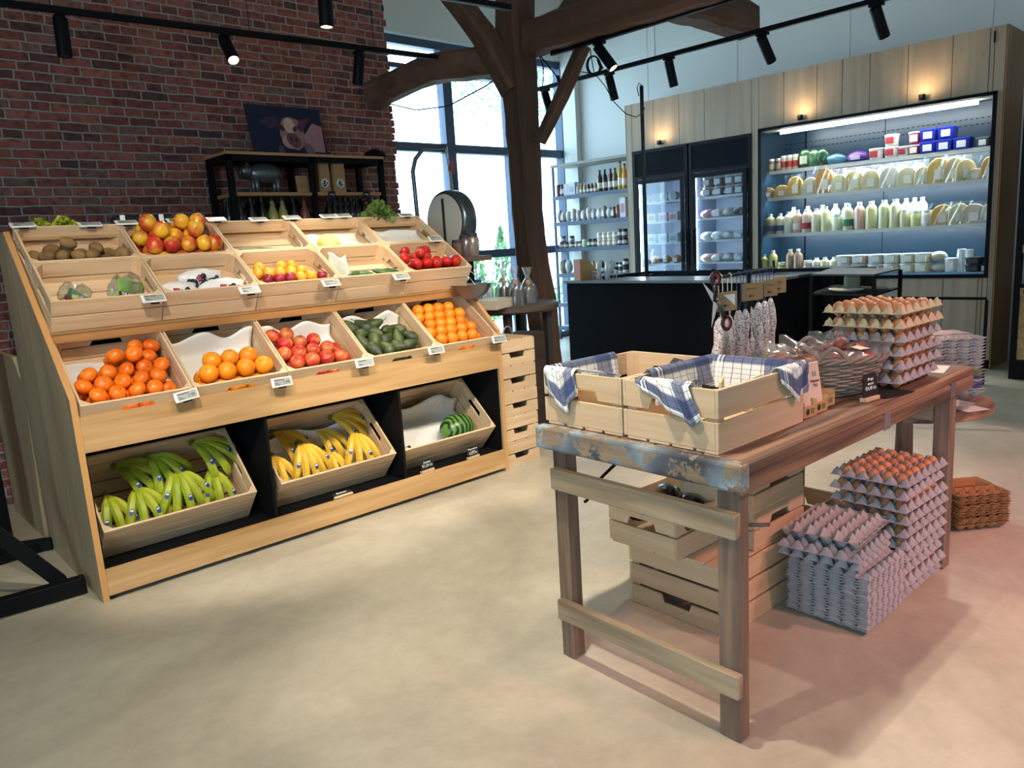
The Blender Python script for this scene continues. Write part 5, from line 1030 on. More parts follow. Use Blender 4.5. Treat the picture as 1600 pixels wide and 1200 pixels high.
# coiled cable
cc = on_post(928, 102, -.42); sx, uz = CR, Vector((0, 0, 1)); b = MB()
def cp(u, v, dy=-.42): return on_post(u, v, dy)
for k in range(3): b.tube([cc+sx*((.045+.006*k)*math.cos(a))+uz*((.065+.005*k)*math.sin(a))+CF*.006*k for a in [2*PI*i/28 for i in range(28)]], .004, 6, closed=True)
b.tube([cp(908, 112), cp(918, 114), cp(930, 116), cp(945, 134), cp(960, 160), cp(978, 178), cp(994, 183), cp(1005, 176), cp(1007, 168)], .004, 6).tube([cp(922, 76), cp(924, 90), cp(928, 112)], .004, 6).tube([cp(934, 92), cp(937, 100), cp(941, 108)], [.010, .013, .012], 8)
o = b.build('coiled_cable', BLACK, smooth=True); tag(o, 'black cable coiled under the oak beam, trailing to the thin pole', 'cable')
b = MB().tube([cp(843, 88, -.2), cp(849, 105, -.2), cp(849, 125, -.2), cp(846, 140, -.2)], .005, 6).tube([cp(845, 88, -.2), cp(858, 105, -.2), cp(873, 123, -.2)], .006, 6).tube([cp(871, 118, -.2), cp(874, 130, -.2)], .014, 8)
tag(b.build('beam_cable', BLACK, smooth=True), 'black cables looping out beside the top of the oak post', 'cable')
# ================================================================ wood cladding with fridges and chiller
CLAD = wood('grey_oak_cladding', '#b8a48c', '#96826c', 2, .45, .6, knots='#54402e', bump=.25, contrast=.6, varo=.12)
def yx(u, v, x=XC): return at_x(u, v, x).y
YL, YR, ZTOP = 6.38, 2.08, 3.16
FY0, FY1, FZ = 4.59, 6.29, 2.565          # fridges
CY0, CY1, CZ0, CZ1 = 2.13, 4.50, .925, 2.585 # chiller opening
seams = sorted([YR, YL] + [yx(u, v) for u, v in ((986, 165), (1020, 155), (1060, 146), (1100, 137), (1174, 121), (1225, 110), (1277, 99), (1317, 90), (1360, 82), (1420, 69), (1490, 54), (1556, 42))] + [YR+.13])
b = MB(); rn = random.Random(4)
def clad(y0, y1, z0, z1):
    for a, c in zip(seams, seams[1:]):
        p, q = max(a, y0), min(c, y1)
        if q-p > .004: b.box((XC-rn.uniform(0, .002), p+.003, z0), (XC+.018, q-.003, z1))
clad(YR, YL, CZ1, ZTOP) if False else None
clad(YR, CY1, CZ1, ZTOP); clad(CY1, YL, FZ, ZTOP); clad(YR, CY0, .09, CZ1); clad(CY1, FY0, .09, FZ); clad(FY1, YL, .09, FZ); clad(CY0, CY1, .09, CZ0)
b.box((XC+.018, YR, .09), (XC+.022, CY0, ZTOP))
st(b.build('wall_cladding', CLAD)); st(MB().box((XC, YR-.012, .0), (XW-.012, YR-.001, ZTOP)).box((XC, YL+.001, 0), (XW-.012, YL+.012, ZTOP)).box((XC+.02, YR, ZTOP-.02), (XW-.012, YL, ZTOP)).build('wall_cladding_side', wood('oak_side_board', '#a07a4f', '#85613c', 2, .5, .5), bevel=.001))
st(MB().box((XC+.03, YR, 0), (XC+.05, YL, .09)).build('trim_2', BLKP))
MB_ = lambda: MB()
o = MB().box((XC-.012, at_x(1556, 50, XC).y-.0, 3.02), (XC-.001, at_x(1571, 50, XC).y+.0, 3.12) if False else (XC-.001, YR+.10, 3.12)).build('black_sensor', BLKP); o.location = (0, 0, 0); tag(o, 'small black sensor box in the top corner of the cladding', 'sensor')
DARKT = mat('chiller_liner', '#20394a', .35, bump=.01); SHELF = mat('chiller_shelf', '#8fa5ae', .35); STRIPW = mat('price_rail', '#c8c9c2', .4); TUBE = mat('led_tube', '#ffffff', .4, emit='#f4fbff', es=28.0); LEDS = mat('led_strip', '#ffffff', .4, emit='#e2f4ff', es=42.0)
ch = thing('wall_chiller', 'open lit wall chiller stocked with milk, cheese and tubs', 'chiller', loc=(XC, CY0, 0)); DY = CY1-CY0; Dp = .55
MB().box((0, 0, CZ0-.03), (Dp, DY, CZ0)).box((0, 0, CZ1), (Dp, DY, CZ1+.02)).box((Dp, 0, CZ0), (Dp+.02, DY, CZ1)).box((.0, -.015, CZ0), (Dp, 0, CZ1)).box((0, DY, CZ0), (Dp, DY+.015, CZ1)).build('liner', DARKT, ch)
b = MB(); t_ = .03; b.box((-.02, -.002, CZ0-.035), (0, DY+.002, CZ0+.0)).box((-.02, -.002, CZ1-.02), (0, DY+.002, CZ1+.012)).box((-.02, -.002, CZ0), (0, t_, CZ1)).box((-.02, DY-t_, CZ0), (0, DY+.002, CZ1)); b.build('black_frame', BLACK, ch)
b = MB()
for z in (2.43, 2.37):
    for k in range(46): b.box((Dp-.003, .04+k*.05, z), (Dp-.0005, .068+k*.05, z+.008))
b.build('slot_row', BLKP, ch)['kind'] = 'stuff'; MB().box((Dp-.004, DY*.5-.003, CZ0), (Dp-.0005, DY*.5+.003, CZ1)).box((Dp-.004, DY*.87, CZ0), (Dp-.0005, DY*.87+.02, CZ1)).build('panel_joint', BLKP, ch)
SZ = [2.125, 1.822, 1.405]; SD = [.34, .38, .42]
for z, dpt in zip(SZ, SD):
    s_ = MB().box((Dp-dpt, .02, z-.012), (Dp-.002, DY-.02, z)).build('shelf', SHELF, ch); MB().box((Dp-dpt-.004, .02, z-.035), (Dp-dpt, DY-.02, z+.004)).build('price_rail', STRIPW, s_); MB().box((Dp-dpt+.01, .05, z-.022), (Dp-dpt+.03, DY-.05, z-.0125)).build('led_strip', LEDS, s_)
b = MB().cyl((.09, .18, CZ1-.055), (.09, DY-.22, CZ1-.055), .016, .016, 10).build('light_tube', TUBE, ch); MB().box((.02, .03, CZ1-.03), (.18, DY-.03, CZ1-.002)).build('light_housing', mat('cream_metal', '#c9c4b4', .5), ch); MB().box((.02, .03, CZ0), (Dp, DY-.03, CZ0+.02)).build('base_tray', mat('base_tray_blue', '#8fb3cf', .35), ch)
# -- products
PM = {}
def pmat(c, r=.4, **k): return mat('pack_'+c[1:]+('_g' if k else ''), c, r, **k)
def P_bottle(h, r, c, cap, neck=.35, label=None, glass=False):
    key = ('b', h, r, c, cap, neck, label)
    if key not in PM:
        def mk():
            t = thing('bottle', 'x', 'bottle'); MB().lathe([(.001, 0), (r*.95, .001), (r, .006), (r, h*(1-neck)), (r*.85, h*(1-neck*.75)), (r*.42, h*(1-neck*.4)), (r*.36, h*.93), (.001, h*.93)], n=14).build('body', pmat(c, .22, coat=.4), t, smooth='auto')
            MB().lathe([(.001, h*.92), (r*.42, h*.92), (r*.42, h), (.001, h)], n=12).build('cap', pmat(cap), t, smooth='auto')
            if label: MB().lathe([(r*1.01, h*.16), (r*1.015, h*.16), (r*1.015, h*.42), (r*1.01, h*.42)], n=14).build('label', pmat(label, .6), t, smooth='auto')
            return t
        PM[key] = Proto(mk)
    return PM[key]
def P_jar(h, r, c, cap, label=None):
    key = ('j', h, r, c, cap, label)
    if key not in PM:
        def mk():
            t = thing('jar', 'x', 'jar'); MB().lathe([(.001, 0), (r*.93, .001), (r, .008), (r, h*.78), (r*.86, h*.84), (.001, h*.84)], n=14).build('body', pmat(c, .25, coat=.4), t, smooth='auto'); MB().lathe([(.001, h*.82), (r*.9, h*.82), (r*.9, h), (.001, h)], n=14).build('lid', pmat(cap), t, smooth='auto')
            if label: MB().lathe([(r*1.01, h*.2), (r*1.015, h*.2), (r*1.015, h*.6), (r*1.01, h*.6)], n=14).build('label', pmat(label, .6), t, smooth='auto')
            return t
        PM[key] = Proto(mk)
    return PM[key]
def P_tub(w, h, c, lid, label, rnd=True):
    key = ('t', w, h, c, lid, label, rnd)
    if key not in PM:
        def mk():
            t = thing('tub', 'x', 'tub'); k = .9; n = 20 if rnd else 4
            rot = 0 if rnd else PI/4; s = 1 if rnd else 1.414; b = MB(); b.X = Matrix.Rotation(rot, 4, 'Z'); b.lathe([(.001, 0), (w/2*k*s, .001), (w/2*s, h*.88), (.001, h*.88)], n=n); b.X = None; b.build('body', pmat(c, .35), t, smooth='auto', bevel=.002)
            b = MB(); b.X = Matrix.Rotation(rot, 4, 'Z'); b.lathe([(.001, h*.87), (w/2*1.05*s, h*.87), (w/2*1.05*s, h*.98), (w/2*.96*s, h), (.001, h)], n=n); b.X = None; b.build('lid', pmat(lid, .3), t, smooth='auto')
            MB().box((-w/2-.003, -w*.28, h*.2), (-w/2*.9, w*.28, h*.75)).build('label', pmat(label, .6), t); return t
        PM[key] = Proto(mk)
    return PM[key]
def P_cheese(w, h, c, lab=True):
    key = ('c', w, h, c)
    if key not in PM:
        def mk():
            t = thing('cheese_wedge', 'x', 'cheese'); n = 10; pts = [(-w/2, 0), (w/2, 0)]+[(w/2*math.cos(PI*i/n)*1.0, h*.45+h*.55*math.sin(PI*i/n)) for i in range(n+1)]
            MB().prism(pts, 0, -.02, .02).build('cheese', pmat(c, .5), t, bevel=.004); MB().grid(lambda u, v: (-.026-.006*math.sin(9*u+4*v), (-w*.62+w*1.24*u), -.002+h*1.1*v), 8, 8).build('clear_wrap', FILM, t, smooth=True)
            MB().box((-.0345, -w*.2, h*.15), (-.033, w*.16, h*.55)).build('label', pmat('#e9e6d8', .6), t); return t
        PM[key] = Proto(mk)
    return PM[key]
def P_bag(w, h, d, c, seed=1, lab=None, nm='bag'):
    key = ('g', w, h, d, c, seed, lab, nm)
    if key not in PM:
        def mk():
            rn = random.Random(seed); p = [rn.uniform(0, 6) for _ in range(3)]; t = thing(nm, 'x', 'bag')
            def wob(w_, a): return 1+.10*math.sin(3*w_+p[0]+3*a)+.07*math.sin(6*w_+p[1])*math.sin(4*a+p[2])
            MB().ball((0, 0, h*.46), d/2, w/2, h*.48, 16, 12, wob).build('pouch', mat('bag_'+c[1:], c, .3, bump=.8, bscale=30, coat=.6, var=.25), t, smooth=True)
            if lab: MB().box((-d/2-.004, -w*.22, h*.2), (-d/2*.8, w*.22, h*.6)).build('label', pmat(lab, .6), t)
            return t
        PM[key] = Proto(mk)
    return PM[key]
def P_box(w, h, d, c, print_=None, nm='box'):
    key = ('x', w, h, d, c, print_, nm)
    if key not in PM:
        def mk():
            t = thing(nm, 'x', 'box'); MB().box((-d/2, -w/2, 0), (d/2, w/2, h)).build('carton', pmat(c, .55), t, bevel=.002)
            if print_: MB().box((-d/2-.0008, -w*.34, h*.25), (-d/2-.0001, w*.34, h*.7)).build('front_print', pmat(print_, .6), t)
            return t
        PM[key] = Proto(mk)
    return PM[key]
def place(P, u, z, x, lab, group, dz=0, rz=0, v=None, sc=None):
    p = at_x(u, v if v else 300, x)
    for _ in range(3):                       # the picture column bends with height: settle on the shelf level
        q = CR.dot(p-CAMP); s_ = None
        # project the shelf point, correct along y
        c = Vector((x, p.y, z))-CAMP; uu = 800+FPX*CR.dot(c)/CF.dot(c); p.y += (uu-u)*.004*(1 if True else -1)*CF.dot(c)/4.0*.85
    return P.put(lab, mtx=Matrix.Translation((x, p.y, z+dz)) @ Matrix.Rotation(rz, 4, 'Z') @ Matrix.Scale(sc or 1.38, 4), group=group)
def row(z, x, group, items, where):
    for i, (u, P, lab, dz, *r) in enumerate(items): place(P, u, z, x, '%s %s' % (lab, where % ordi(i)), group, dz*1.38, r[0] if r else 0)
X1, X2, X3, X4 = XC+Dp-.34+.06, XC+Dp-.38+.05, XC+Dp-.42+.05, XC+.10
W_ = '#eceee8'
j1 = P_jar(.105, .028, '#8d7a58', W_, '#c9b9a0'); j2 = P_jar(.12, .028, '#b9b08c', '#e8e8e8', '#a8323a')
row(2.125, X1, 'goods on the top chiller shelf', [(1195, j1, 'small dark jar', 0), (1206, j1, 'small dark jar', 0), (1217, j1, 'small dark jar', 0), (1225, j2, 'white-capped jar with red label', 0), (1234, j2, 'white-capped jar with red label', 0), (1243, j2, 'white-capped jar with red label', 0),
    (1258, P_bag(.13, .16, .07, '#3d6a35', 1, '#cfd8b8'), 'green salad bag', 0), (1272, P_bag(.12, .15, .07, '#456f40', 2), 'green salad bag', 0), (1285, P_bag(.11, .15, .07, '#2f5a3a', 3), 'dark green salad bag', 0), (1306, P_bag(.15, .09, .10, '#5f94b0', 4), 'blue vegetable bag', 0), (1340, P_bag(.16, .09, .10, '#6c3c9c', 5, '#c9b8d8'), 'purple vegetable bag', 0),
    (1369, P_tub(.10, .085, '#e4e0dc', W_, '#b8333a'), 'white tub with red label', 0), (1393, P_tub(.10, .085, '#e4e0dc', W_, '#b8333a'), 'white tub with red label', 0), (1393, P_tub(.10, .085, '#e4e0dc', W_, '#b8333a'), 'white red-labelled tub on another one,', .088), (1412, P_tub(.085, .075, '#e4e0dc', W_, '#9c2a34'), 'small white red tub', 0), (1430, P_tub(.085, .075, '#a82c36', W_, '#e8e4e0'), 'red tub with white label', 0), (1430, P_tub(.095, .09, '#a82c36', W_, '#e8e4e0'), 'red tub stacked higher', .078),
    (1452, P_tub(.105, .085, '#2030b0', '#3a4cc8', W_, False), 'blue square tub', 0), (1477, P_tub(.105, .085, '#2030b0', '#3a4cc8', W_, False), 'blue square tub', 0), (1505, P_tub(.105, .085, '#2030b0', '#3a4cc8', W_, False), 'blue square tub', 0), (1452, P_tub(.105, .085, '#2030b0', '#3a4cc8', W_, False), 'upper blue square tub', .088), (1480, P_tub(.105, .085, '#2030b0', '#3a4cc8', W_, False), 'upper blue square tub', .088), (1537, P_tub(.08, .07, '#4a4a4c', '#8f8c86', W_, False), 'small dark punnet of mushrooms', 0)], 'on the top chiller shelf, %s along')
ch_c = [('#c9a860', .12, .09), ('#d6b054', .13, .10), ('#e2b23c', .13, .16), ('#dfdcc0', .13, .14), ('#e0a038', .14, .20), ('#e8dfa8', .13, .14), ('#ecdc98', .14, .16), ('#ead9a0', .13, .15), ('#e6e2cc', .14, .16), ('#e8e0b4', .14, .14), ('#ecdfae', .12, .13), ('#e4c05c', .16, .18), ('#dfc98c', .14, .17), ('#e2cf8c', .13, .15), ('#dccf9c', .12, .08), ('#e4b03c', .10, .15)]
row(1.822, X2, 'wrapped cheeses on the second chiller shelf', [(u, P_cheese(w_, h_, c), 'wrapped '+('orange-yellow' if c in ('#e2b23c', '#e0a038', '#e4c05c', '#e4b03c') else 'pale')+' cheese', 0, rz) for (u, rz), (c, w_, h_) in zip(((1200, .2), (1222, .1), (1243, .2), (1267, .1), (1288, .3), (1312, 0), (1335, .2), (1361, .1), (1390, .3), (1418, .1), (1443, .2), (1467, .1), (1491, .2), (1508, .5), (1524, .1), (1545, .1)), ch_c)], 'on the second chiller shelf, %s along')
row(1.822, X2+.10, 'wrapped cheeses at the back of the second shelf', [(u, P_cheese(.13, .17, '#e9e4c8'), 'wrapped pale cheese at the back', 0) for u in (1297, 1327, 1352, 1380, 1408, 1434, 1478, 1500)], 'of the second chiller shelf, %s along')
mb = lambda c, h=.205, l=None: P_bottle(h, .038, c, '#e6eaea', .28, l)
row(1.405, X3, 'bottles on the third chiller shelf', [(1193, mb('#9c9878', .16), 'dull green dairy bottle', 0), (1204, mb('#a89c7c', .17, '#5a6a88'), 'grey-brown dairy bottle', 0), (1219, mb('#d9d3b4', .17, '#44588c'), 'cream dairy bottle with blue label', 0), (1232, mb('#dfdcc0', .18), 'cream dairy bottle', 0), (1246, mb('#cfa890', .19, '#e6e2dc'), 'pinkish brown bottle', 0), (1260, mb('#e2c4b0', .19, '#b8333a'), 'pale pink dairy bottle with red label', 0), (1275, mb('#e6d8b8', .19), 'cream dairy bottle', 0), (1290, mb('#e2e0a8', .20), 'pale yellow dairy bottle', 0),
    (1308, P_jar(.13, .038, '#dfe0b8', W_), 'short pale jar', 0), (1325, mb('#dcd8b0', .205, '#3c7c4c'), 'pale dairy bottle with green label', 0), (1343, mb('#e2b4a0', .21), 'pink dairy bottle', 0), (1360, mb('#e6e0a0', .21), 'pale yellow dairy bottle', 0), (1380, mb('#e6e4b0', .215), 'pale dairy bottle', 0), (1397, mb('#e4dcae', .215), 'cream dairy bottle', 0), (1413, P_jar(.13, .036, '#e0dca4', W_), 'short cream jar', 0), (1431, P_jar(.115, .04, '#d8d68c', '#eceee8'), 'short yellow-green tub', 0), (1448, P_jar(.115, .042, '#dcd8c8', '#eceee8', '#e8e6e0'), 'short white tub', 0),
    (1472, P_cheese(.15, .15, '#e0b048'), 'wrapped orange-yellow cheese', 0, .2), (1498, P_cheese(.14, .15, '#e2d8a0'), 'wrapped pale cheese', 0, .3), (1521, P_cheese(.16, .14, '#dcc8a8'), 'wrapped pinkish cheese', 0, .1), (1543, P_cheese(.08, .13, '#e2dcc0'), 'wrapped pale cheese at the end', 0)], 'on the third chiller shelf, %s along')
row(1.405, X3+.13, 'bottles at the back of the third shelf', [(u, mb('#dfe6dc', .215), 'pale bottle at the back', 0) for u in (1240, 1262, 1285, 1305, 1322, 1342, 1362, 1382, 1400, 1415, 1428, 1440)], 'of the third chiller shelf, %s along')
row(.945, X4, 'goods on the chiller floor', [(1194, mb('#b9b06c', .17), 'olive yellow bottle', 0), (1208, mb('#c9c478', .20), 'yellow-green bottle', 0), (1222, P_jar(.10, .038, '#d8b858', W_, '#e8e0c0'), 'short yellow jar', 0), (1235, mb('#b08c68', .205), 'brown milk bottle', 0), (1247, mb('#a8886c', .205), 'brown milk bottle', 0), (1262, P_jar(.11, .036, '#b88c70', W_, '#e8e0d8'), 'brown jar with white lid', 0), (1276, mb('#e4c8b4', .13), 'low pink bottle', 0), (1289, mb('#e2dc9c', .13), 'low yellow bottle', 0), (1303, mb('#e6dcc0', .13), 'low cream bottle', 0)] +
    [(u, P_tub(.125, .07, c, '#dfe8e8', W_), l+' tub with clear lid', dz) for u, c in ((1320, '#dcc8b4'), (1343, '#d8bca8'), (1369, '#d8d0c4'), (1393, '#e0dcc0'), (1419, '#e0dca8'), (1442, '#dfdcb4')) for dz, l in ((0, 'lower'), (.072, 'upper'))] +
    [(1466, P_bag(.13, .07, .10, '#dcd8c4', 8), 'white wrapped roll', 0), (1466, P_bag(.12, .08, .10, '#d8d4bc', 9), 'upper white wrapped roll', .075), (1486, P_tub(.09, .10, '#dfe0dc', '#e8eeee', W_), 'white tub', 0), (1501, P_jar(.16, .03, '#dfe6e6', W_), 'stack of white cups', 0), (1513, P_jar(.155, .03, '#d8e0e0', W_), 'stack of white cups', 0), (1522, P_tub(.12, .05, '#17191c', '#2c2e30', '#3c3e40'), 'black tray', 0), (1522, P_tub(.12, .05, '#17191c', '#2c2e30', '#3c3e40'), 'upper black tray', .052), (1543, P_tub(.09, .04, '#dfe0dc', '#e8eeee', W_), 'low white tub', 0)], 'on the chiller floor, %s along')
# ---------------------------------------------------------------- two glass-door fridges
GL = glassy('fridge_glass', (.93, .97, 1), .02)
INL = mat('fridge_liner', '#7e8ca0', .4)
fm = (FY0+FY1)/2; fr_ = []
def fridge(y0, y1, lab, far):
    t = thing('glass_door_fridge', lab, 'fridge', loc=(XC, y0, 0), group='glass-door fridges'); W = y1-y0
    MB().box((.05, 0, .09), (.6, .02, 2.2)).box((.05, W-.02, .09), (.6, W, 2.2)).box((.58, .02, .09), (.6, W-.02, 2.2)).box((.05, .02, .09), (.58, W-.02, .12)).box((.05, .02, 2.18), (.58, W-.02, 2.2)).build('cabinet', INL, t)
    MB().box((-.012, 0, .03), (.05, .045, FZ)).box((-.012, W-.045, .03), (.05, W, FZ)).box((-.012, .045, FZ-.04), (.05, W-.045, FZ)).box((-.012, .045, 2.20), (.05, W-.045, 2.235)).box((-.012, .045, .03), (.05, W-.045, .16)).build('black_frame', BLACK, t)
    h_ = MB().box((-.006, .045, 2.235), (.03, W-.045, FZ-.04)).build('header_panel', mat('header_blue_black', '#080b12', .7, spec=.1), t)
    d = MB().box((-.03, .05, .17), (-.012, .10, 2.19)).box((-.03, W-.10, .17), (-.012, W-.05, 2.19)).box((-.03, .10, 2.14), (-.012, W-.10, 2.19)).box((-.03, .10, .17), (-.012, W-.10, .22)).build('door', mat('door_frame_dark', '#090b10', .6, spec=.15), t)
    MB().box((-.024, .10, .22), (-.019, W-.10, 2.14)).build('door_glass', GL, d); yh = .06 if far else W-.085
    MB().box((-.06, yh, 1.12), (-.045, yh+.028, 1.52)).box((-.045, yh+.006, 1.15), (-.03, yh+.022, 1.18)).box((-.045, yh+.006, 1.46), (-.03, yh+.022, 1.49)).build('door_handle', BLACK, d, bevel=.003)
    MB().box((.055, W-.055, .2), (.07, W-.035, 2.14)).build('led_column', LEDS, t)
    for z in SH: MB().box((.07, .03, z-.012), (.55, W-.03, z)).box((.062, .03, z-.016), (.07, W-.03, z+.008)).build('shelf', mat('fridge_shelf', '#d5dde2', .35), t)
    return t
SH = [.55, .83, 1.10, 1.37, 1.64, 1.90]
fl = fridge(fm+.01, FY1, 'glass-door fridge of tubs and cartons next to the tall shelf rack', True); frr = fridge(FY0, fm-.01, 'glass-door fridge of meat packs next to the chiller', False)
XF = XC+.14
def zsh(u, v): z = at_x(u, v, XF).z; return min(SH, key=lambda s_: abs(s_-z))
def lay(P, rx=0): return P
TLID = P_tub(.10, .10, '#e2e4e4', '#eef0f0', '#c8c8c4')
def put_y(P, u, v, lab, group, dz=0, tilt=0, sc=1.22):
    dz *= sc
    z = zsh(u, v); p = at_x(u, v, XF); P.put(lab, mtx=Matrix.Translation((XF, p.y, z+dz)) @ Matrix.Rotation(tilt, 4, 'Y') @ Matrix.Scale(sc, 4), group=group)
for i, u in enumerate((1017, 1030, 1044, 1058)):
    for v, n in ((302, 'upper'), (327, 'second')): p = at_x(u, v, XF); TLID.put('white tub lying with its round lid outward, %s shelf of the first fridge, %s' % (n, ordi(i)), mtx=Matrix.Translation((XF+.0, p.y, zsh(u, v)+.057)) @ Matrix.Rotation(-PI/2, 4, 'Y') @ Matrix.Scale(1.08, 4), group='round-lidded tubs in the fridge')
for i, (u, c) in enumerate(((1022, '#d8d8dc'), (1040, '#dfc4c4'), (1056, '#e2d0cc'))):
    put_y(P_box(.11, .10, .1, c, '#c98c90'), u, 352, 'pale printed carton in the first fridge, third shelf, '+ordi(i), 'cartons in the fridge'); put_y(P_box(.11, .10, .1, '#d4d8dc', '#9fb0b8'), u, 378, 'white carton in the first fridge, fourth shelf, '+ordi(i), 'cartons in the fridge')
    put_y(P_bag(.10, .10, .08, '#c98a3c', 30+i, '#e8e0d0'), u+2, 402, 'orange-brown pack in the first fridge, fifth shelf, '+ordi(i), 'orange-brown packs in the fridge')
    put_y(P_bottle(.16, .028, '#9fb8cc', '#e0e8ec', .3), u, 428, 'clear bottle low in the first fridge, '+ordi(i), 'bottles in the fridge')
for i, u in enumerate((1108, 1125, 1143, 1158)):
    for dz in (0, .098): put_y(P_tub(.12, .095, '#6a4a3c' if i % 2 else '#8a7060', '#c9c4bc', '#dfe2e4'), u, 295, 'brown tub on the top shelf of the second fridge, %s, %s' % (ordi(i), 'upper' if dz else 'lower'), 'brown tubs in the fridge', dz)
for v, cs, n in ((321, ('#8a3a44', '#b08c8c', '#5c2c38', '#6a3038'), 'second'), (348, ('#a87078', '#c8b8b8', '#b8aca0', '#d8d0bc'), 'third'), (375, ('#c8c8c8', '#d8d8d8', '#b0a8a4', '#c8ccd4'), 'fourth'), (401, ('#b89088', '#c8b0a8', '#b8b4b4', '#a8a8b0'), 'fifth'), (428, ('#b8a898', '#c8ccd0', '#d0c0a0', '#c8c4bc'), 'sixth')):
    for i, u in enumerate((1107, 1123, 1141, 1157)): put_y(P_bag(.17, .10 if v < 420 else .16, .11, cs[i], 40+i, '#e4e4e0' if i % 2 else None), u, v, 'wrapped pack on the %s shelf of the second fridge, %s along' % (n, ordi(i)), 'wrapped packs in the second fridge')
# ---------------------------------------------------------------- tall shelf rack between window and cladding
XR = 8.50; y0r, y1r = YL+.03, at_x(863, 300, XR).y; zt_ = at_x(865, 262, XR).z
RKM = mat('rack_blue_grey', '#3c5068', .45); GREYT = mat('grey_board', '#9c9a92', .6)
tr = thing('shelf_rack', 'tall grey metal shelf rack between the window and the wooden cladding', 'shelf rack', loc=(XR, y0r, 0)); W = y1r-y0r; b = MB()
for x in (0, .43):
    for y in (0, W-.03): MB().box((x, y, 0), (x+.03, y+.03, zt_)).build('post', RKM, tr)
MB().box((-.01, -.01, zt_), (.47, W+.01, zt_+.035)).build('top_board', GREYT, tr)
RZ = [at_x(872, v, XR).z for v in (307, 348, 388, 428)]+[.55, .2]
for z in RZ: s_ = MB().box((0, .0, z-.02), (.46, W, z)).build('shelf', GREYT, tr); MB().box((-.008, 0, z-.055), (0, W, z+.002)).build('price_rail', RKM, s_)
def rk_row(k, group, items, where, xx=.09):
    for i, (u, P, lab, *dz) in enumerate(items):
        p = at_x(u, (300, 340, 380, 420)[k], XR+xx); P.put('%s %s' % (lab, where % ordi(i)), mtx=Matrix.Translation((XR+xx, min(max(p.y, y0r+.06), y1r-.06), RZ[k]+(dz[0] if dz else 0))), group=group)
wb = lambda c, cap='#15161a', h=.30, l='#e6dcc8': P_bottle(h, .038, c, cap, .42, l)
rk_row(0, 'goods on the top rack shelf', [(873, P_jar(.17, .045, '#7a3430', '#1c1e24'), 'dark red tin'), (880, P_jar(.17, .045, '#7a3430', '#1c1e24', '#e0dcd8'), 'dark red tin'), (887, P_box(.09, .17, .08, '#c8c0c0'), 'pale carton'), (896, P_box(.13, .18, .08, '#c9cdd8', '#b0a8b0'), 'wide pale carton')] + [(903+i*5.6, P_bottle(.15, .026, c, W_, .35, '#e6e2d8'), 'small bottle') for i, c in enumerate(('#dfe0dc', '#c8862c', '#a89880', '#5a4030', '#6a5040', '#a8703c', '#302828'))] + [(938, wb('#4a3428'), 'tall bottle with white label'), (946, wb('#1c2230'), 'tall dark bottle with white label'), (955, wb('#5c2030'), 'tall red bottle with white label'), (962, wb('#6a5a30'), 'tall brown bottle with white label'), (970, wb('#b8a020', h=.38), 'tall yellow oil bottle'), (977, wb('#d88c2c', h=.34), 'orange bottle')], 'on the top rack shelf, %s along')
rk_row(1, 'goods on the second rack shelf', [(u, P_bag(.10, .17 if i % 3 else .2, .09, c, 50+i, '#e8e4dc' if i % 2 else None), 'clear gift bag') for i, (u, c) in enumerate(((873, '#a8b4c0'), (881, '#c8b48c'), (889, '#b0b4bc'), (897, '#d0c8c0'), (905, '#d8c4bc'), (913, '#c8b8b0'), (921, '#d0c4b8'), (929, '#c8ccd8'), (937, '#d8dce0'), (945, '#a08478'), (953, '#d0d4d8'), (960, '#7a4a34'), (967, '#94604a')))] + [(976, P_box(.10, .27, .08, '#d8d0d8', '#b88c94'), 'tall white carton')], 'on the second rack shelf, %s along')
rk_row(2, 'jars on the third rack shelf', [(u, P_jar(.085, .04, c, '#1a1c22', '#e0dcd4'), 'low black-lidded jar', dz) for u, c, dz in ((876, '#8c6c68', 0), (881, '#7c5c5c', .087), (885, '#8c4048', 0), (894, '#5c5048', 0), (894, '#6c6058', .087), (902, '#88a088', 0), (908, '#b83c3c', 0))] + [(915, P_jar(.11, .05, '#c8d8b0', '#d8e4c8'), 'pale green jar')] + [(u, P_jar(.11, .042, '#4a4038', '#1a1c22', '#d8d4cc'), 'dark jar') for u in (922, 929)] + [(u, P_jar(.095, .045, '#d8b898', '#e6e6e0', '#ece4d8'), 'cream labelled jar', dz) for u in (938, 946, 954, 962) for dz in (0, .097)] + [(u, P_jar(.11, .042, '#2c2428', '#1a1c22', '#c8c4c0'), 'black jar', dz) for u in (970, 977) for dz in (0, .112)], 'on the third rack shelf, %s along')
rk_row(3, 'goods on the fourth rack shelf', [(u, P_bag(.12, .22, .10, c, 70+i), 'clear bag') for i, (u, c) in enumerate(((874, '#b0bcc4'), (882, '#a07448'), (889, '#c0c8cc')))] + [(u, P_bottle(.17, .035, c, '#14161a', .3, '#e8e4dc'), 'black-capped bottle') for u, c in ((921, '#c8a048'), (928, '#c88c3c'), (935, '#dfe0dc'), (942, '#2c2c30'), (949, '#d8d4d0'), (956, '#26282c'))] + [(963, P_jar(.14, .045, '#d8d4c8', '#1a1c22', '#2c2c30'), 'white jar with black label'), (971, P_jar(.14, .045, '#d8d4c8', '#1a1c22', '#2c2c30'), 'white jar with black label'), (978, P_jar(.19, .045, '#d8d8d4', '#1a1c22', '#2c2c30'), 'taller white jar with black label')], 'on the fourth rack shelf, %s along')
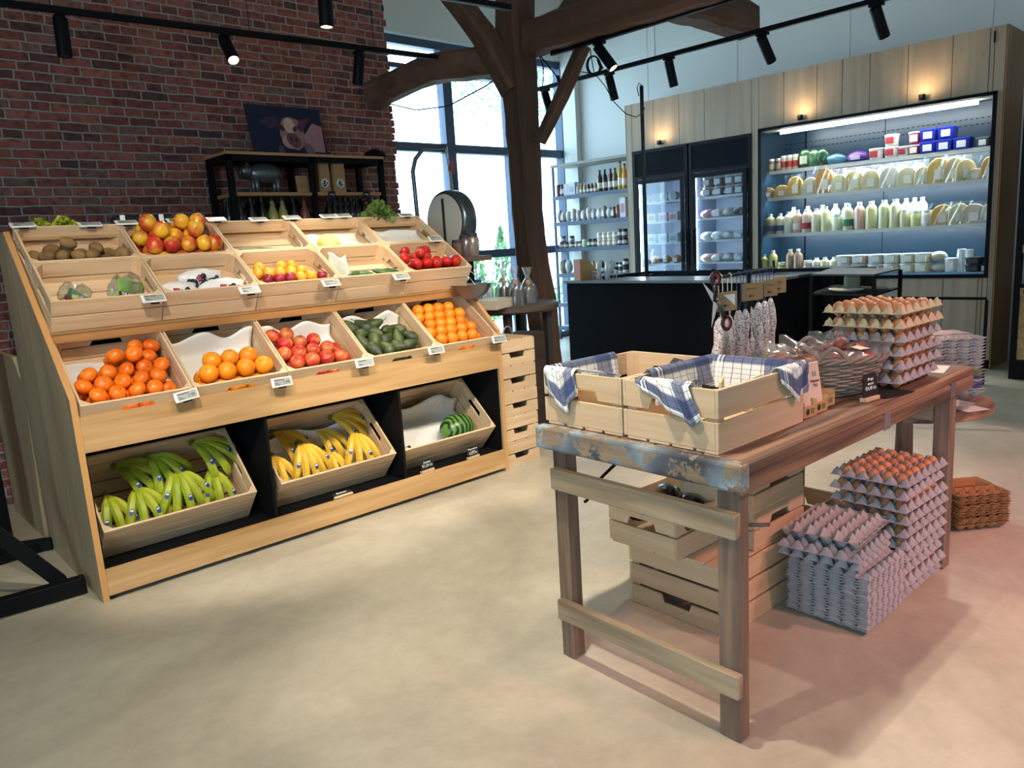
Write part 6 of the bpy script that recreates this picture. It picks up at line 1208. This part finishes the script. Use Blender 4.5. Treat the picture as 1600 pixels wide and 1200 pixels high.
# ---------------------------------------------------------------- counter
cg = at_z(888, 603); zc = 1.065
Ca = at_z(880, 439, zc); Cb = at_z(1192, 437.5, zc); Cc = at_z(1345, 434, zc)
CTOP = mat('counter_top', '#8a8f90', .35); CBLK = mat('counter_black', '#05070c', .85, spec=.15)
ct = thing('shop_counter', 'wide black shop counter with thin grey worktop behind the salami rack', 'counter', loc=(0, 0, 0))
def slab(P, z0, z1, m, nm, bev=.002): return MB().prism([(p.x, p.y) for p in P], 2, z0, z1).build(nm, m, ct, bevel=bev)
ux = (Cb-Ca).normalized(); nx_ = Vector((-ux.y, ux.x, 0)); nx_ = nx_ if nx_.x > 0 else -nx_
slab([Ca+ux*.03+nx_*.02, Cb+nx_*.02, Cb+nx_*.55, Ca+ux*.03+nx_*.55], 0, zc-.025, CBLK, 'front_section'); slab([Ca, Cb+ux*.02, Cb+ux*.02+nx_*.56, Ca+nx_*.56], zc-.025, zc, CTOP, 'worktop')
Wa, Wb = Cb+nx_*.15, Cb+nx_*1.75
slab([Wa, Cb+nx_*.58, Cb+nx_*1.8, Cb+nx_*1.8-ux*0+ux*.5, Wa+ux*.5], 0, zc-.02, CBLK, 'end_section') if False else None
slab([Cb+nx_*.56-ux*.5, Cb+nx_*.56, Cb+nx_*1.9, Cb+nx_*1.9-ux*.5], 0, zc-.025, CBLK, 'return_section'); slab([Cb+nx_*.56-ux*.52, Cb+nx_*.56+ux*.02, Cb+nx_*1.92+ux*.02, Cb+nx_*1.92-ux*.52], zc-.025, zc, mat('slate_top', '#3c4a52', .3), 'return_worktop')
Ba, Bb = at_z(1011, 424, zc+.03), at_z(1175, 421, zc+.03); MBk = mat('olive_black', '#101213', .7, spec=.2)
bw = Ba.x+.02; ct2 = thing('back_counter', 'dark low counter wall behind the worktop, before the fridges', 'counter', loc=(0, 0, 0))
MB().box((bw, Cb.y-.5, 0), (bw+.04, Ba.y, zc+.03)).box((Ca.x+.2, Ba.y, 0), (bw+.04, Ba.y+.04, zc+.03)).build('upstand', MBk, ct2)
# black pole on the counter, cardboard displays, wire basket
pp = at_z(1010.5, 430, zc); ph_ = at_x(1006.5, 133, pp.x).z
pl = thing('black_pole', 'thin black upright pole standing on the counter before the fridges', 'pole', loc=(pp.x, pp.y, zc)); MB().box((-.014, -.014, .01), (.014, .014, ph_-zc)).build('pole', BLACK, pl); MB().box((-.06, -.06, 0), (.06, .06, .01)).build('foot_plate', BLACK, pl)
MB().tube([(0, 0, ph_-zc), (-.02, .015, ph_-zc+.03), (-.035, .03, ph_-zc-.02), (-.02, .02, ph_-zc-.1)], .005, 6).build('cable_loop', BLACK, pl)
def onc(u, v): return at_z(u, v, zc)
p = onc(915, 437); d_ = thing('card_display', 'slanted cardboard display box at the window end of the counter', 'display box', loc=(p.x, p.y, zc), rz=-.3)
MB().prism([(-.14, 0), (.12, 0), (.12, .05), (-.06, .22), (-.14, .22)], 1, -.13, .0).build('carton', KR, d_, bevel=.002); MB().prism([(-.1405, .02), (-.1405, .2), (-.141, .2), (-.141, .02)], 1, -.11, -.02).build('print', mat('print_orange', '#b5482c', .6), d_)
p = onc(945, 437); d_ = thing('wire_basket', 'wire basket of rolled white papers on the counter', 'basket', loc=(p.x, p.y, zc), rz=-.2); b = MB()
for z in (.004, .05, .09): b.tube([(.11*math.cos(a)*(1+z), .14*math.sin(a)*(1+z), z) for a in [2*PI*k/24 for k in range(24)]], .003, 5, closed=True)
for k in range(16): a = 2*PI*k/16; b.tube([(.11*math.cos(a), .14*math.sin(a), .004), (.12*math.cos(a), .152*math.sin(a), .09)], .0025, 5)
b.build('wires', STEEL, d_)
for k in range(6): o = MB().cyl((0, 0, 0), (.02, 0, .19), .016, .016, 10).build('paper_roll', PAPER, mtx=Matrix.Translation((p.x-.05+.03*(k % 3), p.y-.06+.05*(k//3)+.02*k, zc+.01)) @ Euler((RND.uniform(-.3, .3), RND.uniform(.1, .5), 0)).to_matrix().to_4x4()); tag(o, 'rolled white paper standing in the wire basket', 'paper roll', 'paper rolls in the wire basket')
# metal riser beyond the eggs, and the things under it
q = [at_z(u, v, 1.12) for u, v in ((1268, 428), (1302, 418), (1407, 419), (1366, 428.5))]; rs = thing('metal_riser', 'black metal riser table behind the egg trays on the counter end', 'riser', loc=(0, 0, 0)); MB().prism([(p.x, p.y) for p in q], 2, 1.108, 1.12).build('top_plate', mat('slate_top2', '#3d444a', .35), rs)
for p in q: MB().box((p.x-.012, p.y-.012, .0), (p.x+.012, p.y+.012, 1.108)).build('leg', BLACK, rs)
q2 = [at_x(u, v, 7.6) for u, v in ((1478, 466), (1542, 466))]; r2 = thing('black_rail', 'thin black steel rail frame in front of the chiller cladding', 'rail', loc=(0, 0, 0)); MB().box((7.59, q2[1].y, q2[0].z-.012), (7.61, q2[0].y+.5, q2[0].z+.012)).build('top_bar', BLACK, r2)
for yy in (q2[1].y, q2[0].y+.5): MB().box((7.59, yy-.012, 0), (7.61, yy+.012, q2[0].z-.012)).build('upright', BLACK, r2)
pc = (q[0]+q[2])/2; sh_ = MB().prism([(p.x, p.y) for p in [pc.lerp(v_, 1.0) for v_ in q]], 2, .96, .972).build('lower_shelf', BLKP, rs)
P_jar(.13, .06, '#b8b89c', '#c8c8bc').put('glass jar under the metal riser', loc=(pc.x+.05, pc.y+.05, .973)); P_bag(.26, .05, .12, '#c9c4b4', 90).put('crumpled pale packet lying under the metal riser', loc=(pc.x-.2, pc.y, .973))
# ---------------------------------------------------------------- dark bread rack at the picture's edge
rkx, rky = at_z(1575, 592).x, at_z(1575, 592).y; br = thing('bread_rack', 'black steel rack with wooden trays beside the wooden cladding', 'rack', loc=(rkx, rky, 0)); RH = at_x(1590, 150, rkx).z
D_ = .62; Ln = 1.3; MB().box((0, -Ln, 0), (D_, 0, .16)).box((0, -Ln, RH-.04), (D_, 0, RH)).box((D_-.02, -Ln, .16), (D_, 0, RH-.04)).build('carcass', BLKP, br)
b = MB()
for x in (0, D_-.05):
    for y in (-.05, -Ln): MB().box((x, y, .16), (x+.05, y+.05, RH-.04)).build('post', BLACK, br)
MB().box((.02, -Ln+.05, .18), (.05, -.05, .78)).build('lower_door', OAK, br); MB().box((.0, -Ln+.05, .80), (.04, -.05, .86)).build('rail', BLACK, br)
BRD = [at_x(1593, v, rkx).z for v in (455, 388, 340, 290, 245)]
SG = mat('seed_bread', '#5c3018', .8, bump=.6, bscale=30, var=.2)
for i, z in enumerate(BRD):
    s_ = MB().box((.02, -Ln+.05, z-.03), (D_-.02, -.055, z-.012)).box((-.015, -Ln+.05, z-.04), (.02, -.055, z+.03)).build('wooden_tray', wood('tray_oak', '#b58a68', '#94694a', 1, .8, .5), br, bevel=.002); MB().box((-.018, -.14, z-.02), (-.0155, -.08, z+.015)).build('black_ticket', SLATE, s_)
    for k in range(3): P_bag(.16, .14, .2, '#6a3c22', 95+k, '#d8d0c4' if k else None).put('bagged brown loaf on the %s tray of the black rack, %s' % (ordi(i), ordi(k)), mtx=Matrix.Translation((rkx+.18, rky-.16-.2*k, z-.01)), group='loaves on the black rack')
# ================================================================ rack at the brick wall
YF = 5.38; XA, XB2, XM = at_y(353, 236, YF).x, at_y(598, 243, YF).x, at_y(486, 240, YF).x; ZR = at_y(470, 240, YF).z; ZS = at_y(430, 300, YF).z
wr = thing('wine_rack', 'black steel rack with wooden shelves against the brick wall', 'rack', loc=(XA, YF, 0)); W = XB2-XA; D2 = .37; b = MB()
for nm, x in (('post', 0), ('post', XM-XA-.02), ('post', W-.04)):
    for y in (0, D2-.04): MB().box((x, y, 0), (x+.04, y+.04, ZR-.02)).build(nm, BLACK, wr)
MB().box((0, 0, ZR-.06), (W, .04, ZR-.02)).box((0, D2-.04, ZR-.06), (W, D2, ZR-.02)).box((0, .04, ZR-.06), (.04, D2-.04, ZR-.02)).box((W-.04, .04, ZR-.06), (W, D2-.04, ZR-.02)).build('top_frame', BLACK, wr)
SHW = wood('shelf_wood', '#c99a68', '#a8784a', 0, 1, .5); MB().box((-.005, -.005, ZR-.02), (W+.005, D2, ZR)).build('top_shelf', SHW, wr, bevel=.001)
ZB = at_y(430, 309, YF+.12).z-.31
for z in (ZS, ZB, .9): MB().box((.04, .01, z-.025), (XM-XA-.02, D2-.01, z)).build('shelf', SHW, wr, bevel=.001); MB().box((XM-XA+.02, .01, z-.025), (W-.04, D2-.01, z)).build('shelf', SHW, wr, bevel=.001)
def wbot(c, lab=None): return P_bottle(.31, .040, c, '#15161a', .45, lab)
DB, YBt, RB = wbot('#0b0d10', '#b8a8a8'), wbot('#b8a860', '#d8c8b8'), wbot('#9c4a3c', '#e0d4c8')
zb = at_y(430, 311, YF+.1).z-.31
for i, (u, P, n) in enumerate(((356, DB, 'dark'), (374, DB, 'dark'), (392, DB, 'dark'), (409, DB, 'dark'), (425, YBt, 'pale yellow'), (441, YBt, 'pale yellow'), (458, DB, 'dark'), (475, RB, 'rose'))):
    P.put('%s wine bottle on the brick wall rack under the pig figure, %s along' % (n, ordi(i)), loc=(at_y(u, 320, YF+.12).x, YF+.12, ZB), group='wine bottles in the first bay')
for i in range(8): DB.put('dark wine bottle in the back row of the bay under the pig figure, '+ordi(i), loc=(at_y(352+i*16.5, 320, YF+.25).x, YF+.25, ZB), group='back row of wine bottles')
for i, u in enumerate((513, 522, 531, 540, 549, 558, 568, 578, 588)):
    DB.put('dark wine bottle in the bay beside the lettuce, %s along' % ordi(i), loc=(at_y(u, 320, YF+.12).x, YF+.12, ZB), group='wine bottles in the second bay')
# metal pig
PGM = mat('grey_metal_pig', '#7c7f7e', .35, .7, bump=.1, bscale=30); pc_ = at_y(415, 282, YF+.15)
pg = thing('metal_pig', 'grey metal pig figure on the rack shelf', 'figurine', loc=(pc_.x, YF+.16, ZS)); MB().ball((0, 0, .15), .135, .065, .075, 20, 14, lambda w, a: 1+.05*math.cos(w)).ball((-.145, 0, .165), .055, .045, .05, 14, 10).cyl((-.185, 0, .155), (-.205, 0, .15), .022, .020, 12).build('body', PGM, pg, smooth=True)
for x, y in ((-.085, -.03), (-.085, .03), (.085, -.03), (.085, .03)): MB().tube([(x, y, .11), (x+.004, y, .05), (x, y, 0)], [.024, .014, .012], 8).build('leg', PGM, pg, smooth=True)
for y in (-.03, .03): MB()._add([(-.15, y, .20), (-.125, y*1.3, .205), (-.165, y*1.5, .235)], [(0, 1, 2)]).build('ear', PGM, pg)
MB().tube([(.13, 0, .17), (.15, 0, .18), (.152, .01, .165), (.14, .005, .16)], .004, 6).build('tail', PGM, pg)
p = at_y(472, 290, YF+.08); o = MB().box((-.05, 0, 0), (.05, .012, .13)).build('wooden_plaque', SHW, mtx=TRS((p.x, YF+.06, ZS), -.12, 0, 0), bevel=.002); tag(o, 'small pale wooden plaque leaning beside the metal pig', 'plaque')
for i, u in enumerate((505, 529)):
    p = at_y(u, 290, YF+.1); t = thing('kraft_coffee_bag', 'tall kraft bag with a round black and white sticker, '+('beside the rack post' if i == 0 else 'farther from the rack post'), 'bag', loc=(p.x, YF+.1, ZS), group='kraft bags on the rack')
    MB().prism([(-.052, 0), (.052, 0), (.050, .235), (-.048, .235)], 1, -.03, .03).build('bag', KR, t, bevel=.004); s_ = MB().prism([(.034*math.cos(2*PI*k/24), .075+.034*math.sin(2*PI*k/24)) for k in range(24)], 1, -.0315, -.0302).build('round_sticker', TAGF, t)
    b = MB(); rn = random.Random(i+3)
    for k in range(16): a, r = rn.uniform(0, 6.28), .024*math.sqrt(rn.random()); b.box((r*math.cos(a)-.006, -.0322, .075+r*math.sin(a)-.004), (r*math.cos(a)+.006, -.0316, .075+r*math.sin(a)+.004))
    b.build('cow_pattern', INK, s_)
for i, u in enumerate((517, 571)):
    p = at_y(u, 302, YF); t = thing('shelf_ticket', 'small black chalk ticket clipped on the rack shelf, '+('below the kraft bags' if i == 0 else 'near the brick corner'), 'price ticket', loc=(p.x, YF-.012, ZS-.05), group='tickets on the rack'); MB().box((-.03, -.004, 0), (.03, 0, .055)).build('slate', SLATE, t); text('writing', 'Wijn', .02, t, TRS((0, -.005, .03), R(90)), CHALK)
o = MB().lathe([(.07, 0), (.1, .02), (.085, .06), (.03, .085), (.001, .09)], n=18).build('dark_hat', BLKP, mtx=Matrix.Translation((at_y(585, 238, YF+.2).x, YF+.2, ZR)), smooth=True); tag(o, 'low dark round object on the rack top near the brick corner', 'ornament')
# painting of a pig leaning on the wall
c00, c10, c11, c01 = [at_y(u, v, YF+.2) for u, v in ((399, 235), (513, 237), (498, 157), (382, 150))]
p0 = Vector((c00.x, 0, 0)); wp, hp = c10.x-c00.x, (c01.z-c00.z)*1.03
pa = thing('pig_painting', 'dark canvas with a pink pig leaning on the rack top against the bricks', 'painting', mtx=TRS((c00.x, YF+.20, ZR+.002), R(-13), 0, 0)); CAN = mat('canvas_night_blue', '#131a38', .8, bump=.15, bscale=200)
MB().box((0, 0, 0), (wp, .02, hp)).build('canvas', CAN, pa)
def flat(nm, pts, c, k, par=pa): return MB()._add([(x*wp, -.0006*k, z*hp) for x, z in pts], [tuple(range(len(pts)))]).build(nm, mat('paint_'+c[1:], c, .8, var=.25, vscale=25), par)
def ell(cx, cz, rx, rz, rot=0, n=20): return [(cx+rx*math.cos(a)*math.cos(rot)-rz*math.sin(a)*math.sin(rot), cz+rx*math.cos(a)*math.sin(rot)+rz*math.sin(a)*math.cos(rot)) for a in [2*PI*k/n for k in range(n)]]
flat('painted_body', [(.80, .12), (.97, .10), (.985, .64), (.86, .70), (.72, .45), (.70, .28)], '#a87a80', 1); flat('painted_leg', ell(.75, .15, .06, .14, .25), '#7a5560', 2); flat('painted_leg', ell(.36, .12, .04, .10), '#4c3f48', 2)
flat('painted_head', [(.42, .25), (.50, .16), (.60, .13), (.68, .22), (.72, .42), (.71, .62), (.66, .75), (.55, .80), (.46, .76), (.40, .62), (.38, .42)], '#a9786f', 3)
flat('painted_forehead', ell(.53, .62, .075, .16), '#c4a394', 4); flat('painted_ear', [(.40, .62), (.36, .78), (.22, .76), (.14, .66), (.28, .55)], '#3f2c44', 3); flat('painted_ear', [(.68, .48), (.84, .80), (.70, .76), (.63, .60)], '#5f3345', 4); flat('painted_cheek', ell(.49, .30, .10, .14), '#b58a80', 4)
flat('painted_snout', ell(.55, .33, .09, .15, .2), '#6a414b', 5); flat('painted_eye', ell(.42, .57, .035, .07, .3), '#4a2c3a', 5); flat('painted_eye', ell(.60, .56, .03, .06, -.3), '#4f2f3a', 5); flat('painted_nostril', ell(.525, .36, .018, .035), '#34202c', 6); flat('painted_nostril', ell(.585, .34, .018, .035), '#34202c', 6)
# ================================================================ hanging scale and window-side table
def D3(u, v, d): return CAMP + _ray(u, v)*(d/FPX)
sd = 5.6; g_ = D3(665, 400, sd); vv = Vector((0, 0, 1)); hc = thing('hanging_scale', 'big round antique dial scale hanging from a bent steel pole', 'scale', loc=(0, 0, 0)); SCM = mat('enamel_white', '#c9c6ba', .25, coat=.4); SCD = mat('scale_steel', '#5d666c', .3, .8)
p1 = D3(645, 268, sd); q1 = D3(655, 345, sd); pend = D3(697, 229, sd); base = Vector((q1.x, q1.y, 1.05)); arm = pend-p1
MB().tube([base, Vector((p1.x+.004, p1.y, p1.z-.12)), p1, p1+Vector((0, 0, .07))+arm*.10, p1+Vector((0, 0, .10))+arm*.35, pend], [.017]*6, 10).build('bent_pole', SCD, hc, smooth=True)
top = D3(707, 298, sd); b = MB()
for k in range(7): c = pend.lerp(top, (k+.5)/7); b.tube([c+Vector((.010*math.cos(a)*(k % 2), .010*math.cos(a)*((k+1) % 2), .024*math.sin(a))) for a in [2*PI*i/12 for i in range(12)]], .004, 5, closed=True)
b.build('chain', STEEL, hc); kp = D3(706, 262, sd); MB().ball(kp, .02, .02, .05, 10, 8).build('red_hook', mat('hook_red', '#a04050', .4), hc, smooth=True)
cen = D3(703, 346, sd); fwd = (CAMP-cen); fwd.z = 0; fwd.normalize(); axis = Matrix.Rotation(R(-50), 3, 'Z') @ fwd; ax_m = Matrix.Translation(cen) @ Vector((0, 0, 1)).rotation_difference(axis).to_matrix().to_4x4(); rS = .218
b = MB(); b.X = ax_m; b.lathe([(.001, .055), (rS*.93, .05), (rS, .04), (rS*1.03, .02), (rS*1.03, -.05), (rS, -.07), (rS*.9, -.085), (.001, -.09)], n=40); b.X = None; b.build('drum', SCD, hc, smooth='auto')
b = MB(); b.X = ax_m; b.lathe([(.001, .0565), (rS*.9, .0565), (rS*.9, .0525), (.001, .0525)], n=40); b.X = None; b.build('dial_face', SCM, hc)
b = MB(); b.X = ax_m; v_ = (ax_m.inverted().to_3x3() @ Vector((0, 0, 1))); v_.z = 0; v_.normalize(); w2 = Vector((-v_.y, v_.x, 0))
b._add([w2*(.015*s)+v_*(.165*t_)+Vector((0, 0, .0575)) for s, t_ in ((-1, -1), (1, -1), (1, 1), (-1, 1))], [(0, 1, 2, 3)]); b.X = None; b.build('dark_band', SCD, hc)
bc = D3(738, 455, 5.0); hang = cen-Vector((0, 0, rS)); b = MB()
for k in range(3): a = 2*PI*k/3; b.tube([hang, Vector((hang.x*.5+bc.x*.5+.06*math.cos(a), hang.y*.5+bc.y*.5+.06*math.sin(a), (hang.z+bc.z)/2)), Vector((bc.x+.13*math.cos(a), bc.y+.13*math.sin(a), bc.z+.045))], .003, 5)
b.build('pan_chain', STEEL, hc); MB().lathe([(.001, -.055), (.05, -.05), (.10, -.01), (.135, .045), (.140, .047), (.132, .046), (.10, -.002), (.05, -.042), (.001, -.046)], (bc.x, bc.y, bc.z), 30).build('weighing_pan', mat('pan_metal', '#7d8890', .3, .6), hc, smooth='auto')
wt = D3(800, 474, 5.9); zt2 = wt.z; wtab = thing('window_table', 'dark round-edged wooden table before the window beside the post', 'table', loc=(wt.x, wt.y, 0)); MB().lathe([(.001, zt2-.06), (.34, zt2-.06), (.36, zt2-.045), (.36, zt2-.01), (.35, zt2), (.001, zt2)], n=40).build('table_top', wood('dark_table_wood', '#5a4a40', '#382c26', 0, .8, .5), wtab, smooth='auto')
for a in (.6, 2.2, 3.8, 5.3): MB().box((.27*math.cos(a)-.025, .27*math.sin(a)-.025, 0), (.27*math.cos(a)+.025, .27*math.sin(a)+.025, zt2-.06)).build('leg', mat('dark_leg', '#2c2a2c', .6), wtab)
def gift(u, d, h, c, lab, i): p = D3(u, 460, d); t = thing('gift_pack', lab, 'gift pack', loc=(p.x, p.y, zt2), group='cellophane gift packs'); MB().lathe([(.001, 0), (.04, .001), (.042, h*.4), (.03, h*.45), (.012, h*.5), (.012, h*.62), (.001, h*.62)], n=12).build('bottle', pmat(c, .3), t, smooth='auto'); MB().grid(lambda q, r: ((.07*(1-.8*min(1, (r/.72)**3) if r < .72 else .2+.35*(r-.72)/.28)*(1+.12*math.sin(14*PI*q)))*math.cos(2*PI*q), (.07*(1-.8*min(1, (r/.72)**3) if r < .72 else .2+.35*(r-.72)/.28)*(1+.12*math.sin(14*PI*q)))*math.sin(2*PI*q), h*r*1.05), 18, 14).build('cellophane', FILM, t, smooth=True); MB().ball((-.03, -.03, h*.62), .018, .018, .02, 8, 6).build('tag', KR, t)
gift(788, 5.75, .30, '#3a2c28', 'cellophane gift pack with a brown jar on the window table', 0); gift(806, 5.65, .28, '#2a2220', 'cellophane gift pack with a dark jar, nearest on the window table', 1); gift(826, 5.8, .26, '#4c4c44', 'cellophane gift pack close to the oak post', 2)
for i, (u, c) in enumerate(((730, '#1c2a4c'), (741, '#3c5a84'))): p = D3(u, 425, 5.9); o = MB().box((-.045, -.03, 0), (.045, .03, .20)).build('blue_box', pmat(c, .4), loc=(p.x, p.y, zt2), bevel=.002); tag(o, ('dark blue' if i == 0 else 'light blue')+' box standing on the table behind the scale pan', 'box')
for i, u in enumerate((752, 761)): P_bag(.10, .17, .08, '#b8ccd8', 60+i).put('clear bag standing behind the scale pan, '+ordi(i), loc=(D3(u, 430, 5.95).x, D3(u, 430, 5.95).y, zt2), group='clear bags by the scale')
p = D3(768, 468, 5.55); o = MB().box((-.16, -.11, 0), (.16, .11, .07)).build('papers_box', mat('cream_box', '#b8b0a0', .6), loc=(p.x, p.y, zt2), rot=(0, 0, .4), bevel=.003); tag(o, 'pale open box beside the scale pan on the window table', 'box')
# small upper shelf with jars
us = D3(725, 401, 5.4); uz_ = us.z; sh2 = thing('upper_shelf', 'dark wooden shelf board with jars behind the scale dial', 'shelf', loc=(us.x, us.y, 0)); MB().box((-.22, -.12, uz_-.035), (.16, .12, uz_)).build('board', MATS['dark_table_wood'], sh2, bevel=.003)
for x in (-.2, .14): MB().box((x-.015, .08, 0), (x+.015, .11, uz_-.035)).build('upright', BLACK, sh2)
for i, (u, c, h_) in enumerate(((716, '#6a5048', .12), (728, '#5a4a48', .15), (739, '#7a6a60', .16))): P_jar(h_, .045, c, '#2c2c30').put('brown jar on the small shelf behind the scale dial, '+ordi(i), loc=(D3(u, 395, 5.4).x, D3(u, 395, 5.4).y, uz_), group='jars behind the scale')
# low basket on the floor behind the tower
p = D3(808, 528, 5.6); t = thing('low_basket', 'low dark wooden basket with a hoop handle behind the crate tower', 'basket', loc=(p.x, p.y, 0), rz=.2); MB().box((-.2, -.12, 0), (.2, .12, p.z+.03)).build('box', MATS['dark_crate_wood'], t, bevel=.01); MB().tube([(-.12+.06*math.cos(a)-.0, 0, p.z+.03+.07*math.sin(a)) for a in [PI*k/10 for k in range(11)]], .006, 6).build('handle', STEEL, t)
# ================================================================ steel trestle and unit at the outer side
def bar(nm, a, b_, w_, h_, par): return MB().beam(a, b_, w_, h_).build(nm, BLACK, par, bevel=.002)
ts = thing('steel_trestle', 'black welded steel trestle foot beside the fruit stand', 'steel frame', loc=(0, 0, 0))
a_, b_ = at_z(-70, 985), at_z(136, 925); z_ = Vector((0, 0, .045)); bar('floor_beam', a_+z_, b_+z_, .06, .075, ts)
dgn = at_z(95, 930)+Vector((0, 0, .08)); dv = (a_-b_).normalized(); up_ = dgn+Vector((0, 0, 0)); far_ = on_post(0, 0) if False else None
tl = _ray(-8, 832); k_ = (Vector((dgn.x, dgn.y, 0))-Vector((0, 0, 0))); 
dd = Vector((-dv.y, dv.x, 0)); dd = dd if dd.dot(dgn) > 0 else -dd
nn_ = dd; t0 = (dgn-CAMP).dot(nn_)/(tl.dot(nn_)); pt = CAMP+tl*t0; bar('diagonal', dgn+(dgn-pt).normalized()*.02, pt+(pt-dgn)*.6, .05, .06, ts)
a2, b2 = at_z(-60, 880), at_z(84, 858); bar('rear_floor_beam', a2+z_*.8, b2+z_*.8, .05, .06, ts); bar('tie', at_z(-70, 905)+z_*.6, at_z(82, 856)+z_*.6, .04, .05, ts)
cb_ = at_z(4, 850); ct_ = on_post if False else None
col_ = thing('black_column', 'black riveted steel column at the outer side', 'column', loc=(cb_.x, cb_.y, 0)); MB().box((-.09, -.05, 0), (.05, .05, 1.35)).build('shaft', BLACK, col_, bevel=.004)
for k in range(10): MB().ball((.052, -.02, .75+k*.06), .008, .008, .008, 8, 6).build('rivet', STEEL, col_)
q1, q2_ = at_z(30, 797), at_z(66, 842); un = MB().prism([(q1.y, 0), (q2_.y, 0), (q2_.y-.15, .9), (q2_.y+.0, 1.05), (q1.y, 1.05)], 0, q1.x-.02, q1.x+.01).build('wooden_side_panel', OAKP); tag(un, 'grey-brown board of another display unit behind the fruit stand', 'panel')
o = MB().box((q1.x+.0101, q2_.y-.1, .3), (q1.x+.02, q1.y, 1.0)) if False else None
washer(1030, 225, 'small downlight over the fridges on the cladding'); washer(1250, 195, 'small downlight over the chiller, centre'); washer(1440, 165, 'small downlight over the chiller on the cladding')
